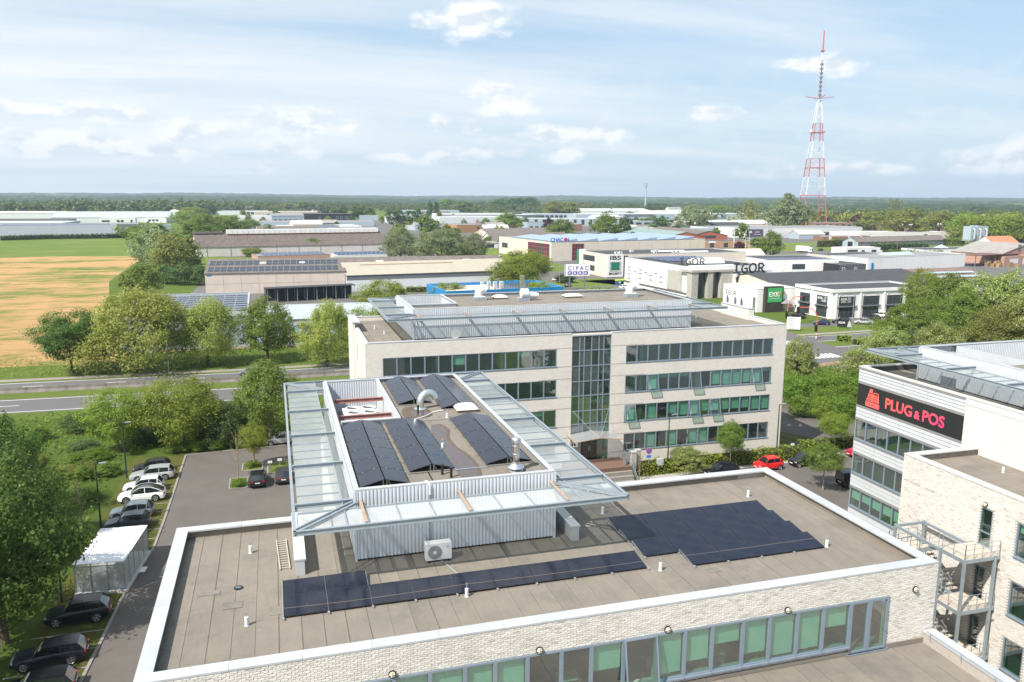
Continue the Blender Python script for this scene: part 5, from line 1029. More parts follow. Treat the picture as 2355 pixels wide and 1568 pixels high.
# ---------------------------------------------------------------- bicycle shelter and bicycles
bs = thing('bicycle_shelter', 'white-roofed bicycle shelter with clear plastic walls beside the car park', 'bicycle shelter', (-8.6,40,0))
MB().slab([(-10.75,36.5),(-6.75,36.1),(-5.95,43.7),(-9.95,44.1)],0,.22).build('plinth', M('pale_plinth', (.55,.54,.52), .8, .08), bs)
def sp_(a, b): o = Vector((-10.65,36.75)); ux = Vector((3.72,-.38)); uy = Vector((.78,7.25)); v = o+ux*a+uy*b; return (v.x,v.y)
for i in range(5):
    a = sp_(-.03,i/5-.01 if i == 0 else i/5); b = sp_(1.03,i/5-.01 if i == 0 else i/5); c = sp_(1.03,(i+1)/5-.004); d = sp_(-.03,(i+1)/5-.004)
    MB().poly([(*a,2.62),(*b,2.66),(*c,2.66),(*d,2.62),(*a,2.67),(*b,2.72),(*c,2.72),(*d,2.67)],[(0,3,2,1),(4,5,6,7),(0,1,5,4),(1,2,6,5),(2,3,7,6),(3,0,4,7)]).build('roof_panel', M('white_roof_sheet', (.80,.81,.82), .6, .04, 1, rnd=.02), bs)
for a, b in ((0,0),(.33,0),(.67,0),(1,0),(1,.2),(1,.4),(1,.6),(1,.8),(1,1),(0,1),(0,.5)): MB().bar((*sp_(a,b),.2),(*sp_(a,b),2.62),.07,.07).build('post', STEEL, bs)
for (a, b), (c, d) in [((i/3,0),((i+1)/3,0)) for i in range(3)]+[((1,i/5),(1,(i+1)/5)) for i in range(5)]+[((0,i/2),(0,(i+1)/2)) for i in range(2)]:
    A, C_ = sp_(a,b), sp_(c,d); MB().poly([(*A,.35),(*C_,.35),(*C_,2.35),(*A,2.35)],[(0,1,2,3)]).build('wall_sheet', G['poly'], bs); q = MB(); q.bar((*A,2.38),(*C_,2.38),.05,.06); q.bar((*A,.32),(*C_,.32),.05,.06); q.build('rail', STEEL, bs)
MB().slab([(-6.7,39.6),(-5.9,39.5),(-5.8,40.5),(-6.6,40.6)],.06,.1).build('ramp', PLAST, bs)
def bicycle(label, x, y, rz, col):
    t = thing('bicycle', label, 'bicycle', (x,y,.22), rz, 'bicycles in the shelter', local=True); fm = M('bike_'+col[0], col[1], .35, .05)
    for a in (-.52,.52):
        wl = MB().tube([(a+.34*math.cos(k*math.pi/10),0,.34+.34*math.sin(k*math.pi/10)) for k in range(21)], .02, 6, False).build('wheel', TYRE, t); q = MB()
        for k in range(8): q.tube([(a,0,.34),(a+.33*math.cos(k*math.pi/4),0,.34+.33*math.sin(k*math.pi/4))],.004,3)
        q.build('spoke', STEEL, wl)
    q = MB()
    for a, b in (((-.52,.34),(-.08,.32)),((-.52,.34),(-.2,.82)),((-.08,.32),(-.22,.9)),((-.08,.32),(.38,.78)),((-.2,.8),(.36,.86)),((.52,.34),(.34,.95))): q.tube([(a[0],0,a[1]),(b[0],0,b[1])],.018,6)
    q.build('frame', fm, t); MB().box(-.36,-.07,.92,-.12,.07,.98).build('saddle', BLACK, t); MB().tube([(.3,-.28,.98),(.36,-.1,1.0),(.36,.1,1.0),(.3,.28,.98)],.014,6).build('handlebar', BLACK, t)
bicycle('red bicycle behind the clear front wall of the shelter', -9.5, 37.6, R(-4), ('red',(.45,.04,.03))); bicycle('black bicycle deeper inside the shelter', -8.2, 38.7, R(-6), ('black',(.02,.02,.02)))
# ---------------------------------------------------------------- lamp posts, signs, bins
def lamp_post(label, x, y, h, arm=(1,0), mat=None, group='street lamps'):
    t = thing('street_lamp', label, 'street lamp', (x,y,0), group=group); m = mat or DARKMET; MB().tube([(x,y,0),(x,y,h*.5),(x,y,h)], [.09,.075,.055], 10).build('pole', m, t)
    MB().bar((x,y,h-.06),(x+arm[0]*.45,y+arm[1]*.45,h-.02),.06,.06).build('arm', m, t); MB().bar((x+arm[0]*.3,y+arm[1]*.3,h+.02),(x+arm[0]*.95,y+arm[1]*.95,h+.06),.24,.09).build('lamp_head', STEEL, t); return t
def hz(p, y): return top_z((p[0],p[1]), y)
lamp_post('black lamp post at the far end of the grass bay row', -11.4, 65.7, 6.6); lamp_post('black lamp post behind the grey-blue hatchback', -11.4, 50.9, 6.6); lamp_post('black lamp post beside the bicycle shelter, against the big tree', -11.5, 35.8, 4.2)
lamp_post('black lamp post in the hedge before the far block, left one', 49.8, 50.6, 7.0); lamp_post('black lamp post at the right corner of the far block', 65.3, 52.3-.9, 7.0); lamp_post('black lamp post by the bushes right of the far block', 86.5, 62.5, 6.5)
lamp_post('grey road lamp beyond the main road, behind the pale willow', -13.4, 124.0, 9.5, (0,-1), STEEL); p = px(2127,851); lamp_post('tall grey road lamp at the crossing', p.x, p.y, 10.5, (1,.1), STEEL); lamp_post('grey street lamp beside the lettered purple sign', 101.5, 232, 9.5, (.3,.9), STEEL)
def sign_post(label, x, y, h, w, hh, mat=PLAST, group='small white parking signs'):
    t = thing('parking_sign', label, 'sign', (x,y,0), group=group); MB().cyl(x,y,0,h,.035,8).build('post', STEEL, t); MB().box(x-w/2,y-.03,h-hh,x+w/2,y-.01,h).build('plate', mat, t); return t
for lab, x, y, h in (('small white sign above the silver saloon',4.7,75.6,2.3),('white bay sign behind the bare sapling',1.6,74.6,2.0),('small white sign above the two black hatchbacks, left one',4.5,63,1.5),('small white sign above the two black hatchbacks, right one',5.6,63.6,1.5),('left white bay sign in the right-hand car park',73.6,60.6,1.3),('right white bay sign in the right-hand car park',75.0,60.0,1.3),('small white plate in the hedge by the red car',60.6,50.6,2.0),('small white plate in the hedge by the black hatchback',67.2,50.9,2.0)): sign_post(lab, x, y, h, .5, .28)
ns = thing('road_sign', 'round blue no-parking sign with a red rim by the hedge', 'sign', (47.2,50.4,0)); MB().cyl(47.2,50.4,0,2.7,.035,8).build('post', STEEL, ns)
q = MB().tube([(47.2,50.36,2.9),(47.2,50.33,2.9)], .36, 24).build('disc', M('sign_red', (.6,.03,.03), .5, .03), ns); MB().tube([(47.2,50.329,2.9),(47.2,50.322,2.9)], .28, 24).build('face', M('sign_blue', (.03,.16,.55), .5, .03), q); MB().bar((47.0,50.316,3.1),(47.4,50.316,2.7),.01,.07).build('stripe', MATS['sign_red'], q); MB().box(46.9,50.33,2.1,47.5,50.36,2.4).build('subplate', MATS['sign_blue'], ns)
b_ = thing('litter_bin', 'grey litter bin on a black post by the hedge', 'bin', (48.5,50.0,0)); MB().box(48.15,49.8,1.2,48.85,50.2,2.0).build('bin_body', COPING, b_); MB().cyl(48.95,49.9,0,2.0,.05,8).build('post', DARKMET, b_)
# ---------------------------------------------------------------- the industrial estate
WGL = M('far_window_glass', (.045,.06,.07), .08, .3, .8, spec=.7); FIBRE = M('fibre_cement_roof', (.165,.140,.125), .95, .22, .6, dirt=.3); FIBREL = M('pale_fibre_cement', (.30,.28,.26), .95, .15, .5, dirt=.25); DKROOF = M('dark_roofing', (.060,.060,.066), .85, .18, .5); GRROOF = M('grey_roofing', (.25,.25,.25), .85, .12, .3, dirt=.15)
BEIGE = M('beige_concrete', (.58,.50,.44), .85, .06, .4, dirt=.10); CREAM = M('cream_panel', (.66,.59,.50), .85, .06, .4, dirt=.08); WMETAL = M('white_metal', (.70,.71,.72), .45, .04, .3); GMETAL = M('grey_blue_metal', (.36,.43,.48), .5, .05, .3); DMETAL = M('dark_grey_metal', (.16,.17,.185), .5, .08, .4); LBLUE = M('pale_blue_metal', (.36,.44,.50), .5, .04, .25); BROOF = M('beige_sheet_roof', (.40,.365,.29), .6, .06, .25)
RBRICK = M('red_brick', (.36,.115,.075), .9, .12, 3); BBRICK = M('brown_brick', (.24,.135,.10), .9, .15, 3); PBRICK = M('pink_brick', (.45,.27,.21), .9, .1, 2); TIMB = M('timber_cladding', (.40,.22,.11), .8, .15, 2, stretch=(6,6,.4)); GREENR = M('green_sheet_roof', (.22,.29,.27), .6, .08, .3); BLUEP = M('bright_blue_panel', (.01,.20,.48), .5, .05, .4); BLACKC = M('black_cladding', (.018,.020,.026), .5, .1); GREENS = M('green_sign', (.05,.35,.12), .5, .04); PURPR = M('purple_sign', (.10,.07,.13), .6, .05); WSHEET = M('white_roof_membrane', (.62,.62,.61), .6, .05, .2, dirt=.1); ORROOF = M('orange_tiles', (.48,.20,.11), .9, .12, 2)
def win(t, face, u0, u1, z0, z1, L=0, frame=None, bars=0):
    mb = MB(); f = .12
    def bx_(m, a0, a1, d0, d1, zz0, zz1):
        if face == 'f': m.box(a0,-d1,zz0,a1,-d0,zz1)
        elif face == 'l': m.box(-d1,a0,zz0,-d0,a1,zz1)
        elif face == 'r': m.box(L+d0,a0,zz0,L+d1,a1,zz1)
    bx_(mb,u0,u1,.002,.06,z0,z0+f); bx_(mb,u0,u1,.002,.06,z1-f,z1); bx_(mb,u0,u0+f,.002,.06,z0+f,z1-f); bx_(mb,u1-f,u1,.002,.06,z0+f,z1-f)
    for k in range(1,bars+1): a = u0+(u1-u0)*k/(bars+1); bx_(mb,a-.05,a+.05,.002,.055,z0+f,z1-f)
    w = mb.build('window', frame or DARKMET, t); q = MB(); bx_(q,u0+.04,u1-.04,.001,.03,z0+.04,z1-.04); q.build('pane', WGL, w); return w
def bldg(label, x, y, L, D, h, rz=0, wall=None, roof='flat', rh=0, rmat=None, wins=(), name='warehouse', cat='building', group=None, cop=None, parapet=.35, eave=.3, strips=0, clad=None):
    t = thing(name, label, cat, (x,y,0), R(rz), group, local=True); wall = wall or WMETAL; rmat = rmat or GRROOF
    if roof == 'flat':
        MB().box(0,0,0,L,D,h-parapet).build('wall', wall, t); q = MB(); e = .28
        q.box(0,0,h-parapet,L,e,h-.1); q.box(0,D-e,h-parapet,L,D,h-.1); q.box(0,e,h-parapet,e,D-e,h-.1); q.box(L-e,e,h-parapet,L,D-e,h-.1); q.build('parapet', clad or wall, t)
        MB().box(e,e,h-parapet,L-e,D-e,h-parapet+.06).build('roof', rmat, t)
        for a, b in (((-.03,.14),(L+.03,.14)),((-.03,D-.14),(L+.03,D-.14)),((.14,.28),(.14,D-.28)),((L-.14,.28),(L-.14,D-.28))): MB().bar((*a,h-.05),(*b,h-.05),.36,.1).build('coping', cop or COPING, t)
    elif roof == 'gx':          # ridge along the front
        MB().prismx([(0,0),(D,0),(D,h),(D/2,rh-.12),(0,h)],0,L).build('wall', wall, t)
        for s in (0,1):
            n = max(1,int(L/(strips or 1e9))) if strips else 1
            for i in range(n):
                a, b = -eave+(L+2*eave)*i/n+(.02 if n > 1 else 0), -eave+(L+2*eave)*(i+1)/n; y0, y1 = (-eave,D/2) if s == 0 else (D+eave,D/2); z0 = h-(rh-h)*eave/(D/2)+.02; q = MB()
                q.poly([(a,y0,z0),(b,y0,z0),(b,y1,rh),(a,y1,rh),(a,y0,z0+.12),(b,y0,z0+.12),(b,y1,rh+.12),(a,y1,rh+.12)],[(0,3,2,1),(4,5,6,7),(0,1,5,4),(1,2,6,5),(2,3,7,6),(3,0,4,7)]); q.build('roof', rmat, t)
    elif roof == 'gy':          # gable towards the front
        MB().prism([(0,0),(L,0),(L,h),(L/2,rh-.12),(0,h)],0,D).build('wall', wall, t)
        for s in (0,1):
            x0, x1 = (-eave,L/2) if s == 0 else (L+eave,L/2); z0 = h-(rh-h)*eave/(L/2)+.02; q = MB()
            q.poly([(x0,-eave,z0),(x1,-eave,rh),(x1,D+eave,rh),(x0,D+eave,z0),(x0,-eave,z0+.12),(x1,-eave,rh+.12),(x1,D+eave,rh+.12),(x0,D+eave,z0+.12)],[(0,3,2,1),(4,5,6,7),(0,1,5,4),(1,2,6,5),(2,3,7,6),(3,0,4,7)]); q.build('roof', rmat, t)
    elif roof == 'mono':        # rising away from the front
        MB().prismx([(0,0),(D,0),(D,rh),(0,h)],0,L).build('wall', wall, t); q = MB(); q.poly([(-eave,-eave,h+.02),(L+eave,-eave,h+.02),(L+eave,D+eave,rh+.02),(-eave,D+eave,rh+.02),(-eave,-eave,h+.16),(L+eave,-eave,h+.16),(L+eave,D+eave,rh+.16),(-eave,D+eave,rh+.16)],[(0,3,2,1),(4,5,6,7),(0,1,5,4),(1,2,6,5),(2,3,7,6),(3,0,4,7)]); q.build('roof', rmat, t)
    for wn in wins: win(t, *wn[:5], L=L, bars=wn[5] if len(wn) > 5 else 0, frame=wn[6] if len(wn) > 6 else None)
    return t
def row(face, a, b, n, z0, z1, gap=.25, bars=0, frame=None):
    s = (b-a)/n; return [(face,a+s*i+gap*s/2,a+s*(i+1)-gap*s/2,z0,z1,bars,frame) for i in range(n)]
def solar(label, t_loc, rz, nx, ny, w, h, z, gap=.06, tilt=0, mat=None, pz=0, group='solar roofs of the estate', skip=None, rowgap=None):
    t = thing('solar_array', label, 'solar panels', t_loc, R(rz), group, local=True); me = MB(); me.cur = 1; me.box(0,0,-.05,w,h,-.003); me.cur = 0; me.poly([(.04,.04,0),(w-.04,.04,0),(w-.04,h-.04,0),(.04,h-.04,0)],[(0,1,2,3)]); me = me.mesh('panel',[mat or G['solar_blue'], ALU])
    for j in range(ny):
        for i in range(nx):
            if skip and skip(i,j): continue
            yy = j*(h+(rowgap if rowgap is not None else gap)); o = put('panel', me, None, None, loc=(i*(w+gap),yy,z+pz*yy), rot=(tilt,0,0)); o.parent = t
    return t
def part(t, name, mat, *boxes):
    q = MB()
    for b in boxes: q.box(*b)
    return q.build(name, mat, t)
# halls right behind the main road
t = bldg('pale blue-grey metal hall behind the willows, solar panels on its roof', -25, 146, 25.2, 45, 7.0, 1, LBLUE, rmat=GRROOF, name='metal_hall'); part(t,'plinth',M('pink_plinth',(.50,.40,.36),.9),(0,-.06,0,25.2,-.002,.6)); q = MB()
for i in range(26): q.box(i*.97,-.03,.6,i*.97+.05,-.001,6.6)
q.build('cladding_rib', LBLUE, t)
solar('grid of blue solar panels on the pale blue-grey hall roof', (-23,156,0), 1, 8, 8, 2.55, 2.6, 6.95, .28, rowgap=1.5)
t = bldg('low hall with orange and blue striped wall behind the white-brick block', 1.6, 146, 26, 24, 5.9, 0, LBLUE, 'gx', 7.0, M('grey_ribbed_roof',(.40,.44,.46),.5,.06,.3), strips=1.0, name='metal_hall'); part(t,'striped_panel',G['stripes'],(.1,-.08,.4,25.9,-.01,5.7)); part(t,'plinth',MATS['pink_plinth'],(0,-.1,0,26,-.012,.39))
rk = thing('steel_rack', 'long black steel storage rack in front of the beige warehouse', 'rack', (3.6,222,0), R(10), local=True)
for i in range(10): q = MB(); q.box(i*3-.06,-.06,0,i*3+.06,.06,4.2); q.box(i*3-.06,4,0,i*3+.06,4.1,4.2); q.bar((i*3,.1,.3),(i*3,4,4.0),.06,.06); q.build('upright', STEEL, rk)
part(rk,'shelf_roof',DARKMET,(-.3,-.3,4.2,27.3,4.4,4.4)); part(rk,'back_panel',BLACKC,(-.2,4.2,0,27.2,4.3,4.2))
t = bldg('long beige concrete warehouse with two dark strips of solar panels', -16, 248.5, 45, 30, 6.9, -2, BEIGE, 'gx', 10.4, FIBRE); q = MB()
for i in range(1,8): q.box(i*5.6,-.035,.1,i*5.6+.06,-.001,6.8)
q.box(0,-.035,3.4,45,-.001,3.46); q.build('panel_joint', M('joint_grey',(.30,.26,.23),.9), t)
for i in range(2): part(t,'blue_plate',BLUEP,(.6,-.05,6.0,2.0,-.01,6.5)) if i == 0 else None
slope = (10.4-6.9)/15
for lab, y0, n, x0 in (('lower dark strip of solar panels on the beige warehouse',1.0,21,.6),('upper left dark strip of solar panels on the beige warehouse',7.6,8,.6),('upper right dark strip of solar panels on the beige warehouse',7.6,12,19)):
    u = Vector((math.cos(R(-2)),math.sin(R(-2)))); v = Vector((-u.y,u.x)); p = Vector((-16,248.5))+u*x0+v*y0; solar(lab, (p.x,p.y,0), -2, n, 2, 2.0, 2.6, 7.08+slope*y0, .02, math.atan(slope), G['solar'], slope, rowgap=.04)
for i, (x, y) in enumerate(((17,8.8),(45,9),(30,9))): part(t,'roof_light',PLAST,(x,y,9.15+.0,x+2.0,y+1.6,9.6)) if x < 44 else None
t = bldg('brown fibre-cement roofed shed behind the green-signed warehouse', 28.2, 262.5, 62, 22, 6.4, -1, BEIGE, 'gx', 9.6, FIBRE)
for x in (14,47): part(t,'roof_light',PLAST,(x,5,8.1,x+2.6,7,8.7))
t = bldg('white gabled warehouse with a beige roof and green sign', 29.4, 245.5, 60, 17, 5.6, 6, WMETAL, 'gx', 9.2, BROOF); part(t,'dark_band',DMETAL,(0,-.06,3.9,60,-.002,5.6)); q = MB()
for i in range(60): q.box(i*1.0,-.09,3.95,i*1.0+.12,-.061,5.55)
q.build('cladding_rib', DMETAL, t); s_ = MB().box(-.12,5.4,4.2,-.02,9.6,6.9).build('sign_board', GREENS, t); MB().box(-.14,6.0,5.2,-.121,9.0,5.8).build('sign_lettering', PLAST, s_); part(t,'door',BLACKC,(-.06,13.4,0,-.002,14.8,3.6)); part(t,'rust_strip',RUST,(6,6.2,8.4,40,6.5,8.62))
part(t,'gable_coping',COPING,(-.3,-.4,5.45,-.2,.1,5.7))
hdg_x = None
# long brown shed with a glazed ridge
t = bldg('very long brown-roofed shed with a white glazed ridge', -33, 424, 104, 34, 5.0, 8.5, M('pale_wall',(.62,.58,.54),.9,.06,.4,dirt=.15), 'gx', 11.5, M('brown_fibre_roof',(.135,.108,.098),.95,.3,.9,dirt=.3,stretch=(1.5,.25,1)), strips=1.6)
q = MB()
for i in range(9): q.box(i*12+5,-.06,.1,i*12+5.3,-.002,4.8)
q.build('pilaster', DMETAL, t)
for i in range(30):
    q = MB(); q.box(17+i*2.85,14.2,11.2,17+i*2.85+2.7,19.8,13.4); q.build('ridge_light', M('ridge_glazing',(.78,.78,.78),.3,.04,rnd=.05), t)
part(t,'ridge_cap',FIBRE,(0,15,11.5,15,19,12.4)); part(t,'red_gutter',RBRICK,(17,13.95,11.1,103,14.15,11.25))
t = bldg('low brick block with blue solar panels in front of the long brown shed', -1, 350, 33, 18, 5.2, 10, PBRICK, rmat=GRROOF, cop=DMETAL); part(t,'door',BLACKC,(3,-.05,0,11,-.002,3.4))
solar('three rows of blue solar panels on the low brick block', (2.0,352.4,0), 10, 13, 3, 2.0, 3.4, 5.15, .15, R(9), rowgap=1.9)
t = bldg('low white-roofed annex carrying two rows of blue solar panels', 33, 356, 26, 16, 4.4, 8, WMETAL, rmat=WSHEET); solar('two rows of blue solar panels on the white annex roof', (35,357.5,0), 8, 11, 2, 2.0, 3.2, 4.5, .1, R(16), rowgap=3.2)
# bright blue building
t = bldg('bright blue flat-roofed building behind the far office roof', 54.5, 200, 38, 22, 4.6, 5, BLUEP, rmat=BEIGE, clad=BLUEP, cop=M('blue_coping',(.06,.30,.55),.4,.04), parapet=1.0); solar('diagonal field of blue solar panels on the bright blue building', (73.8,202.6,0), 5, 9, 8, 1.75, 1.8, 4.0, .16, R(6), rowgap=.5)
for k in range(4): air_con(('leftmost','second','third','rightmost')[k]+' of the four stacked fan units on the bright blue building', 67.3+k*2.1, 207.5+k*.18, 3.7, (0,), 1.1, .5, 1.3, 'fan units on the blue building'); air_con('upper fan unit stacked on the '+('leftmost','second','third','rightmost')[k]+' one of the bright blue building', 67.3+k*2.1, 207.5+k*.18, 5.0, (0,), 1.1, .5, 1.2, 'fan units on the blue building')
# gabled house, timber box, white and grey boxes behind
bldg('white-gabled house with a long brown roof behind the silver willows', 142, 470, 58, 20, 4.2, 10, M('warm_white',(.70,.66,.58),.85,.04), 'gx', 8.6, FIBRE, [('l',8.8,11.2,4.6,6.2),('l',2,6,.6,2.6),('f',4,14,.6,3.0,3)], name='gabled_house')
t = bldg('low grey-roofed lean-to with blue doors beside the white-gabled house', 128, 462, 16, 14, 3.2, 8, WHITE, 'mono', 4.6, FIBREL, [('f',1.5,5.5,.3,2.6),('f',8,13,.3,2.6)]); part(t,'blue_shutter',GMETAL,(1.6,-.12,.4,5.4,-.07,2.5))
q = thing('shop_banner','dark banner with red and white lettering by the white-gabled house','banner',(150,458,0),R(8),local=True); MB().box(0,-.1,.8,9,0,3.6).build('board',BLACKC,q); MB().box(1,-.13,2.2,3.2,-.101,3.0).build('print',RBRICK,q); MB().box(3.6,-.13,2.2,8.2,-.101,2.7).build('print',PLAST,q); MB().box(.3,-.02,0,.5,.1,.8).build('leg',STEEL,q); MB().box(8.5,-.02,0,8.7,.1,.8).build('leg',STEEL,q)
bldg('long brown-roofed shed behind the white-gabled house', 163, 560, 75, 30, 4.5, 8, BEIGE, 'gx', 8.0, FIBRE)
bldg('timber-clad box behind the willows', 165, 680, 62, 30, 7.2, 12, TIMB, rmat=GRROOF, wins=[('f',20,22.5,3.5,5),('f',46,48.5,3.5,5)])
bldg('white flat building with small dark windows behind the timber box', 183, 850, 104, 40, 9.6, 8, WMETAL, rmat=WSHEET, wins=[('f',60,63,4.5,6.2),('f',65,68,4.5,6.2),('f',76,83,3.8,6.6),('f',92,95,4.6,6.6)]); bldg('low white annex with a red band left of the timber box', 130, 745, 40, 20, 5, 8, WMETAL, rmat=RBRICK)
bldg('dark-edged long roof behind the white flat building', 236, 1000, 130, 40, 8, 14, DMETAL, rmat=WSHEET); bldg('white-roofed hall left of the dark-edged roof', 230, 1090, 110, 40, 8.5, 2, WMETAL, rmat=WSHEET)
bldg('grey modern office with tall dark windows left of the purple-leaved tree', 283, 838, 86, 30, 8.4, -12, GMETAL, rmat=WSHEET, wins=row('f',4,84,9,1.2,7.2,.62), name='office_block')
bldg('grey modern office wing right of the purple-leaved tree', 348, 742, 40, 25, 8, -4, GMETAL, rmat=WSHEET, wins=row('f',2,38,4,1.5,6.5,.3), name='office_block')
bldg('pale glass-fronted office behind the grey modern office', 345, 1050, 70, 30, 9, -8, LBLUE, rmat=WSHEET, wins=row('f',2,68,10,2,7,.2), name='office_block')
bldg('long grey flat hall behind the round dark trees', 404, 1005, 150, 50, 9.4, 0, GMETAL, rmat=WSHEET); bldg('white barrel-roofed hall behind the grey flat hall', 470, 1180, 130, 50, 11, 0, WMETAL, 'gx', 14, WSHEET)
bldg('beige low hall in front of the grey flat hall', 380, 800, 95, 40, 5, 2, BEIGE, rmat=BEIGE); bldg('white low building at the foot of the dark tree group', 300, 640, 45, 24, 5, 4, WHITE, rmat=FIBREL, wins=row('f',2,43,4,1,3.4,.4))
# the beige electronics building with red curtain walls
t = bldg('beige office building with red-framed glass corners and blue-white sheds', 141, 354, 96, 66, 9.6, 8, CREAM, rmat=GRROOF, name='office_block', wins=[('l',54,62,3.6,6.4,5)])
for f_, a, b in (('l',2.0,27.0),('f',12,18.6)):
    q = MB(); n = 9 if f_ == 'l' else 4
    (q.box(-.10,a,.3,-.03,b,8.6) if f_ == 'l' else q.box(a,-.10,.3,b,-.03,8.6)); g = q.build('curtain_wall', WGL, t)
    for k in range(n+1):
        u = a+(b-a)*k/n; q = MB(); (q.box(-.22,u-.09,.3,-.11,u+.09,8.6) if f_ == 'l' else q.box(u-.09,-.22,.3,u+.09,-.11,8.6)); q.build('red_mullion', M('red_frame',(.50,.05,.06),.5,.05), g)
    for z in (2.4,4.5,6.6,8.5): q = MB(); (q.box(-.20,a,z-.08,-.112,b,z+.08) if f_ == 'l' else q.box(a,-.20,z-.08,b,-.112,z+.08)); q.build('transom', MATS['red_frame'], g)
MB().box(27.8,-.05,.2,96,-.002,9.0).build('panel_face', CREAM, t)
for k in range(9): part(t,'panel_joint',MATS['joint_grey'],(18.8+k*8.4,-.07,.2,18.9+k*8.4,-.052,9.0))
q = MB()
for k in range(7): q.prism([(6+k*12.4,9.5),(17.8+k*12.4,9.5),(17.6+k*12.4,10.9)], 5, 60)
q.build('shed_roof', M('pale_blue_roof',(.28,.36,.48),.35,.12,.2,spec=.6), t)
lg = thing('roof_sign','blue and red lettered sign on the edge of the beige office roof','sign',(151,358.2,9.6),R(8),local=True); me = text_mesh('CHAC  N', 2.6, M('sign_blue_letter',(.02,.10,.42),.5), .06, .1); put('lettering', me, None, lg, loc=(-9.5,0,.2), rot=(R(90),0,0)); MB().box(-10,.1,-.1,1,.3,.15).build('bar', STEEL, lg); MB().tube([(-9.5+(me['w']*.80),-.15,1.1),(-9.5+(me['w']*.80),-.2,1.1)],.95,14).build('red_letter', MATS['sign_red'], lg)
# security company building
t = bldg('cream office with a tall white security sign and horizontal windows', 135.4, 270, 66, 26, 9.4, 2, CREAM, rmat=DKROOF, name='office_block', wins=row('l',11.5,24.5,5,5.6,7.9,.06)+row('l',11.5,24.5,5,1.6,3.9,.06)+[('f',11.2,15.8,5.4,7.9,1),('f',11.2,15.8,1.2,3.6,1)])
part(t,'stair_glass',WGL,(7.7,-.08,0,9.6,-.004,8.7)); part(t,'white_pylon',WHITE,(-.6,23.5,0,1.2,26.6,9.9)); part(t,'green_glazing',M('green_glass',(.05,.22,.12),.15,.1,spec=.7),(-.8,26.65,1,2.4,29,9.6))
sb = MB().box(.1,-.55,.2,7.4,-.1,9.3).build('sign_panel', WHITE, t)
for txt, sz, z in (('IBS',2.3,7.2),('SECURITY',1.26,1.1)):
    me = text_mesh(txt, sz, BLACK, .05, .02); s = (4.9 if txt == 'IBS' else 5.7)/me['w']; put('lettering', me, None, sb, loc=(3.75-me['w']*s/2-me['x0']*s,-.58,z), rot=(R(90),0,0), scale=(s,1.0,1))
for k in range(8): MB().box(1.2,-.6,2.5+k*.52,6.3,-.551,2.66+k*.52).build('sign_bar', BLACK, sb)
MB().box(1.9,-.57,2.9,5.6,-.5505,6.0).build('green_field', M('sign_green',(.02,.30,.20),.5,.03), sb)
GI = 'rooftop units of the security building'
for k, (x, y) in enumerate(((6,4),(8,4.4),(17,13),(24,5),(26,11),(28,11.4),(33,5.5),(35,5.8))):
    tt = thing('air_conditioner',ORD[k]+' small white rooftop unit from the left on the cream security office','air conditioner',(135.4+x,270+y,9.1),0,GI,local=True); MB().box(-.7,-.4,.1,.7,.4,1.0).build('casing',PLAST,tt); MB().tube([(0,-.41,.55),(0,-.43,.55)],.3,12).build('fan',BLACK,tt)
for k, (x, y) in enumerate(((29,14),(37,7.5))): tt = thing('roof_light',('farther','nearer')[k]+' long pale roof light on the security office','skylight',(135.4+x,270+y,9.1),R(2),local=True); MB().prismx([(0,0),(2,0),(1.6,.5),(.4,.5)],0,14).build('glazing',PLAST,tt)
# furniture shop: white box with slots, concrete portal, big hand-drawn letters
t = bldg('white furniture shop box with slot windows and a concrete glass portal', 134.6, 200.5, 30, 44, 10.2, 3.5, WHITE, rmat=DKROOF, name='furniture_shop', cat='shop')
for k, (y, z) in enumerate(((41.5,6.6),(41.5,5.4),(41.5,4.0),(41.5,2.4),(37,5.2),(33,6.2),(33,4.9),(33,3.2),(29,5.6),(25.5,4.9),(25.5,3.3),(22,5.9),(18.5,5.0),(18.5,3.3))): part(t,'slot_window',DMETAL,(-.06,y-1.9,z,-.002,y,z+.42))
part(t,'dark_plinth',M('dark_plinth',(.10,.10,.10),.8),(-.5,0,.9,-.01,44,1.6)); part(t,'lower_wall',WHITE,(-.9,0,0,-.02,44,.88))
part(t,'concrete_face',CONC,(-.25,4,1.7,-.03,13,8.4)); pr_ = part(t,'portal',CONC,(-.8,-3.0,0,1.6,.0,8.6),(5.2,-3.0,0,7.2,-.01,8.6),(10.2,-3.0,0,16,-.01,8.6),(-1.2,-3.3,8.6,16.3,3.5,9.3)); part(t,'canopy_slab',WHITE,(-.6,-2.7,9.31,16,-.02,10.6))
gp = part(t,'portal_glass',WGL,(1.6,-1.4,0,5.2,-1.2,8.6),(7.2,-1.4,0,10.2,-1.2,8.6))
for x in (1.6,2.8,4.0,5.1,7.25,8.2,9.2,10.1): MB().box(x,-1.5,0,x+.08,-1.401,8.6).build('mullion', DARKMET, gp)
for z in (2.2,4.4,6.6): MB().box(1.6,-1.48,z,5.2,-1.402,z+.1).build('transom', DARKMET, gp); MB().box(7.2,-1.48,z,10.2,-1.402,z+.1).build('transom', DARKMET, gp)
solar('rows of blue solar panels on the white furniture shop roof', (138.5,224,0), 3.5, 12, 4, 1.7, 2.6, 10.1, .1, R(10), rowgap=1.6)
tt = thing('roof_tunnel','white barrel roof light on the furniture shop','skylight',(143,212,10),R(3.5),local=True); MB().prismx([(3*(1-math.cos(a)),1.8*math.sin(a)) for a in [math.pi*k/8 for k in range(9)]],0,12).build('barrel',WSHEET,tt,smooth=True)
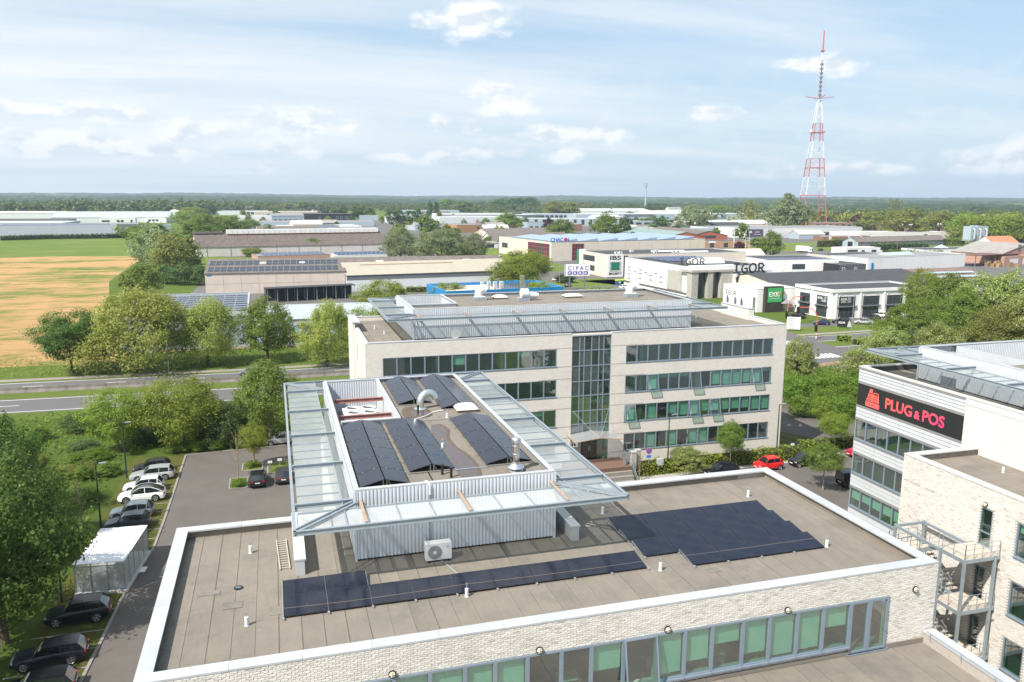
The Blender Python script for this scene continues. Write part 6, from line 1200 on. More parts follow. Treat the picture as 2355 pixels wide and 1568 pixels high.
def strokes(letters, size, rad, mat, extrude=None):
    # hand-drawn capital letters as bent tubes, in the x-z plane
    S = {'I':[[(.05,1),(.75,1.02)],[(.4,1.0),(.42,.02)],[(0,.0),(.8,.05)]],'G':[[(.85,.9),(.6,1.02),(.25,.85),(.08,.45),(.25,.08),(.6,.02),(.85,.25),(.85,.48),(.5,.46)]],'O':[[(.5,1.0),(.15,.85),(.03,.5),(.18,.1),(.5,.0),(.85,.12),(.98,.5),(.85,.88),(.5,1.0)]],'R':[[(.12,0),(.1,1.0)],[(.1,1.0),(.6,.98),(.8,.75),(.6,.52),(.14,.45)],[(.4,.48),(.9,-.02)]]}
    out = []; x = 0
    for c in letters:
        mb = MB(); wd = max(p[0] for s in S[c] for p in s)
        for s in S[c]: mb.tube([((x+a*.95)*size,random.uniform(-.02,.02),b*size) for a, b in s], rad, 8)
        out.append(mb); x += wd+.22
    return out, x*size
INK = M('black_letter', (.025,.026,.03), .5, .1)
def igor(label, loc, rz, size, rad, mat=INK, stand=0):
    t = thing('shop_letters', label, 'sign', loc, R(rz), local=True); ms, w_ = strokes('IGOR', size, rad, mat)
    for m_2 in ms: m_2.build('letter', mat, t, smooth=True)
    for k in range(5): MB().tube([(w_*k/5+.3,.2,.1),(w_*k/5+.3,1.2,-stand)],.05,6).build('strut',STEEL,t)
    return t
igor('black hand-drawn letters standing on the left edge of the furniture shop roof', (135.2,208.5,10.35), -28, 2.0, .2, stand=.3)
p = at(1688,624,9.2); igor('largest black hand-drawn letters on the white wing of the furniture shop', (148.0,196.0,8.3), 4, 2.9, .30, stand=.2)
t = bldg('white upper wing of the furniture shop under the largest letters', 149.5, 197, 14.5, 20, 8.6, 4, WHITE, rmat=DKROOF, wins=row('f',.3,9,5,4.4,7.0,.04), name='shop_wing', cat='shop')
t = bldg('white low wall wing with thin letters and a white awning roof', 137.4, 166, 14, 17, 6.7, 2, WHITE, rmat=WSHEET, name='shop_wing', cat='shop'); ms, w_ = strokes('IGOR', 1.35, .06, INK)
for m_2 in ms: o = m_2.build('thin_letter', INK, t); o.rotation_euler = (0,0,R(-90)); o.location = (-.08,15.8,3.6)
for y in (13.6,9.6,6.4): part(t,'banner_post',PURPR,(-.7,y,.3,-.55,y+.5,3.4))
part(t,'grey_door',DMETAL,(-.05,.6,0,-.002,1.9,4.2))
ek = part(t,'dark_tower',M('brown_cladding',(.045,.035,.032),.6,.1),(2.0,-1.2,0,8.0,-.02,7.4)); gs = MB().box(2.7,-1.32,2.9,7.5,-1.21,7.0).build('green_sign', GREENS, ek)
me = text_mesh('EXK', 1.9, PLAST, .03, .02); put('lettering', me, None, gs, loc=(2.95,-1.35,4.5), rot=(R(90),0,0)); MB().bar((6.5,-1.35,4.5),(6.75,-1.35,6.2),.1,.28).build('carrot_mark', M('carrot',(.75,.22,.03),.5), gs); MB().box(3.2,-1.34,3.9,7.0,-1.325,3.98).build('sign_line', PLAST, gs)
bldg('white café front with dark glazing right of the green sign tower', 145.8, 168, 6.6, 14, 6.3, 2, WHITE, rmat=DKROOF, wins=[('f',.5,6.0,.2,2.8,3)], name='cafe', cat='shop')
t = bldg('white outlet building with arched dark window bays', 149.8, 149.5, 33, 15.5, 8.0, 1.5, WHITE, rmat=DKROOF, name='outlet_building', cat='shop', parapet=.5)
def bay(face, u, w_=4.2, sign=False):
    B_ = lambda m, a0, a1, d0, d1, z0, z1: m.box(a0,-d1,z0,a1,-d0,z1) if face == 'f' else m.box(-d1,a0,z0,-d0,a1,z1)
    q = MB(); B_(q,u,u+w_,-.02,.03,.2,5.9); g = q.build('window', WGL, t)
    for k in range(5): q = MB(); a = u+w_*k/4; B_(q,a-.06,a+.06,.031,.09,.2,5.9); q.build('mullion', DARKMET, g)
    for z in (1.3,2.4,4.2,5.0,5.9): q = MB(); B_(q,u,u+w_,.032,.085,z-.05,z+.05); q.build('glazing_bar', DARKMET, g)
    q = MB(); B_(q,u-.6,u+w_+.6,.09,.5,3.15,3.42); q.build('ledge', DMETAL, t)
    n = 10; q = MB(); pts = [(u+w_/2+w_*.52*math.cos(a), 5.95+.9*math.sin(a)) for a in [math.pi*k/n for k in range(n+1)]]
    for (a, z), (b, z2) in zip(pts[:-1], pts[1:]): q.bar((a,-.05,z),(b,-.05,z2),.1,.14) if face == 'f' else q.bar((-.05,a,z),(-.05,b,z2),.1,.14)
    q.build('arch_moulding', WMETAL, t)
    q = MB(); B_(q,u-1.35,u-.75,.0,.28,0,7.0); q.build('pilaster', WHITE, t)
    if sign:
        q = MB(); B_(q,u+.1,u+w_-.1,.1,.16,4.1,6.0); sg = q.build('banner', M('slate_banner',(.05,.055,.07),.6), t); me = text_mesh('IGOR', .95, PLAST, .02, .01); s = 2.0/me['w']
        if face == 'f': put('lettering', me, None, sg, loc=(u+.4,-.18,5.0), rot=(R(90),0,0), scale=(s,s,1))
        else: put('lettering', me, None, sg, loc=(-.18,u+w_-.4,5.0), rot=(R(90),0,R(-90)), scale=(s,s,1))
        for k in range(3): q = MB(); B_(q,u+.5,u+2.2,.161,.17,4.35+k*.2,4.42+k*.2); q.build('print_line', PLAST, sg)
        for k in range(3): q = MB(); c0 = (u+2.7+k*.38) if face == 'f' else (u+.3+k*.38); B_(q,c0,c0+.2,.161,.17,4.3,5.8); q.build('print_figure', COPING, sg)
for i, u in enumerate((2.2,10.2,18.2,25.6)): bay('f', u, 5.2, i == 0)
bay('l', 2.0, 4.2, True); bay('l', 9.2, 4.2)
part(t,'cornice',WHITE,(-.35,-.35,7.2,33.35,-.002,8.02),(-.35,-.001,7.2,-.002,15.5,8.02))
# dark roof behind it and further halls to the right
t = bldg('large black low-pitched roof behind the café and outlet', 152, 172, 62, 40, 5.6, 3, CREAM, 'gx', 8.4, DKROOF)
t = bldg('white block with rooftop solar panels right of the largest letters', 205, 262, 34, 26, 6.6, -4, WHITE, rmat=DKROOF, wins=[('f',12,18,2.4,4.6,1)]); solar('solar panels edging the white block roof', (207,266,0), -4, 13, 2, 2.2, 2.2, 6.5, .1, R(5), rowgap=.2)
t = bldg('small cream pitched roof on the white block', 196, 290, 26, 10, 6.2, -3, GMETAL, 'gx', 9.0, M('cream_roof',(.66,.58,.42),.7,.04))
t = bldg('black gridded façade block beside the white shed', 232, 250, 13.5, 16, 5.2, 2, BLACKC, rmat=DKROOF, wins=[('f',1.2,2.6,2,3.8,0,WHITE),('f',7.4,8.9,2,3.8,1,WHITE)]); q = MB()
for k in range(19): q.box(k*.72,-.09,.3,k*.72+.05,-.065,5.0)
for k in range(7): q.box(0,-.12,.6+k*.68,13.5,-.095,.66+k*.68)
q.build('facade_grid', COPING, t)
bldg('long plain white shed with a blue door', 257, 263, 70, 20, 6.3, 12, WHITE, rmat=GRROOF, wins=[]); tt = thing('roof_light','glass ridge light on the plain white shed','skylight',(278,276,6.1),R(12),local=True); MB().prismx([(0,0),(5,0),(2.5,1.4)],0,20).build('glazing',M('pale_glazing',(.42,.48,.48),.3,.06),tt)
dd = thing('blue_door','bright blue door leaf standing at the white shed corner','door',(259,263.2,0),R(12),local=True); MB().box(0,-.12,0,1.4,-.03,4.2).build('leaf',BLUEP,dd); MB().box(-.1,-.1,0,-.01,-.03,4.3).build('frame',COPING,dd)
bldg('brown-roofed gabled workshop with pale roof lights', 203, 186, 42, 24, 4.6, 1, M('pale_stone_wall',(.52,.47,.42),.9,.06), 'gx', 7.8, M('red_brown_roof',(.20,.135,.115),.95,.2,.6), [('l',11,12.6,4.0,5.8,0,WHITE)])
for k in range(2): tt = thing('roof_light_strip',('upper','lower')[k]+' pale strip of roof lights on the brown gabled workshop','skylight',(207,188.6+3.6*(1-k),5.6+1.0*(1-k)),R(1),local=True); MB().poly([(0,0,.12),(36,0,.12),(36,1.6,.12+.43),(0,1.6,.12+.43)],[(0,1,2,3)]).build('glazing',LBLUE,tt)
t = bldg('small white flat house with a long dark window', 312, 346, 25, 11, 5.0, 4, WHITE, rmat=CREAM, wins=[('f',1.6,8.6,1.8,3.9,4),('f',11.5,13.6,1.6,3.6),('f',18.5,22,1.0,3.6,2)], name='house', cat='house'); part(t,'ramp_wall',WHITE,(25,0,0,26.5,10,3.2))
bldg('grey-brown low roof in front of the small white house', 268, 300, 40, 18, 4.6, 6, BEIGE, rmat=DKROOF, wins=[('f',33,36,1.2,3.2)]) 
t = bldg('slate blue gabled barn with a long grey-brown roof', 379, 417, 88, 13, 3.6, 9, GMETAL, 'gx', 6.6, FIBRE, name='barn', cat='barn'); part(t,'doorway',BLACKC,(-.06,4.5,0,-.002,8.5,3.6)); part(t,'plank_front',DMETAL,(0,-.06,.2,88,-.002,3.3))
t = bldg('low brick house row with white bays', 403, 484, 42, 12, 4.0, 0, BBRICK, rmat=WSHEET, name='brick_house', cat='house', cop=M('brown_coping',(.20,.10,.08),.8)); part(t,'white_bay',WHITE,(5,-.05,.4,7.2,-.002,3.7),(22,-.05,.4,24.2,-.002,3.7),(33,-.05,.4,35.2,-.002,3.7)); win(t,'f',9,13,.8,2.4); win(t,'f',26,31,.8,2.4)
bldg('long white hall behind the grey barn', 436, 496, 92, 26, 6.2, -4, M('off_white',(.68,.66,.62),.8,.04,.3,dirt=.1), rmat=WSHEET, wins=[('f',67,70,2.6,4.4),('f',75,80,2.6,3.6)])
bldg('cream sloping roof left of the long white hall', 408, 520, 24, 14, 3.8, 0, GMETAL, 'gx', 6.8, MATS['cream_roof'])
bldg('brown brick school-like block behind the pollard trees', 548, 690, 70, 16, 7.4, -20, BBRICK, rmat=GRROOF, wins=row('f',2,66,10,2.6,5.6,.45), name='brick_block')
t = bldg('long pale hall with glass ends and a purple billboard', 372, 536, 120, 44, 8.2, 6, WMETAL, rmat=GRROOF, wins=row('f',58,118,14,.6,4.2,.1)); part(t,'billboard',PURPR,(-2,-.5,1.6,14,-.1,7.4)); part(t,'billboard_print',PLAST,(6,-.55,5,11,-.501,5.4),(5,-.55,3.2,12,-.501,3.5)); MB().tube([(1.6,-.52,4.6),(1.6,-.56,4.6)],1.6,20).build('billboard_ring',PLAST,t)
t = bldg('pink brick gabled works with a brown loading canopy', 352, 282, 44, 26, 5.2, 12, PBRICK, 'gy', 10, FIBREL); part(t,'door',CREAM,(2,-.05,0,9,-.002,3.2)); part(t,'tall_opening',DMETAL,(14,-.06,6.0,17,-.002,9.6)); q = MB(); q.slab([(-24,-2),(14,-2),(14,9),(-24,9)],5.2,5.5); q.build('loading_canopy', M('brown_canopy',(.16,.085,.07),.8), t); part(t,'low_front',PBRICK,(-2,-3,0,44,-.01,4.4)); part(t,'roller_door',WMETAL,(3,-3.06,.1,10,-3.002,3.0),(14,-3.06,.1,40,-3.002,3.0))
for k in range(4): q = MB().box(-23+k*8,-1.6,0,-22.7+k*8,-1.3,5.2).build('canopy_post', DMETAL, t)
cr = random.Random(3)
for k in range(12):
    x, y = 331+cr.uniform(0,22), 272+cr.uniform(-3,7); tt = thing('pallet_stack',('tallest' if k == 0 else 'brown')+' wooden crate stack under the brown loading canopy','crate',(x,y,0),R(12+cr.uniform(-6,6)),'crates under the loading canopy',local=True); hh = cr.uniform(.8,2.6)
    MB().box(0,0,.14,1.8,1.5,hh).build('crate',M('crate_wood',(.30,.19,.10),.9,.2,2,rnd=.25),tt); MB().box(-.05,-.05,0,1.85,1.55,.13).build('pallet',M('pallet_wood',(.38,.28,.17),.9,.2),tt)
fl = thing('filter_plant','silver industrial filter tanks with ducts above the hedge','filter plant',(467,412,0),R(6),local=True); part(fl,'base_frame',STEEL,(0,0,3.5,18,7,4.6)); part(fl,'housing',GMETAL,(.5,.5,4.6,5.5,6.5,13.5),(6.4,.5,4.6,11.4,6.5,14),(12.3,.5,4.6,17.3,6.5,13.5)); part(fl,'leg',STEEL,(1,1,0,1.4,1.4,3.5),(16,1,0,16.4,1.4,3.5),(8,1,0,8.4,1.4,3.5))
for x in (3,8.9,14.8): MB().tube([(x,-.6,4.8),(x,-.6,11),(x,1.5,12.5)],.7,12).build('duct',GMETAL,fl)
bldg('long brick and white hall in front of the right-hand trees', 586, 600, 84, 22, 7.4, 14, PBRICK, rmat=WSHEET, wins=row('f',4,60,8,3,5.2,.3)); bldg('small orange-tiled house at the far right hedge', 466, 392, 26, 13, 3.2, 8, WHITE, 'gx', 7.4, ORROOF, [('f',3,5,1,2.4),('f',9,11,1,2.4)], name='house', cat='house')
bldg('white low shop with a folded roof corner, left of the pink works', 352, 332, 52, 16, 4.4, 2, WHITE, rmat=DKROOF); tt = thing('roof_pyramid','small glass pyramid roof light','skylight',(372,340,4.4),0,local=True); MB().poly([(0,0,0),(6,0,0),(6,6,0),(0,6,0),(3,3,2)],[(0,1,4),(1,2,4),(2,3,4),(3,0,4)]).build('glazing',GMETAL,tt)
# red brick gables with green roof
t = bldg('red brick gabled hall with a green sheet roof', 256, 452, 28, 95, 6.4, -3, RBRICK, 'gy', 9.6, GREENR, [('f',9.5,17.5,4.6,6.2,6),('f',2,7,.2,3.8,2)]); bldg('red brick gabled hall with a brown roof, right one', 284, 470, 28, 85, 6.2, -3, RBRICK, 'gy', 9.4, FIBRE, [('f',9,19,4.4,6.2,7)])
t = bldg('low sandy brick front of the red gabled halls', 266, 438, 44, 12, 4.4, -3, M('sandy_brick',(.42,.26,.16),.9,.1), rmat=DKROOF, wins=[('f',6,10,.6,2.8,2),('f',14,17,.2,3,1),('f',24,27,.2,3),('f',32,37,.8,2.8,2)]); part(t,'white_sign',WHITE,(13,-.12,3.1,18,-.06,4.2)); solar('two blue solar fields on the green sheet roof', (258.5,470,0), -3, 3, 10, 3.6, 3.4, 6.95, .3, 0, rowgap=.3)
# white roofs farther back
bldg('broad white-roofed hall behind the silver-leaved tree', 534, 1045, 110, 60, 8, 0, WMETAL, 'gx', 13, WSHEET); bldg('white-ridged hall with small roof vents', 432, 698, 70, 36, 6, -2, CREAM, 'gx', 9.4, WSHEET); bldg('pale grey hall right of the broad white roof', 652, 1040, 120, 50, 9, -2, GMETAL, rmat=WSHEET); bldg('pale flat building behind the flagpoles', 378, 610, 64, 28, 6.4, 4, WMETAL, rmat=GRROOF, wins=row('f',4,60,8,1.2,3.4,.3)); bldg('tiny white house beyond the fields', 800, 1500, 30, 14, 9, 0, WHITE, 'gx', 13, GRROOF, name='house', cat='house'); bldg('long low glasshouse strip near the fields', 760, 1130, 90, 20, 5, -6, M('dark_glass_strip',(.05,.06,.09),.3), rmat=DKROOF)
# left-hand estate beyond the field
t = bldg('long lilac-grey hall with a blue solar roof beyond the field', -200, 688, 84, 46, 8.2, 8, M('lilac_metal',(.50,.51,.60),.5,.03,.2), rmat=GRROOF, cop=GMETAL); solar('speckled strip of blue panels along the lilac-grey hall roof', (-198,691,0), 8, 24, 2, 2.9, 3.4, 8.25, .3, R(8), rowgap=1.0)
bldg('grey side block at the right end of the lilac-grey hall', -117, 699, 16, 40, 8.6, 8, DMETAL, rmat=GRROOF)
bldg('grey pitched hall roof beyond the lilac-grey hall', -238, 1010, 126, 70, 6.2, 2, WMETAL, 'gx', 12.5, M('mid_grey_roof',(.40,.42,.44),.6,.05)); bldg('low white roofs at the left edge behind the solar hall', -290, 855, 100, 60, 5.5, -3, GMETAL, rmat=WSHEET, cop=WSHEET); bldg('dark-banded low roof at the left edge', -300, 940, 95, 40, 6, 0, DMETAL, rmat=DKROOF); bldg('white crinkled roofs at the far left', -352, 1150, 96, 40, 8.4, 0, WMETAL, 'gx', 10.5, WSHEET)
bldg('small white office with square black windows behind the field', -177, 955, 36, 20, 7.2, 4, WHITE, rmat=WSHEET, wins=[('f',2,10,2.6,4.6,2),('f',17,20,2.4,4.8,1),('f',21,24,2.4,4.8,1),('f',31,33,1.5,5)]); bldg('small white office at the edge of the trees', -136, 1000, 22, 16, 6.4, 0, WHITE, rmat=WSHEET, wins=row('f',2,14,3,2,4.2,.3)); bldg('grey works yard shed beside the green skips', -104, 740, 24, 20, 6.5, 12, GMETAL, rmat=GRROOF)
tk = thing('storage_tank','white domed storage tank by the wood','tank',(-128,1225,0),local=True); MB().lathe(0,0,[(7,0),(7,9),(5,11),(1,12)],20).build('shell',PLAST,tk,smooth=True); MB().lathe(0,0,[(7.1,4),(7.1,4.4)],20).build('band',GMETAL,tk)
bldg('dark grey hall far behind the wood', -118, 1740, 88, 40, 10, 2, DMETAL, rmat=WSHEET, wins=[('f',60,86,1,7)]); bldg('white long hall below the dark grey hall', -84, 1400, 84, 30, 7, 1, WMETAL, rmat=WSHEET, wins=row('f',42,82,6,1,5,.15)); bldg('white hall left of the black building', -42, 1062, 50, 40, 6.2, 2, WMETAL, rmat=WSHEET); bldg('long black building with small white windows', 8.5, 1052, 102, 30, 9.4, 5, BLACKC, rmat=GRROOF, cop=BLACKC, wins=[('f',u,u+2.6,2,5.4,0,WHITE) for u in (56,68,79,84,91)])
bldg('long low beige roof behind the black building', -20, 1290, 120, 50, 7.4, 2, BEIGE, rmat=BEIGE); bldg('broad pale grey low roofs in front of the black building', -8, 860, 120, 60, 4.8, -2, GMETAL, rmat=GRROOF); bldg('white low roof behind the long brown shed', 14, 700, 70, 50, 5.5, 6, WMETAL, rmat=WSHEET, cop=WSHEET); bldg('white slanted hall by the round green tree', 140, 960, 46, 40, 7.6, -4, WMETAL, rmat=WSHEET, wins=row('f',10,44,5,1,5,.2)); bldg('white hall behind the dark conifers', 214, 1330, 100, 40, 9, -2, GMETAL, rmat=WSHEET)
fr_ = random.Random(77); spots = []
CW = (('white',WMETAL),('cream',CREAM),('grey',GMETAL),('brick',BBRICK),('beige',BEIGE),('dark',DMETAL),('pale blue',LBLUE)); RW_ = (('brown roof',FIBRE),('pale roof',WSHEET),('grey roof',GRROOF),('dark roof',DKROOF),('mottled roof',FIBREL))
for k in range(44):
    for _ in range(40):
        y = fr_.uniform(560,1500); f_ = fr_.uniform(-.02,.62); x = f_*y
        if all(abs(x-a) > 45 or abs(y-b) > 40 for a, b in spots): break
    spots.append((x,y))
spots.sort(key=lambda s: s[0]/s[1])
for k, (x, y) in enumerate(spots):
    cn, cm = fr_.choice(CW); rn, rm = fr_.choice(RW_); L_ = fr_.uniform(16,48); h_ = fr_.uniform(4,7.5); gb = fr_.random() < .5
    pos = 'left' if x/y < .18 else 'middle' if x/y < .42 else 'right'; bldg(f'{"long" if L_ > 32 else "short"} {cn} {"gabled" if gb else "flat"} shed with {rn}, {pos} part of far estate', x, y, L_, fr_.uniform(12,24), h_, fr_.uniform(-6,14), cm, 'gx' if gb else 'flat', h_+fr_.uniform(2,3.5), rm, row('f',1,L_-1,max(2,int(L_/6)),1.0,3.0,.4) if fr_.random() < .7 else [], name='small_shed', group='small sheds of the far estate')
# ---------------------------------------------------------------- signs and poles of the estate
sg = thing('lettered_sign','large purple-lettered white sign on two posts above the far roof','sign',(104,232,0),R(-8),local=True); 
for x in (1.2,6.6): MB().box(x-.2,-.2,0,x+.2,.2,5.0).build('post', DMETAL, sg)
bd = MB().box(-.2,-.3,5.0,8.4,.3,9.0).build('board', WHITE, sg); part(sg,'side_panel',GMETAL,(-.75,-.3,4.9,-.21,.3,9.0)); vio = M('violet_print',(.10,.08,.32),.5); me = text_mesh('C I P A C', 2.0, vio, .03, .02); s = 7.4/me['w']; put('lettering', me, None, bd, loc=(.4,-.33,7.0), rot=(R(90),0,0), scale=(s,1,1))
for k in range(4): MB().box(.4+k*1.9,-.34,5.4,.4+k*1.9+1.6,-.301,6.6).build('pictogram', vio, bd); MB().box(.75+k*1.9,-.36,5.75,.75+k*1.9+.7,-.341,6.2).build('pictogram_shape', PLAST, bd)
for k, (lid, nm) in enumerate(((M('lime_lid',(.45,.60,.05),.5),'blue bin with a lime lid, left one'),(MATS['lime_lid'],'blue bin with a lime lid, middle one'),(M('red_lid',(.65,.06,.05),.5),'blue bin with a red lid at the end of the bin row'))):
    x, y = 128+k*2.6, 242+k*.9; tt = thing('recycling_bin',nm,'bin',(x,y,0),R(15),'recycling bins behind the far block',local=True); MB().box(0,0,.1,2.0,1.4,1.6).build('body',M('bin_blue',(.02,.09,.16),.5),tt); MB().box(-.06,-.06,1.6,2.06,1.46,2.0).build('lid',lid,tt); MB().box(.6,-.02,.7,1.4,-.002,1.3).build('sticker',PLAST,tt)
ORN = M('orange_red_pole',(.62,.10,.035),.45,.05)
def signal(label, x, y, h, reach, d):
    t = thing('traffic_light', label, 'traffic light', (x,y,0), group='arched orange traffic lights'); pts = [(x,y,0),(x,y,h*.62)]
    for k in range(1,9): a = math.pi/2*k/8; pts.append((x+d[0]*reach*.6*(1-math.cos(a)),y+d[1]*reach*.6*(1-math.cos(a)),h*.62+h*.38*math.sin(a)))
    pts.append((x+d[0]*reach,y+d[1]*reach,h)); MB().tube(pts,.11,8).build('arch_pole',ORN,t,smooth=True); e = pts[-1]
    for (bx_, by_, bz) in ((e[0],e[1],e[2]-.6),(x-.3,y-.1,2.6)): hd = MB().box(bx_-.28,by_-.2,bz-.75,bx_+.28,by_+.2,bz+.75).build('signal_head',BLACK,t); [MB().tube([(bx_,by_-.2,bz+dz),(bx_,by_-.3,bz+dz)],.12,10).build('lens',M('signal_lens',(.08,.02,.02),.3),hd) for dz in (-.45,0,.45)]
    for k in range(3): MB().cyl(x,y,.2+k*.9,.65+k*.9,.125,8).build('white_band',PLAST,t)
p = px(2040,848); signal('arched orange traffic light nearer the crossing', p.x, p.y, 7.4, 4.6, (-.95,.3)); p = px(1967,812); signal('arched orange traffic light farther back by the café', p.x, p.y, 7.2, 5.0, (.98,.1))
bo = thing('company_board','board of stacked white company name plates at the crossing','sign',(126.5,136.2,0),R(-30),local=True)
for k in range(5): MB().box(0,-.08,.4+k*.62,3.1,.08,.95+k*.62).build('name_plate',PLAST,bo); MB().box(.3,-.1,.6+k*.62,1.8,-.081,.72+k*.62).build('print',DMETAL,bo)
for x in (.1,2.9): MB().box(x,.09,0,x+.12,.2,3.6).build('post',STEEL,bo)
bn = thing('banner_sign','low black banner with white letters and a figure on the lawn','sign',(141.4,136.4,0),R(-30),local=True); b2 = MB().box(0,-.1,.35,3.2,0,2.0).build('panel',BLACK,bn); me = text_mesh('IGOR', .8, PLAST, .02, .01); s = 1.6/me['w']; put('lettering', me, None, b2, loc=(.2,-.12,1.2), rot=(R(90),0,0), scale=(s,s,1)); MB().prism([(2.3,.35),(3.3,.35),(3.1,1.5),(2.8,2.1),(2.5,1.6)],-.2,-.11).build('figure_print',COPING,b2)
for x in (.3,2.8): MB().box(x,-.05,0,x+.08,.05,.35).build('leg',STEEL,bn)
for k, (sx, sy, h) in enumerate(((1833,628,9.5),(1862,640,10.5),(1871,641,10))):
    p = px(sx,sy); t = thing('flagpole',('flagpole with a furled white flag left of the lawn','bare white flagpole on the lawn, left one','bare white flagpole on the lawn, right one')[k],'flagpole',(p.x,p.y,0),group='flagpoles by the red brick halls'); MB().tube([(p.x,p.y,0),(p.x,p.y,h*1.35)],[.12,.07],8).build('pole',PLAST,t); MB().cyl(p.x,p.y,h*1.35,h*1.35+.2,.12,8).build('finial',PLAST,t)
    if k == 0: MB().prism([(p.x+.1,h*.6),(p.x+.6,h*.6),(p.x+.4,h*1.3),(p.x+.1,h*1.32)],p.y-.05,p.y+.05).build('flag',PLAST,t)
# telecom mast
mo = thing('telecom_mast','slim grey telecom mast with antenna head','mast',(752,1511,0)); MB().tube([(752,1511,0),(752,1511,54)],[2.0,1.3],10).build('shaft',GMETAL,mo)
for k in range(6): a = k*math.pi/3; MB().box(752+3.2*math.cos(a)-.6,1511+3.2*math.sin(a)-.6,54,752+3.2*math.cos(a)+.6,1511+3.2*math.sin(a)+.6,62).build('antenna',GMETAL,mo)
MB().lathe(752,1511,[(3.4,54.4),(3.4,55)],12).build('ring',GMETAL,mo)
# red and white lattice tower
_d = dirpx(1866,483); _d = Vector((_d.x,_d.y,0)).normalized(); TB = Vector((CAM.x,CAM.y,0))+_d*985
tw = thing('lattice_tower','tall red and white lattice transmitter tower','transmitter tower',(TB.x,TB.y,0)); RW = (M('mast_red',(.42,.15,.16),.6,.05), M('mast_white',(.66,.67,.68),.6,.04)); ang0 = math.atan2(_d.y,_d.x)
def hw_(z): return float(np.interp(z,[0,38,60,82,102,123,150],[13.5,10.4,8.9,7.2,5.4,4.0,1.9]))
def leg(z, k): a = ang0+R(45+18)+k*math.pi/2; r_ = hw_(z)*1.414; return Vector((TB.x+r_*math.cos(a),TB.y+r_*math.sin(a),z))
segs = [0,19,38,49,60,71,82,92,102,112.5,123,136,150]; cols = [0,0,1,1,0,0,1,1,0,0,1,1]
for i in range(len(segs)-1):
    a, b = segs[i], segs[i+1]; mt = RW[cols[i]]; q = MB()
    for k in range(4): q.bar(leg(a,k),leg(b,k),.7,.7)
    for k in range(4):
        k2 = (k+1)%4; m1 = leg(a,k).lerp(leg(a,k2),.5)
        if i in (0,1): q.bar(leg(b,k),m1.lerp(leg(a,k),.7),.22,.22); q.bar(leg(b,k2),m1.lerp(leg(a,k2),.7),.22,.22)
        else: q.bar(leg(a,k),leg(b,k2),.17,.17); q.bar(leg(a,k2),leg(b,k),.17,.17)
        q.bar(leg(b,k),leg(b,k2),.26,.26)
    q.build('lattice_section', mt, tw)
for z, ln_ in ((112.5,9),(38,0),(71,0)):
    q = MB()
    for k in range(4): q.bar(leg(z,k)+(leg(z,k)-Vector((TB.x,TB.y,z))).normalized()*ln_*.3, leg(z,(k+1)%4), .9, 1.0)
    q.build('platform', RW[0], tw)
q = MB()
for k in range(4): a = ang0+R(20+90*k); q.bar((TB.x,TB.y,152),(TB.x+16*math.cos(a),TB.y+16*math.sin(a),154),.6,.8)
q.build('star_platform', RW[0], tw); q = MB()
for i in range(8): q.box(TB.x-1.3,TB.y-1.3,155+i*5.0,TB.x+1.3,TB.y+1.3,157.2+i*5.0)
q.tube([(TB.x,TB.y,152),(TB.x,TB.y,196)],[.9,.5],6); q.build('antenna_column', M('antenna_grey',(.22,.18,.22),.6), tw); MB().tube([(TB.x,TB.y,196),(TB.x,TB.y,207)],[.7,.6],8).build('mast_tube', RW[1], tw); q = MB(); q.lathe(TB.x,TB.y,[(.7,205),(2.6,206.5),(.8,207.5)],10); q.tube([(TB.x,TB.y,207),(TB.x,TB.y,229)],[.85,.7],8); q.build('top_antenna', M('mast_orange',(.60,.11,.08),.6), tw)
for k in range(2): MB().lathe(TB.x+(-8,8)[k],TB.y,[(1.2,113),(1.4,115),(.7,116)],10).build('dish', WHITE, tw)
tw.scale = (1,1,top_z(TB,77/1.0875)/229)
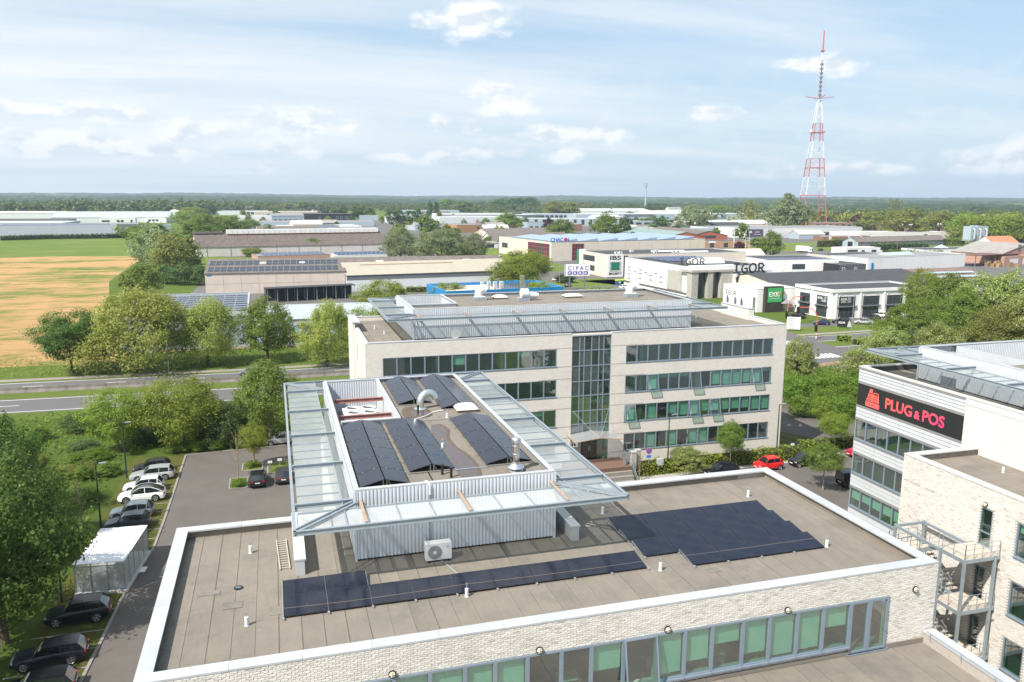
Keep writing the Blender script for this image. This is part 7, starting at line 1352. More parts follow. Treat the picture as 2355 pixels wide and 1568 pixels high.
# ---------------------------------------------------------------- people at the café terrace
def person(label, x, y, rz, top, seated=True):
    t = thing('person', label, 'person', (x,y,0), rz, 'people at the café terrace', local=True); z0 = .45 if seated else .9
    J = {'pel':(0,0,z0),'sp':(.0,0,z0+.25),'ch':(0,0,z0+.45),'nk':(0,0,z0+.58),'hd':(.02,0,z0+.70),'tp':(.02,0,z0+.82),'ls':(0,.19,z0+.5),'le':(.12,.24,z0+.25),'lh':(.34,.16,z0+.24),'rs':(0,-.19,z0+.5),'re':(.12,-.24,z0+.25),'rh':(.34,-.16,z0+.24),'lk':(.42,.1,.48) if seated else (.02,.1,.48),'lf':(.42,.1,.06) if seated else (0,.1,.06),'lt':(.58,.1,.04) if seated else (.16,.1,.04),'rk':(.42,-.1,.48) if seated else (.02,-.1,.48),'rf':(.42,-.1,.06) if seated else (0,-.1,.06),'rt':(.58,-.1,.04) if seated else (.16,-.1,.04)}
    Rr = {'pel':.15,'sp':.14,'ch':.16,'nk':.06,'hd':.1,'tp':.07,'ls':.07,'le':.05,'lh':.04,'rs':.07,'re':.05,'rh':.04,'lk':.07,'lf':.05,'lt':.035,'rk':.07,'rf':.05,'rt':.035}; ks = list(J); ed = [('pel','sp'),('sp','ch'),('ch','nk'),('nk','hd'),('hd','tp'),('ch','ls'),('ls','le'),('le','lh'),('ch','rs'),('rs','re'),('re','rh'),('pel','lk'),('lk','lf'),('lf','lt'),('pel','rk'),('rk','rf'),('rf','rt')]
    me = bpy.data.meshes.new('body'); me.from_pydata([J[k] for k in ks],[(ks.index(a),ks.index(b)) for a, b in ed],[]); me.materials.append(M('cloth_'+top[0],top[1],.9,.1)); o = put('body', me, None, None); o.parent = t; md = o.modifiers.new('skin','SKIN'); o.modifiers.new('sub','SUBSURF').levels = 1
    if not me.skin_vertices: bpy.context.view_layer.objects.active = o; me.attributes
    for i, k in enumerate(ks):
        if me.skin_vertices: me.skin_vertices[0].data[i].radius = (Rr[k],Rr[k]); me.skin_vertices[0].data[i].use_root = (k == 'pel')
    MB().lathe(.02,0,[(.03,z0+.64),(.085,z0+.70),(.095,z0+.78),(.06,z0+.86),(.01,z0+.88)],10).build('head', M('skin_tone',(.52,.33,.24),.6), t, smooth=True); MB().lathe(.0,0,[(.1,z0+.76),(.1,z0+.83),(.06,z0+.89),(.01,z0+.9)],10).build('hair', M('dark_hair',(.04,.03,.025),.7), t, smooth=True)
for k, (lab, sx, sy, col) in enumerate((('person in a pale shirt sitting left of the parasol',1937,774,('pink',(.55,.32,.30))),('person in blue sitting under the parasol',1956,775,('blue',(.10,.20,.45))),('person in white sitting under the parasol',1963,776,('white',(.7,.7,.7))),('person in purple sitting at the right of the parasol',1973,775,('purple',(.30,.12,.30))))): p = px(sx,sy); person(lab, p.x, p.y, R(40+70*k), col)
for k, (sx, sy) in enumerate(((1944,776),(1959,778),(1976,778))): p = px(sx,sy); t = thing('cafe_table',('left','middle','right')[k]+' dark café table on the terrace','table',(p.x,p.y,0),group='café tables'); MB().box(p.x-.5,p.y-.5,.72,p.x+.5,p.y+.5,.77).build('table_top',DARKMET,t); MB().cyl(p.x,p.y,0,.72,.05,8).build('leg',DARKMET,t)
p = px(1961,778); pa = thing('parasol','grey square parasol over the café terrace','parasol',(p.x,p.y,0)); q = MB(); q.poly([(p.x-2.2,p.y-2.2,2.5),(p.x+2.2,p.y-2.2,2.5),(p.x+2.2,p.y+2.2,2.5),(p.x-2.2,p.y+2.2,2.5),(p.x,p.y,3.5)],[(0,1,4),(1,2,4),(2,3,4),(3,0,4)]); q.build('canopy',M('grey_canvas',(.24,.25,.27),.9,.06),pa); MB().cyl(p.x,p.y,0,3.4,.05,8).build('pole',STEEL,pa)
p = px(1985,776); kb = thing('waste_bin','green bin beside the café hedge','bin',(p.x,p.y,0)); MB().box(p.x-.4,p.y-.4,.05,p.x+.4,p.y+.4,1.3).build('body',GREENS,kb); MB().box(p.x-.45,p.y-.45,1.3,p.x+.45,p.y+.45,1.45).build('lid',DMETAL,kb)
sk = px(345,582); t = thing('skip','green skip beside the grey works shed','skip',(sk.x,sk.y,0)); MB().box(sk.x-5,sk.y-2,.1,sk.x+5,sk.y+2,3).build('body',M('skip_green',(.03,.15,.06),.6),t); MB().box(sk.x-5.2,sk.y-2.2,3,sk.x+5.2,sk.y+2.2,3.3).build('rim',M('skip_green',(.03,.15,.06),.6),t)
# ---------------------------------------------------------------- trees, shrubs, hedges
def leaf_mat(name, a, b, c=None, trans=.5, spot=None):
    m, nt, bs_, out = NM(name); ge = nt.nodes.new('ShaderNodeNewGeometry'); rp = ge.outputs['Random Per Island']; oi = nt.nodes.new('ShaderNodeObjectInfo')
    col = nramp(nt, rp, [(0.0,a),(.55,b),(1.0,c or b)])
    hs = nt.nodes.new('ShaderNodeHueSaturation'); nt.links.new(nmath(nt,'MULTIPLY_ADD',oi.outputs['Random'],.03,.485), hs.inputs['Hue']); nt.links.new(nmath(nt,'MULTIPLY_ADD',oi.outputs['Random'],.3,.85), hs.inputs['Value']); nt.links.new(col, hs.inputs['Color']); col = hs.outputs[0]
    if spot: col = nmix(nt, nmath(nt,'GREATER_THAN',nmath(nt,'FRACT',nmath(nt,'MULTIPLY',rp,37.7)),spot[1]), col, spot[0])
    nt.links.new(col, bs_.inputs['Base Color']); bs_.inputs['Roughness'].default_value = .55; bs_.inputs['Specular IOR Level'].default_value = .35
    tl = nt.nodes.new('ShaderNodeBsdfTranslucent'); hs2 = nt.nodes.new('ShaderNodeHueSaturation'); hs2.inputs['Value'].default_value = 1.25; hs2.inputs['Hue'].default_value = .485; nt.links.new(col, hs2.inputs['Color']); nt.links.new(hs2.outputs[0], tl.inputs[0])
    mx = nt.nodes.new('ShaderNodeMixShader'); mx.inputs[0].default_value = trans; nt.links.new(bs_.outputs[0], mx.inputs[1]); nt.links.new(tl.outputs[0], mx.inputs[2]); nt.links.new(mx.outputs[0], out.inputs[0]); return m
LM = {'maple': leaf_mat('leaf_maple',(0.046,0.103,0.018),(0.092,0.175,0.029),(0.162,0.247,0.053)), 'mid': leaf_mat('leaf_mid',(0.093,0.160,0.025),(0.175,0.254,0.041),(0.268,0.337,0.072)), 'willow': leaf_mat('leaf_willow',(0.210,0.282,0.055),(0.352,0.419,0.096),(0.475,0.528,0.160),.52), 'lime': leaf_mat('leaf_lime',(0.131,0.197,0.020),(0.219,0.296,0.033),(0.306,0.361,0.067),.42),
 'silver': leaf_mat('leaf_silver',(0.113,0.161,0.062),(0.201,0.250,0.110),(0.314,0.356,0.179),.3), 'olive': leaf_mat('leaf_olive',(0.140,0.160,0.036),(0.234,0.259,0.061),(0.319,0.321,0.091)), 'dark': leaf_mat('leaf_dark',(0.026,0.060,0.018),(0.055,0.101,0.026),(0.082,0.139,0.038),.2), 'copper': leaf_mat('leaf_copper',(0.040,0.012,0.012),(0.079,0.025,0.023),(0.118,0.044,0.037),.25),
 'haw': leaf_mat('leaf_hawthorn',(0.142,0.198,0.034),(0.249,0.308,0.061),(0.332,0.380,0.108),.35,((.50,.49,.38),.90)), 'shrub': leaf_mat('leaf_shrub',(0.075,0.150,0.021),(0.159,0.256,0.030),(0.253,0.352,0.053)), 'hedge': leaf_mat('leaf_hedge',(0.122,0.186,0.012),(0.253,0.334,0.019),(0.392,0.450,0.040),.35), 'yew': leaf_mat('leaf_ivy',(0.036,0.073,0.016),(0.077,0.130,0.028),(0.120,0.179,0.042),.2), 'far': leaf_mat('leaf_far',(0.059,0.092,0.022),(0.098,0.135,0.032),(0.138,0.170,0.044),.25), 'farlime': leaf_mat('leaf_far_lime',(0.157,0.179,0.027),(0.236,0.255,0.041),(0.297,0.298,0.063),.3)}
BARK = M('bark',(.095,.075,.058),.95,.25,4,bump=.02,bscale=18); BARKL = M('pale_bark',(.27,.22,.13),.9,.2,4)
def leaves_mesh(name, pts, nrm, size, mat, r, aspect=.6, up=.35):
    n = len(pts); t = r.normal(size=(n,3)); t /= np.linalg.norm(t,axis=1)[:,None]; nn = nrm*.9+r.normal(size=(n,3))*.55+np.array([0,0,up+.2]); nn /= np.linalg.norm(nn,axis=1)[:,None]
    t = t-nn*(t*nn).sum(1)[:,None]; t /= np.linalg.norm(t,axis=1)[:,None]+1e-9; b = np.cross(nn,t); s = (size*r.uniform(.6,1.35,n))[:,None]
    v = np.empty((n,4,3)); v[:,0] = pts-t*s; v[:,1] = pts+b*s*aspect; v[:,2] = pts+t*s; v[:,3] = pts-b*s*aspect
    me = bpy.data.meshes.new(name); me.vertices.add(4*n); me.vertices.foreach_set('co', v.ravel()); me.loops.add(4*n); me.loops.foreach_set('vertex_index', np.arange(4*n,dtype=np.int32)); me.polygons.add(n); me.polygons.foreach_set('loop_start', np.arange(0,4*n,4,dtype=np.int32)); me.polygons.foreach_set('loop_total', np.full(n,4,dtype=np.int32)); me.materials.append(mat); me.update(calc_edges=True); return me
def crown_points(r, shape, nclump, per, droop=0, cr=.16, lean=0):
    # unit crown: x,y in -.5..+.5, z in 0..1; leaves gathered in clumps near the outside and along the limbs
    C = []
    while len(C) < nclump:
        p = r.uniform(-1,1,3); d = np.linalg.norm(p)
        if d > 1 or d < .25: continue
        z = (p[2]+1)/2
        if shape == 'cone': w = max(.06,1-z*.97)*.9+.08
        elif shape == 'egg': w = math.sin(math.pi*min(1,(z*.86+.16)))**.75
        elif shape == 'column': w = .55+.45*math.sin(math.pi*min(1,z*.9+.1))
        elif shape == 'wide': w = math.sin(math.pi*min(1,(z*.72+.28)))**.6
        else: w = math.sqrt(max(0,1-(2*z-1)**2*.93))
        a = math.atan2(p[1],p[0]); rr = (.45+.55*math.sqrt(r.uniform(0,1)))*w*(1+.22*math.sin(3*a+p[2]*4)+.15*math.sin(5*a-3*p[2])+.1*math.sin(7*a+5*p[2]))*.44
        C.append((rr*math.cos(a)+lean*z*.1,rr*math.sin(a),.06+z*.86))
    C = np.array(C); out = []; nr = []
    for c in C:
        k = int(per*r.uniform(.5,1.5)); R_ = cr*r.uniform(.42,1.35); q = r.normal(size=(k,3)); q /= np.linalg.norm(q,axis=1)[:,None]; q *= (r.uniform(0,1,k)**.45)[:,None]*R_*np.array([1,1,.62]); 
        if droop: q[:,2] -= droop*np.abs(r.normal(size=k))*R_*1.2
        out.append(c+q); d = q/ (np.linalg.norm(q,axis=1)[:,None]+1e-9); o = c-np.array([0,0,.42]); nr.append(d*.6+o/(np.linalg.norm(o)+1e-9)*.6)
    return np.concatenate(out), np.concatenate(nr), C
def trunk_mesh(name, r, C, h0, H, W, rad, mat, nl=9):
    # world-proportioned trunk: clear stem h0, crown height H, crown width W
    mb = MB(); top = h0+H*.62; k = 6; lean = r.normal(0,.02,2)*H
    pts = [(lean[0]*(i/k)**2,lean[1]*(i/k)**2,top*i/k) for i in range(k+1)]; mb.tube(pts, [rad*1.35]+[rad*(1-.75*i/k) for i in range(1,k+1)], 8)
    idx = r.permutation(len(C))[:nl]
    for i in idx:
        c = C[i]; e = Vector((c[0]*W,c[1]*W,h0+c[2]*H)); s = h0+max(.0,(c[2]-.35))*H*.6+H*.05; s = min(s,top*.95); f = s/top; b = Vector((lean[0]*f*f,lean[1]*f*f,s)); m_ = b.lerp(e,.5)+Vector((0,0,H*.05*r.uniform(-.3,1)))
        mb.tube([b,m_,b.lerp(e,.95)], [rad*.42*(1.1-f*.5),rad*.25,rad*.07], 5, False)
    return mb.mesh(name, mat, True)
PROTO = {}
def proto(kind, lod, v):
    key = (kind,lod,v)
    if key in PROTO: return PROTO[key]
    r = np.random.default_rng(abs(hash(kind))%1000*0+sum(map(ord,kind))*7+lod*131+v*17)
    P = {'maple':('round',.15,0,.6,'maple'),'mid':('egg',.15,0,.6,'mid'),'willow':('wide',.16,.45,.48,'willow'),'lime':('round',.17,.1,.55,'lime'),'silver':('egg',.15,.15,.42,'silver'),'olive':('wide',.16,.1,.55,'olive'),'dark':('round',.14,0,.5,'dark'),'conifer':('cone',.11,.5,.35,'dark'),'cypress':('column',.13,0,.5,'dark'),'copper':('egg',.15,0,.6,'copper'),'haw':('wide',.14,.1,.55,'haw'),'shrub':('round',.2,0,.6,'shrub'),'poplar':('column',.15,0,.5,'olive'),'far':('round',.2,0,.6,'far'),'farlime':('round',.2,0,.6,'farlime'),'yew':('wide',.18,.2,.6,'yew')}[kind]
    nc, per, sz = {0:(240,110,.0120),1:(110,64,.023),2:(50,30,.056),3:(26,12,.085)}[lod]
    pts, nr, C = crown_points(r, P[0], nc, per, P[2], P[1]*(1.0 if lod < 2 else 1.25)*(.82 if lod == 0 else 1), .6 if kind == 'willow' else 0)
    me = leaves_mesh('foliage', pts, nr, sz*(1.15 if kind in('willow','silver') else 1), LM[P[4]], r, P[3]); PROTO[key] = (me, C, r); return PROTO[key]
def tree(kind, label, x, y, h, w, stem=.2, lod=1, cat='tree', name=None, group=None, rad=None, bark=None):
    v = random.randrange(3); me, C, r = proto(kind, lod, v); hc = h*(1-stem); 
    if lod >= 2:
        t = thing(name or 'tree', label, cat, (x,y,0), random.uniform(0,6.28), group, local=True); o = put('crown', me, None, None, loc=(0,0,h*stem), scale=(w,w,hc)); o.parent = t
        if stem > .05: o = MB().tube([(0,0,0),(0,0,h*(stem+.4))],[h*.022,h*.008],5).build('trunk', BARK, t)
        return t
    t = thing(name or 'tree', label, cat, (x,y,0), 0, group, local=True); a = random.uniform(-.5,.5) if kind == 'willow' else random.uniform(0,6.28)
    o = put('crown', me, None, None, loc=(0,0,h*stem), rot=(0,0,a), scale=(w,w,hc)); o.parent = t
    tm = trunk_mesh('trunk', np.random.default_rng(int(x*13+y*7)%9999), C, h*stem, hc, w, rad or h*.020, bark or BARK); o = put('trunk', tm, None, None, rot=(0,0,a)); o.parent = t; return t
def tpx(kind, label, cx, base, top, width, stem=.2, lod=1, **k):
    # surveyed from the photograph: foot, top and width of the crown
    p = at(cx, base); h = max(1.5, top_z(p, top)); w = width/px_per_m(p)*1.08; return tree(kind, label, p.x, p.y, h, w, stem, lod, **k)
random.seed(11)
# beyond the main road
tpx('maple','dark green round tree at the field edge, leftmost beyond the road',166,857,700,134,.16,0); tpx('willow','broad pale green wind-blown willow beside the stubble field',312,852,638,225,.06,0); tpx('willow','slender pale willow in front of the pale blue-grey hall',478,840,665,128,.10,0); tpx('mid','mid green tree before the gap between the two metal halls',616,832,668,130,.10,0); tpx('willow','pale willow left of the white-brick block corner',752,842,672,118,.10,0)
tpx('mid','round green tree at the corner of the stubble field',327,692,597,88,.04,1); tpx('silver','large grey-green willow at the end of the field',368,612,503,104,.02,1); tpx('olive','olive green tree right of the large grey-green willow',408,628,522,104,.02,1); tpx('mid','green tree behind the olive tree, left of the brown shed',455,560,497,80,.02,1)
for i, (cx, b, tp, w_) in enumerate(((470,545,485,70),(505,540,488,70),(540,540,492,64),(430,520,478,60),(575,528,500,40),(445,500,470,50))): tpx('lime' if i%2 else 'mid',('third','fourth','fifth','first','sixth','second')[i]+' tree from the left in the wood left of the long brown shed',cx,b,tp,w_,.02,1,group='wood left of the long brown shed')
for i, (cx, b, tp, w_) in enumerate(((385,652,605,60),(425,655,600,60),(462,655,606,50))): tpx('yew',('left','middle','right')[i]+' clump of dark ivy-clad bushes beside the beige warehouse',cx,b,tp,w_,.0,1,cat='bush',name='ivy_bush')
tpx('lime','bright lime-green tree behind the white-brick block, before the white gable',884,742,632,118,.08,0); tpx('lime','lime-green tree at the left end of the far block roof',850,835,690,112,.1,0); tpx('lime','thin lime tree in front of the bright blue building, left',1030,690,645,70,.15,1); tpx('lime','thin lime tree in front of the bright blue building, right',1240,690,642,60,.15,1)
tpx('silver','left of three silver willows behind the beige roof',922,600,513,82,.02,0); tpx('silver','widest of three silver willows behind the beige roof',1015,606,516,128,.02,0); tpx('silver','right of three silver willows behind the beige roof',1092,606,524,60,.02,0); tpx('lime','yellow-green tree left of the purple-lettered sign',1205,664,560,112,.04,0); tpx('olive','brownish tree left of the yellow-green tree',1160,662,590,72,.04,1); tpx('conifer','slim conifer before the red glass corner',1252,622,585,30,.05,1); tpx('dark','round dark bush before the beige electronics office',1298,650,627,46,.02,1,cat='bush',name='round_bush'); tpx('shrub','olive bush between the cars and the purple-lettered sign',1180,672,640,60,.0,1,cat='bush',name='bush')
tpx('hawl' if 0 else 'lime','pale lime shrub below the security sign',1380,690,655,85,.0,1,cat='bush',name='bush'); tpx('mid','small green tree before the brown shed wall',720,582,545,52,.1,1); tpx('lime','pale shrub at the brown shed wall, left',580,590,565,46,.0,1,cat='bush',name='bush')
# trees in the estate, farther back
far = [('dark',912,522,478,42),('dark',955,526,476,40),('conifer',988,503,455,22),('conifer',1003,503,457,20),('maple',782,503,470,32),('dark',746,499,471,30),('maple',826,503,468,42),('mid',851,505,473,26),('mid',985,540,488,48),('mid',727,526,505,30),('mid',1066,490,459,54),('mid',1030,485,455,44),('maple',1118,478,462,40),('maple',1165,486,452,66),('maple',1210,486,449,60),('olive',1270,502,458,56),('olive',1305,502,460,50),('mid',1166,532,486,72),('olive',1340,486,462,44),('mid',1290,552,500,66),('copper',1262,534,498,26),('mid',1395,552,484,66),('cypress',1436,552,492,34),('silver',1594,532,464,76),('silver',1808,536,437,90),('poplar',1725,504,459,34),('mid',1705,556,508,34),('mid',1770,594,525,58),('copper',1700,582,553,30),('maple',1520,528,498,48),('mid',1480,524,500,44),('lime',1652,492,467,52),('maple',1512,487,464,62),('maple',1440,487,466,46),('copper',1969,528,489,32),('dark',1938,505,484,28),('mid',1912,505,487,32),('mid',1880,500,488,40),('olive',2010,540,480,80),('olive',2075,548,472,104),('olive',2158,540,478,86),('mid',2100,500,470,60),('dark',2250,498,472,40),('lime',2215,552,484,76),('lime',2262,556,482,84),('lime',2312,560,484,84),('lime',2350,562,486,70),('poplar',2046,492,456,12),('poplar',2058,492,455,12),('poplar',2068,492,454,12),('olive',2200,560,520,50),('mid',1740,575,545,40),('mid',1690,600,570,40),('mid',1850,520,500,30),('olive',1985,500,478,50),('mid',2290,520,478,60),('olive',1620,515,488,40),('mid',700,486,462,40),('olive',620,486,470,60),('olive',660,484,466,50),('mid',1640,500,474,40),('maple',1380,480,464,50),('mid',1590,484,468,40)]
FN = {'dark':'dark green tree','conifer':'dark conifer','maple':'deep green tree','mid':'mid green tree','olive':'olive green tree','copper':'purple-leaved tree','cypress':'dark columnar cypress','silver':'silver-leaved tree','poplar':'slim poplar','lime':'yellow-green tree'}
used = {}; far.sort(key=lambda f: f[1])
for i, (k, cx, b, tp, w_) in enumerate(far):
    third = 'left third' if cx < 785 else 'middle' if cx < 1570 else 'right third'; size = 'broad' if w_ > 60 else 'small' if w_ < 32 else 'medium'; n_ = used[(size,k,third)] = used.get((size,k,third),-1)+1; lab = f'{size} {FN[k]}, {ORD[n_]} of its kind from the left, far sheds in {third}'
    tpx(k, lab, cx, b, tp, w_, .04, 1 if w_ > 50 else 2, group=f'far estate trees: {size} {k} {third}')
ft = random.Random(5)
for i in range(120):
    y = ft.uniform(430,1500); x = ft.uniform(-.03,.66)*y; h_ = ft.uniform(6,13); kd = ft.choice(('mid','maple','olive','mid','lime','dark','silver','olive')); tree(kd, FN[kd]+' standing between sheds in the '+('left' if x/y < .18 else 'middle' if x/y < .42 else 'right')+' of the far estate', x, y, h_, h_*ft.uniform(.6,1.0), .04, 2, group='scattered trees between the far sheds')
# right of the crossing
tpx('mid','leafy bright green tree right of the outlet building',2085,812,680,130,.03,0); tpx('lime','tall yellow-green tree behind the outlet building',2112,752,602,78,.1,0)
R_ = [('haw',2035,838,742,112),('haw',2150,850,730,110),('mid',2180,770,612,130),('haw',2250,790,612,150),('haw',2320,800,600,150),('olive',2290,820,690,130),('haw',2370,830,640,130),('mid',2205,800,650,130)]
RL = ['low blossoming hawthorn right of the crossing','blossoming hawthorn in front of the canopy of the right-hand block','green tree in the thicket right of the outlet','tall blossoming tree in the right-hand thicket','tallest blossoming tree at the right edge','olive green tree low in the right-hand thicket','blossoming tree cut by the right edge','dense green tree low in the right-hand thicket']
for (k, cx, b, tp, w_), lb in zip(R_, RL): tpx(k, lb, cx, b, tp, w_, .04, 0)
tpx('haw','blossoming shrub tree at the right corner of the far block',1832,905,760,84,.1,0); tpx('haw','blossoming tree between the crossing and the right-hand block',1975,905,790,120,.02,0)
# bank right of the far block
B_ = [(1830,930,862,60),(1862,925,856,70),(1900,925,860,70),(1940,930,850,70),(1960,945,880,70),(1985,925,840,70),(1880,905,845,70),(1930,900,842,70),(1815,915,850,50),(1845,958,905,60),(1925,962,905,70),(1895,945,885,70)]
B_.sort()
for i, (cx, b, tp, w_) in enumerate(B_): tpx('shrub',ORD[i]+' leafy shrub from the left on the bank right of the far block',cx,b,tp,w_,.0,1,cat='shrub',name='shrub',group='shrubs on the bank right of the far block')
# street trees
tree('mid','small round street tree in the hedge by the far block', 57.5, 49.4, 6.6, 3.4, .34, 0, rad=.07, bark=BARKL); tree('mid','round street tree in front of the black small hatchback', 63.8, 40.4, 5.8, 4.6, .36, 0, rad=.09, bark=BARKL); tree('lime','yellow-green street tree behind the hedge, right', 74.6, 52.3, 5.6, 4.0, .3, 0, rad=.07, bark=BARKL); tree('lime','thin young tree in the right-hand car park', 78, 59.6, 5.6, 2.8, .3, 1, rad=.06, bark=BARKL); tree('haw','sparse young tree at the bank edge', 70.5, 66.5, 6.5, 3.0, .35, 1, rad=.06, bark=BARKL)
tree('lime','leafy tree behind the near parapet, left of the glass canopy', 4.8, 29.8, 8.2, 5.6, .2, 0)
# large tree by the bicycle shelter
tree('maple','big dark green tree at lower left, shading the dark estate cars', -14.0, 30.2, 15.4, 11.2, .10, 0, rad=.28); tree('maple','tall dark green tree behind the big one, left of the bicycle shelter', -18.6, 44.0, 14.6, 10.8, .05, 0, rad=.26); tree('maple','dark leafy tree rising highest at the left edge of the photo', -22.5, 54.5, 11.9, 10.5, .04, 0, rad=.28); tree('mid','leafy tree behind the others at the left edge', -30, 66, 9.5, 10.5, .05, 0, rad=.25); tree('maple','dark tree in the corner below the bottom left edge', -17.6, 21.5, 11.6, 8.0, .05, 0, rad=.24)
# embankment behind the car park
E_ = [('lime','yellow-green tree at the back of the car park, left one',272,1035,878,128,.14),('lime','widest yellow-green tree at the back of the car park',420,1030,848,160,.12),('mid','green tree left of the glass canopy, behind the car park',622,1020,808,150,.1),('lime','thin young tree beside the dark bushes',585,1075,965,60,.3)]
for k, lb, cx, b, tp, w_, s in E_: tpx(k, lb, cx, b, tp, w_, s, 0, bark=BARKL)
tpx('yew','large dark bush between the yellow-green and green trees',520,1022,912,112,.0,0,cat='bush',name='dark_bush'); tpx('yew','smaller dark bush beside the yellow-green trees',180,990,940,64,.0,0,cat='bush',name='dark_bush')
sr = random.Random(21)
SN = {'shrub':'bright green shrub','mid':'mid green shrub','yew':'dark ivy shrub','haw':'white-flecked hawthorn shrub','olive':'olive green shrub'}
for i in range(92):
    x = sr.uniform(-40,9); y = sr.uniform(76.5,97)
    if x < -14 and i%3: continue
    if x < -14: y = sr.uniform(72,96)
    h_ = sr.uniform(1.2,3.2) if x > -14 else sr.uniform(1.0,2.6); kd = sr.choice(('shrub','shrub','mid','yew','haw','shrub')); tree(kd, ('tall ' if h_ > 2.2 else 'low ')+SN[kd]+' in the undergrowth '+('behind' if x > -12 else 'left of')+' the car park', x, y, h_, sr.uniform(2.4,4.6), 0, 1, 'shrub', 'shrub', 'undergrowth behind the car park')
for i in range(22): kd = sr.choice(('shrub','mid','olive')); tree(kd, SN[kd]+' on the slope left of the grass bays', sr.uniform(-24,-13.2), sr.uniform(40,76), sr.uniform(.7,1.8), sr.uniform(1.6,3.2), 0, 1, 'shrub', 'shrub', 'slope shrubs left of the grass bays')
for i, x in enumerate((-7,-4.5,-2,.5,3)): tree('shrub', ORD[i]+' low shrub from the left along the back kerb of the car park', x, 74.6+i*.12, 1.5, 3.2, 0, 1, 'shrub', 'shrub', 'low shrubs on the back kerb')
# bare saplings
def sapling(label, x, y, h, seed):
    t = thing('bare_sapling', label, 'tree', (x,y,0), local=True); r = np.random.default_rng(seed); q = MB(); q.tube([(0,0,0),(.03,.02,h*.5),(.0,0,h)],[.07,.045,.015],7); q.build('trunk', BARKL, t, smooth=True); q = MB()
    for i in range(26): z = h*r.uniform(.32,.92); a = r.uniform(0,6.28); l = h*.30*(1.1-z/h)+.3; b = Vector((0,0,z)); e = Vector((math.cos(a)*l*.55,math.sin(a)*l*.55,z+l)); q.tube([b,b.lerp(e,.5)+Vector((0,0,-.08)),e],[.02,.014,.006],4)
    q.build('branch', BARKL, t)
sapling('bare sapling standing in the small kerbed planting bed', 1.0, 60.6, 6.2, 1); sapling('bare twiggy sapling beside the lamp post at the grass bays', -13.0, 50.5, 5.4, 2); sapling('thin bare sapling near the hedge by the steps', 45.2, 48.6, 3.4, 3)
for i, (cx, b, tp) in enumerate(((1965,575,545),(1988,575,540),(2008,578,545),(2040,575,538),(2062,580,545),(2140,560,530))): p = at(cx,b); sapling(ORD[i]+' pollarded bare tree from the left before the brick block', p.x, p.y, top_z(p,tp), 20+i)
# clipped hedges: dense leaf skin over a dark core
def hedge(label, pts, w, h, mat='hedge', dens=60, size=.085, name='hedge', cat='hedge', group=None):
    p0 = pts[0]; t = thing(name, label, cat, (p0[0],p0[1],0), group=group); r = np.random.default_rng(int(abs(p0[0]*31+p0[1]*17))%9999); P = []; N_ = []; core = MB()
    for a, b in zip(pts[:-1], pts[1:]):
        a = Vector((*a,0)); b = Vector((*b,0)); L = (b-a).length; d = (b-a)/L; n = Vector((-d.y,d.x,0)); core.bar(a+Vector((0,0,h*.44)), b+Vector((0,0,h*.44)), w*.72, h*.86)
        k = int(L*(w+2*h)*dens); u = r.uniform(-.1,L+.1,k); s = r.uniform(0,w+2*h,k)
        for i in range(k):
            wob = .10*h*math.sin(u[i]*1.9+p0[0])+.07*h*math.sin(u[i]*4.3); hh = h+wob; nn = r.normal(0,.05)
            if s[i] < h: q = a+d*u[i]-n*(w/2+nn)+Vector((0,0,s[i]/h*hh)); m_ = -n
            elif s[i] < h+w: q = a+d*u[i]+n*(s[i]-h-w/2)+Vector((0,0,hh+nn)); m_ = Vector((0,0,1))
            else: q = a+d*u[i]+n*(w/2+nn)+Vector((0,0,(s[i]-h-w)/h*hh)); m_ = n
            P.append(q[:]); N_.append(m_[:])
    core.build('branch_core', M('hedge_core',(.02,.028,.008),.95), t); put('foliage', leaves_mesh('foliage', np.array(P), np.array(N_), size, LM[mat], r, .65, .3), None, t); return t
hedge('bright green clipped hedge along the foot of the far block', [(45.6,50.6),(52,50.7),(60,50.9),(69.5,51.0)], 1.6, 1.5); hedge('bright green hedge right of the far block, behind the red roadster', [(69.8,52.9),(78,53.3),(84,53.2)], 1.6, 1.3, 'hedge', 45); hedge('green hedge between the near parapet and the right-hand block', [(54.6,38.5),(56.2,33.5),(56.6,26),(55.5,18)], 1.6, 1.3, 'shrub', 50); hedge('bright green low hedge under the right-hand block windows', [(52.8,36),(53.6,30),(53.2,20)], 1.0, .9, 'hedge', 55)
tree('haw','loose feathery shrub in the hedge before the far block', 52.2, 50.2, 3.4, 4.6, .0, 0, 'shrub','shrub')
for i in range(3): tree('shrub','leafy shrub in the planting bed '+('of the bare sapling','beside the silver saloon','right of the black hatchbacks')[i], (1.1,2.4,7.2)[i], (59.4,65.8,64.5)[i], .9, 1.8, 0, 1, 'shrub','shrub')
def hpx(label, pp, w, h, mat='hedge', dens=8, size=.22): hedge(label, [tuple(at(x,y)[:2]) for x, y in pp], w, h, mat, dens, size)
hpx('dark clipped hedge along the far edge of the field',[(2,553),(110,550),(250,548),(330,545)],4,3.2,'dark',2.5,.5); hpx('green hedge behind the bright blue building',[(1150,668),(1235,680)],6,3.2,'shrub',5,.3); hpx('brown-green hedge at the foot of the white gabled warehouse',[(935,672),(1090,668)],2.5,1.8,'olive',6,.25); hpx('café hedge left of the parasol',[(1923,783),(1955,785)],1.8,1.3,'hedge',20,.15); hpx('café hedge right of the parasol',[(1965,792),(2030,790)],1.8,1.3,'hedge',20,.15); hpx('clipped green hedge by the black banner',[(2015,805),(2050,806)],2,1.6,'shrub',16,.16)
def zE(x, y): return ((1920+.27176*x)/1.0875,(440+.27176*y)/1.0875)
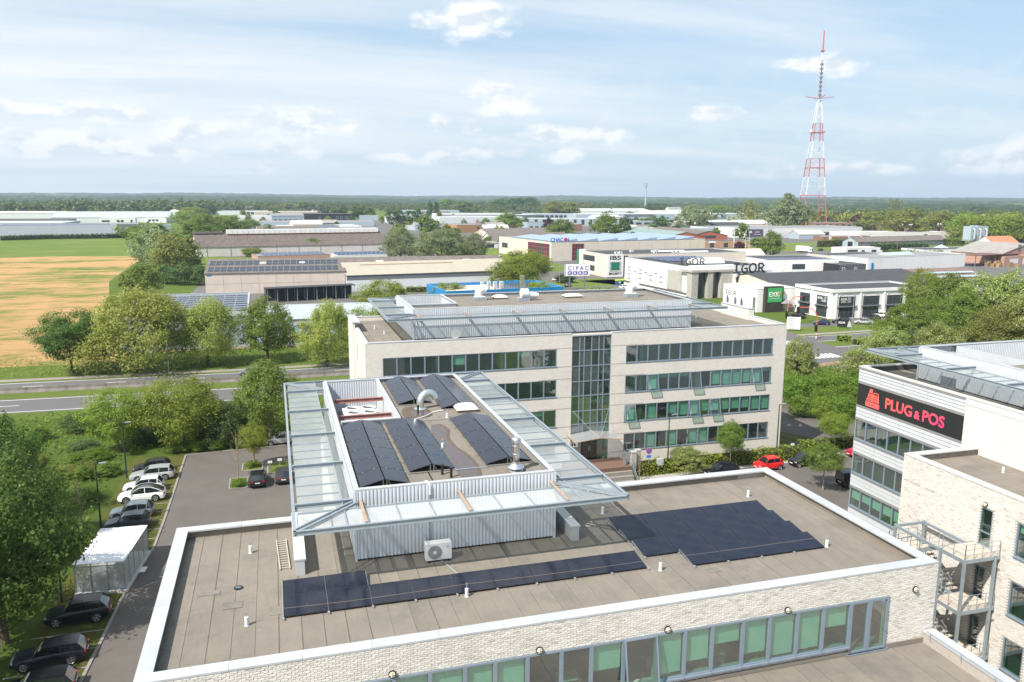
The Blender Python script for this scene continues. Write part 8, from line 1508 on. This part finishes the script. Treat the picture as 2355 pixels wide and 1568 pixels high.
for lab, a, b, w_, h_, mt in (('tall dark clipped hedge before the grey barn',(950,698),(1455,690),4,5.0,'yew'),('rounded green hedge right of the small white house',(1085,742),(1590,748),5,3.6,'shrub'),('yellow-green hedge behind the lorry',(470,655),(690,640),4,4.5,'olive'),('yellow hedge left of the filter tanks',(1625,640),(1785,640),5,5,'lime'),('yellow hedge at the far right',(2235,618),(2360,620),5,4.6,'lime')): hpx(lab,[zE(*a),zE(*b)],w_,h_,mt,4,.35)
hpx('clipped dark hedge below the security sign',[(1445,690),(1500,692)],2.6,1.5,'yew',8,.22); hpx('low bright shrubs on the café slope',[(1760,748),(1790,752)],2,1.2,'shrub',12,.18)
# rough grass on the banks and verges
def rough(name, label, regions, mat, dens, size, seed):
    r = np.random.default_rng(seed); P = []
    for (x0,y0,x1,y1) in regions:
        n = int((x1-x0)*(y1-y0)*dens); P.append(np.stack([r.uniform(x0,x1,n),r.uniform(y0,y1,n),r.uniform(.05,.45,n)],1))
    P = np.concatenate(P); N_ = np.tile([0,0,1.0],(len(P),1))+r.normal(0,.6,(len(P),3)); return tag(put(name, leaves_mesh(name, P, N_, size, mat, r, .45, .2)), label, 'grass', kind='stuff')
rough('rough_grass','long rough grass on the bank between car park and main road',[(-60,75,16,99),(-30,40,-13,75),(-32,20,-13.5,40)],LM['shrub'],5,.22,31); rough('rough_grass','meadow grass on the verge beyond the main road',[(-75,127,14,145)],LM['lime'],3.5,.2,32); rough('rough_grass','rough grass on the bank right of the far block',[(70,72,125,98)],LM['shrub'],4,.24,33)
# distant woods read as one mass
def wood(name, label, pts, kinds, seed, n, hrange, spread):
    r = np.random.default_rng(seed); P = []; N_ = []; Pm = {}
    for i in range(n):
        t = r.uniform(0,len(pts)-1); k = int(min(t,len(pts)-2)); f = t-k; x = pts[k][0]*(1-f)+pts[k+1][0]*f+r.normal(0,spread[0]); y = pts[k][1]*(1-f)+pts[k+1][1]*f+r.uniform(0,spread[1]); h = r.uniform(*hrange); w = h*r.uniform(.8,1.25)
        c, nr, _ = crown_points(r, r.choice(['round','wide','round']), 13, 10, 0, .30); s = np.array([w,w,h]); P.append(c*s+np.array([x,y,-.5])); N_.append(nr)
    P = np.concatenate(P); N_ = np.concatenate(N_); o = put(name, leaves_mesh(name, P, N_, 1.25*np.mean(hrange)/14, kinds, r, .65, .3)); return tag(o, label, 'wood', kind='stuff')
wood('distant_wood','dark wood along the left horizon behind the white roofs',[(-560,1330),(-330,1350),(-180,1380),(-60,1420)],LM['far'],1,150,(20,30),(30,120)); wood('distant_wood','brownish wood below the left horizon',[(-420,1230),(-260,1260),(-120,1300)],LM['olive'],2,60,(9,14),(25,30)); wood('distant_wood','hazy wood behind the black building',[(-120,1900),(100,1800),(330,1700),(560,1700)],LM['far'],3,220,(13,22),(60,260)); wood('distant_wood','belt of woods behind the middle sheds',[(250,1500),(500,1450),(800,1500),(1200,1500)],LM['far'],4,260,(12,20),(70,300)); wood('distant_wood','woods behind the right-hand trees',[(700,900),(900,850),(1100,800),(1500,900)],LM['far'],5,260,(12,20),(80,300)); wood('distant_wood','yellow-green woods at the right behind the sheds',[(560,760),(700,700),(850,640),(1000,640)],LM['farlime'],6,120,(14,22),(30,80)); wood('distant_wood','far woods towards the hills',[(-700,2200),(0,2300),(900,2300),(1900,2000)],LM['far'],7,340,(11,18),(150,500)); wood('distant_wood','green wood at the right end of the stubble field',[(-92,640),(-70,560),(-56,470)],LM['mid'],8,34,(9,14),(6,14))
# ---------------------------------------------------------------- haze
hb = MB().box(-9500,-700,-4,11500,9800,260).build('haze', None, kind='stuff'); m, nt, b, out = NM('haze_air'); nt.nodes.remove(b)
pv = nt.nodes.new('ShaderNodeVolumePrincipled'); pv.inputs['Color'].default_value = (.66,.82,1.0,1); pv.inputs['Density'].default_value = 0.000105; pv.inputs['Anisotropy'].default_value = .1
nt.links.new(pv.outputs[0], out.inputs['Volume']); hb.data.materials.append(m); tag(hb, 'thin blue haze over the land', 'haze')
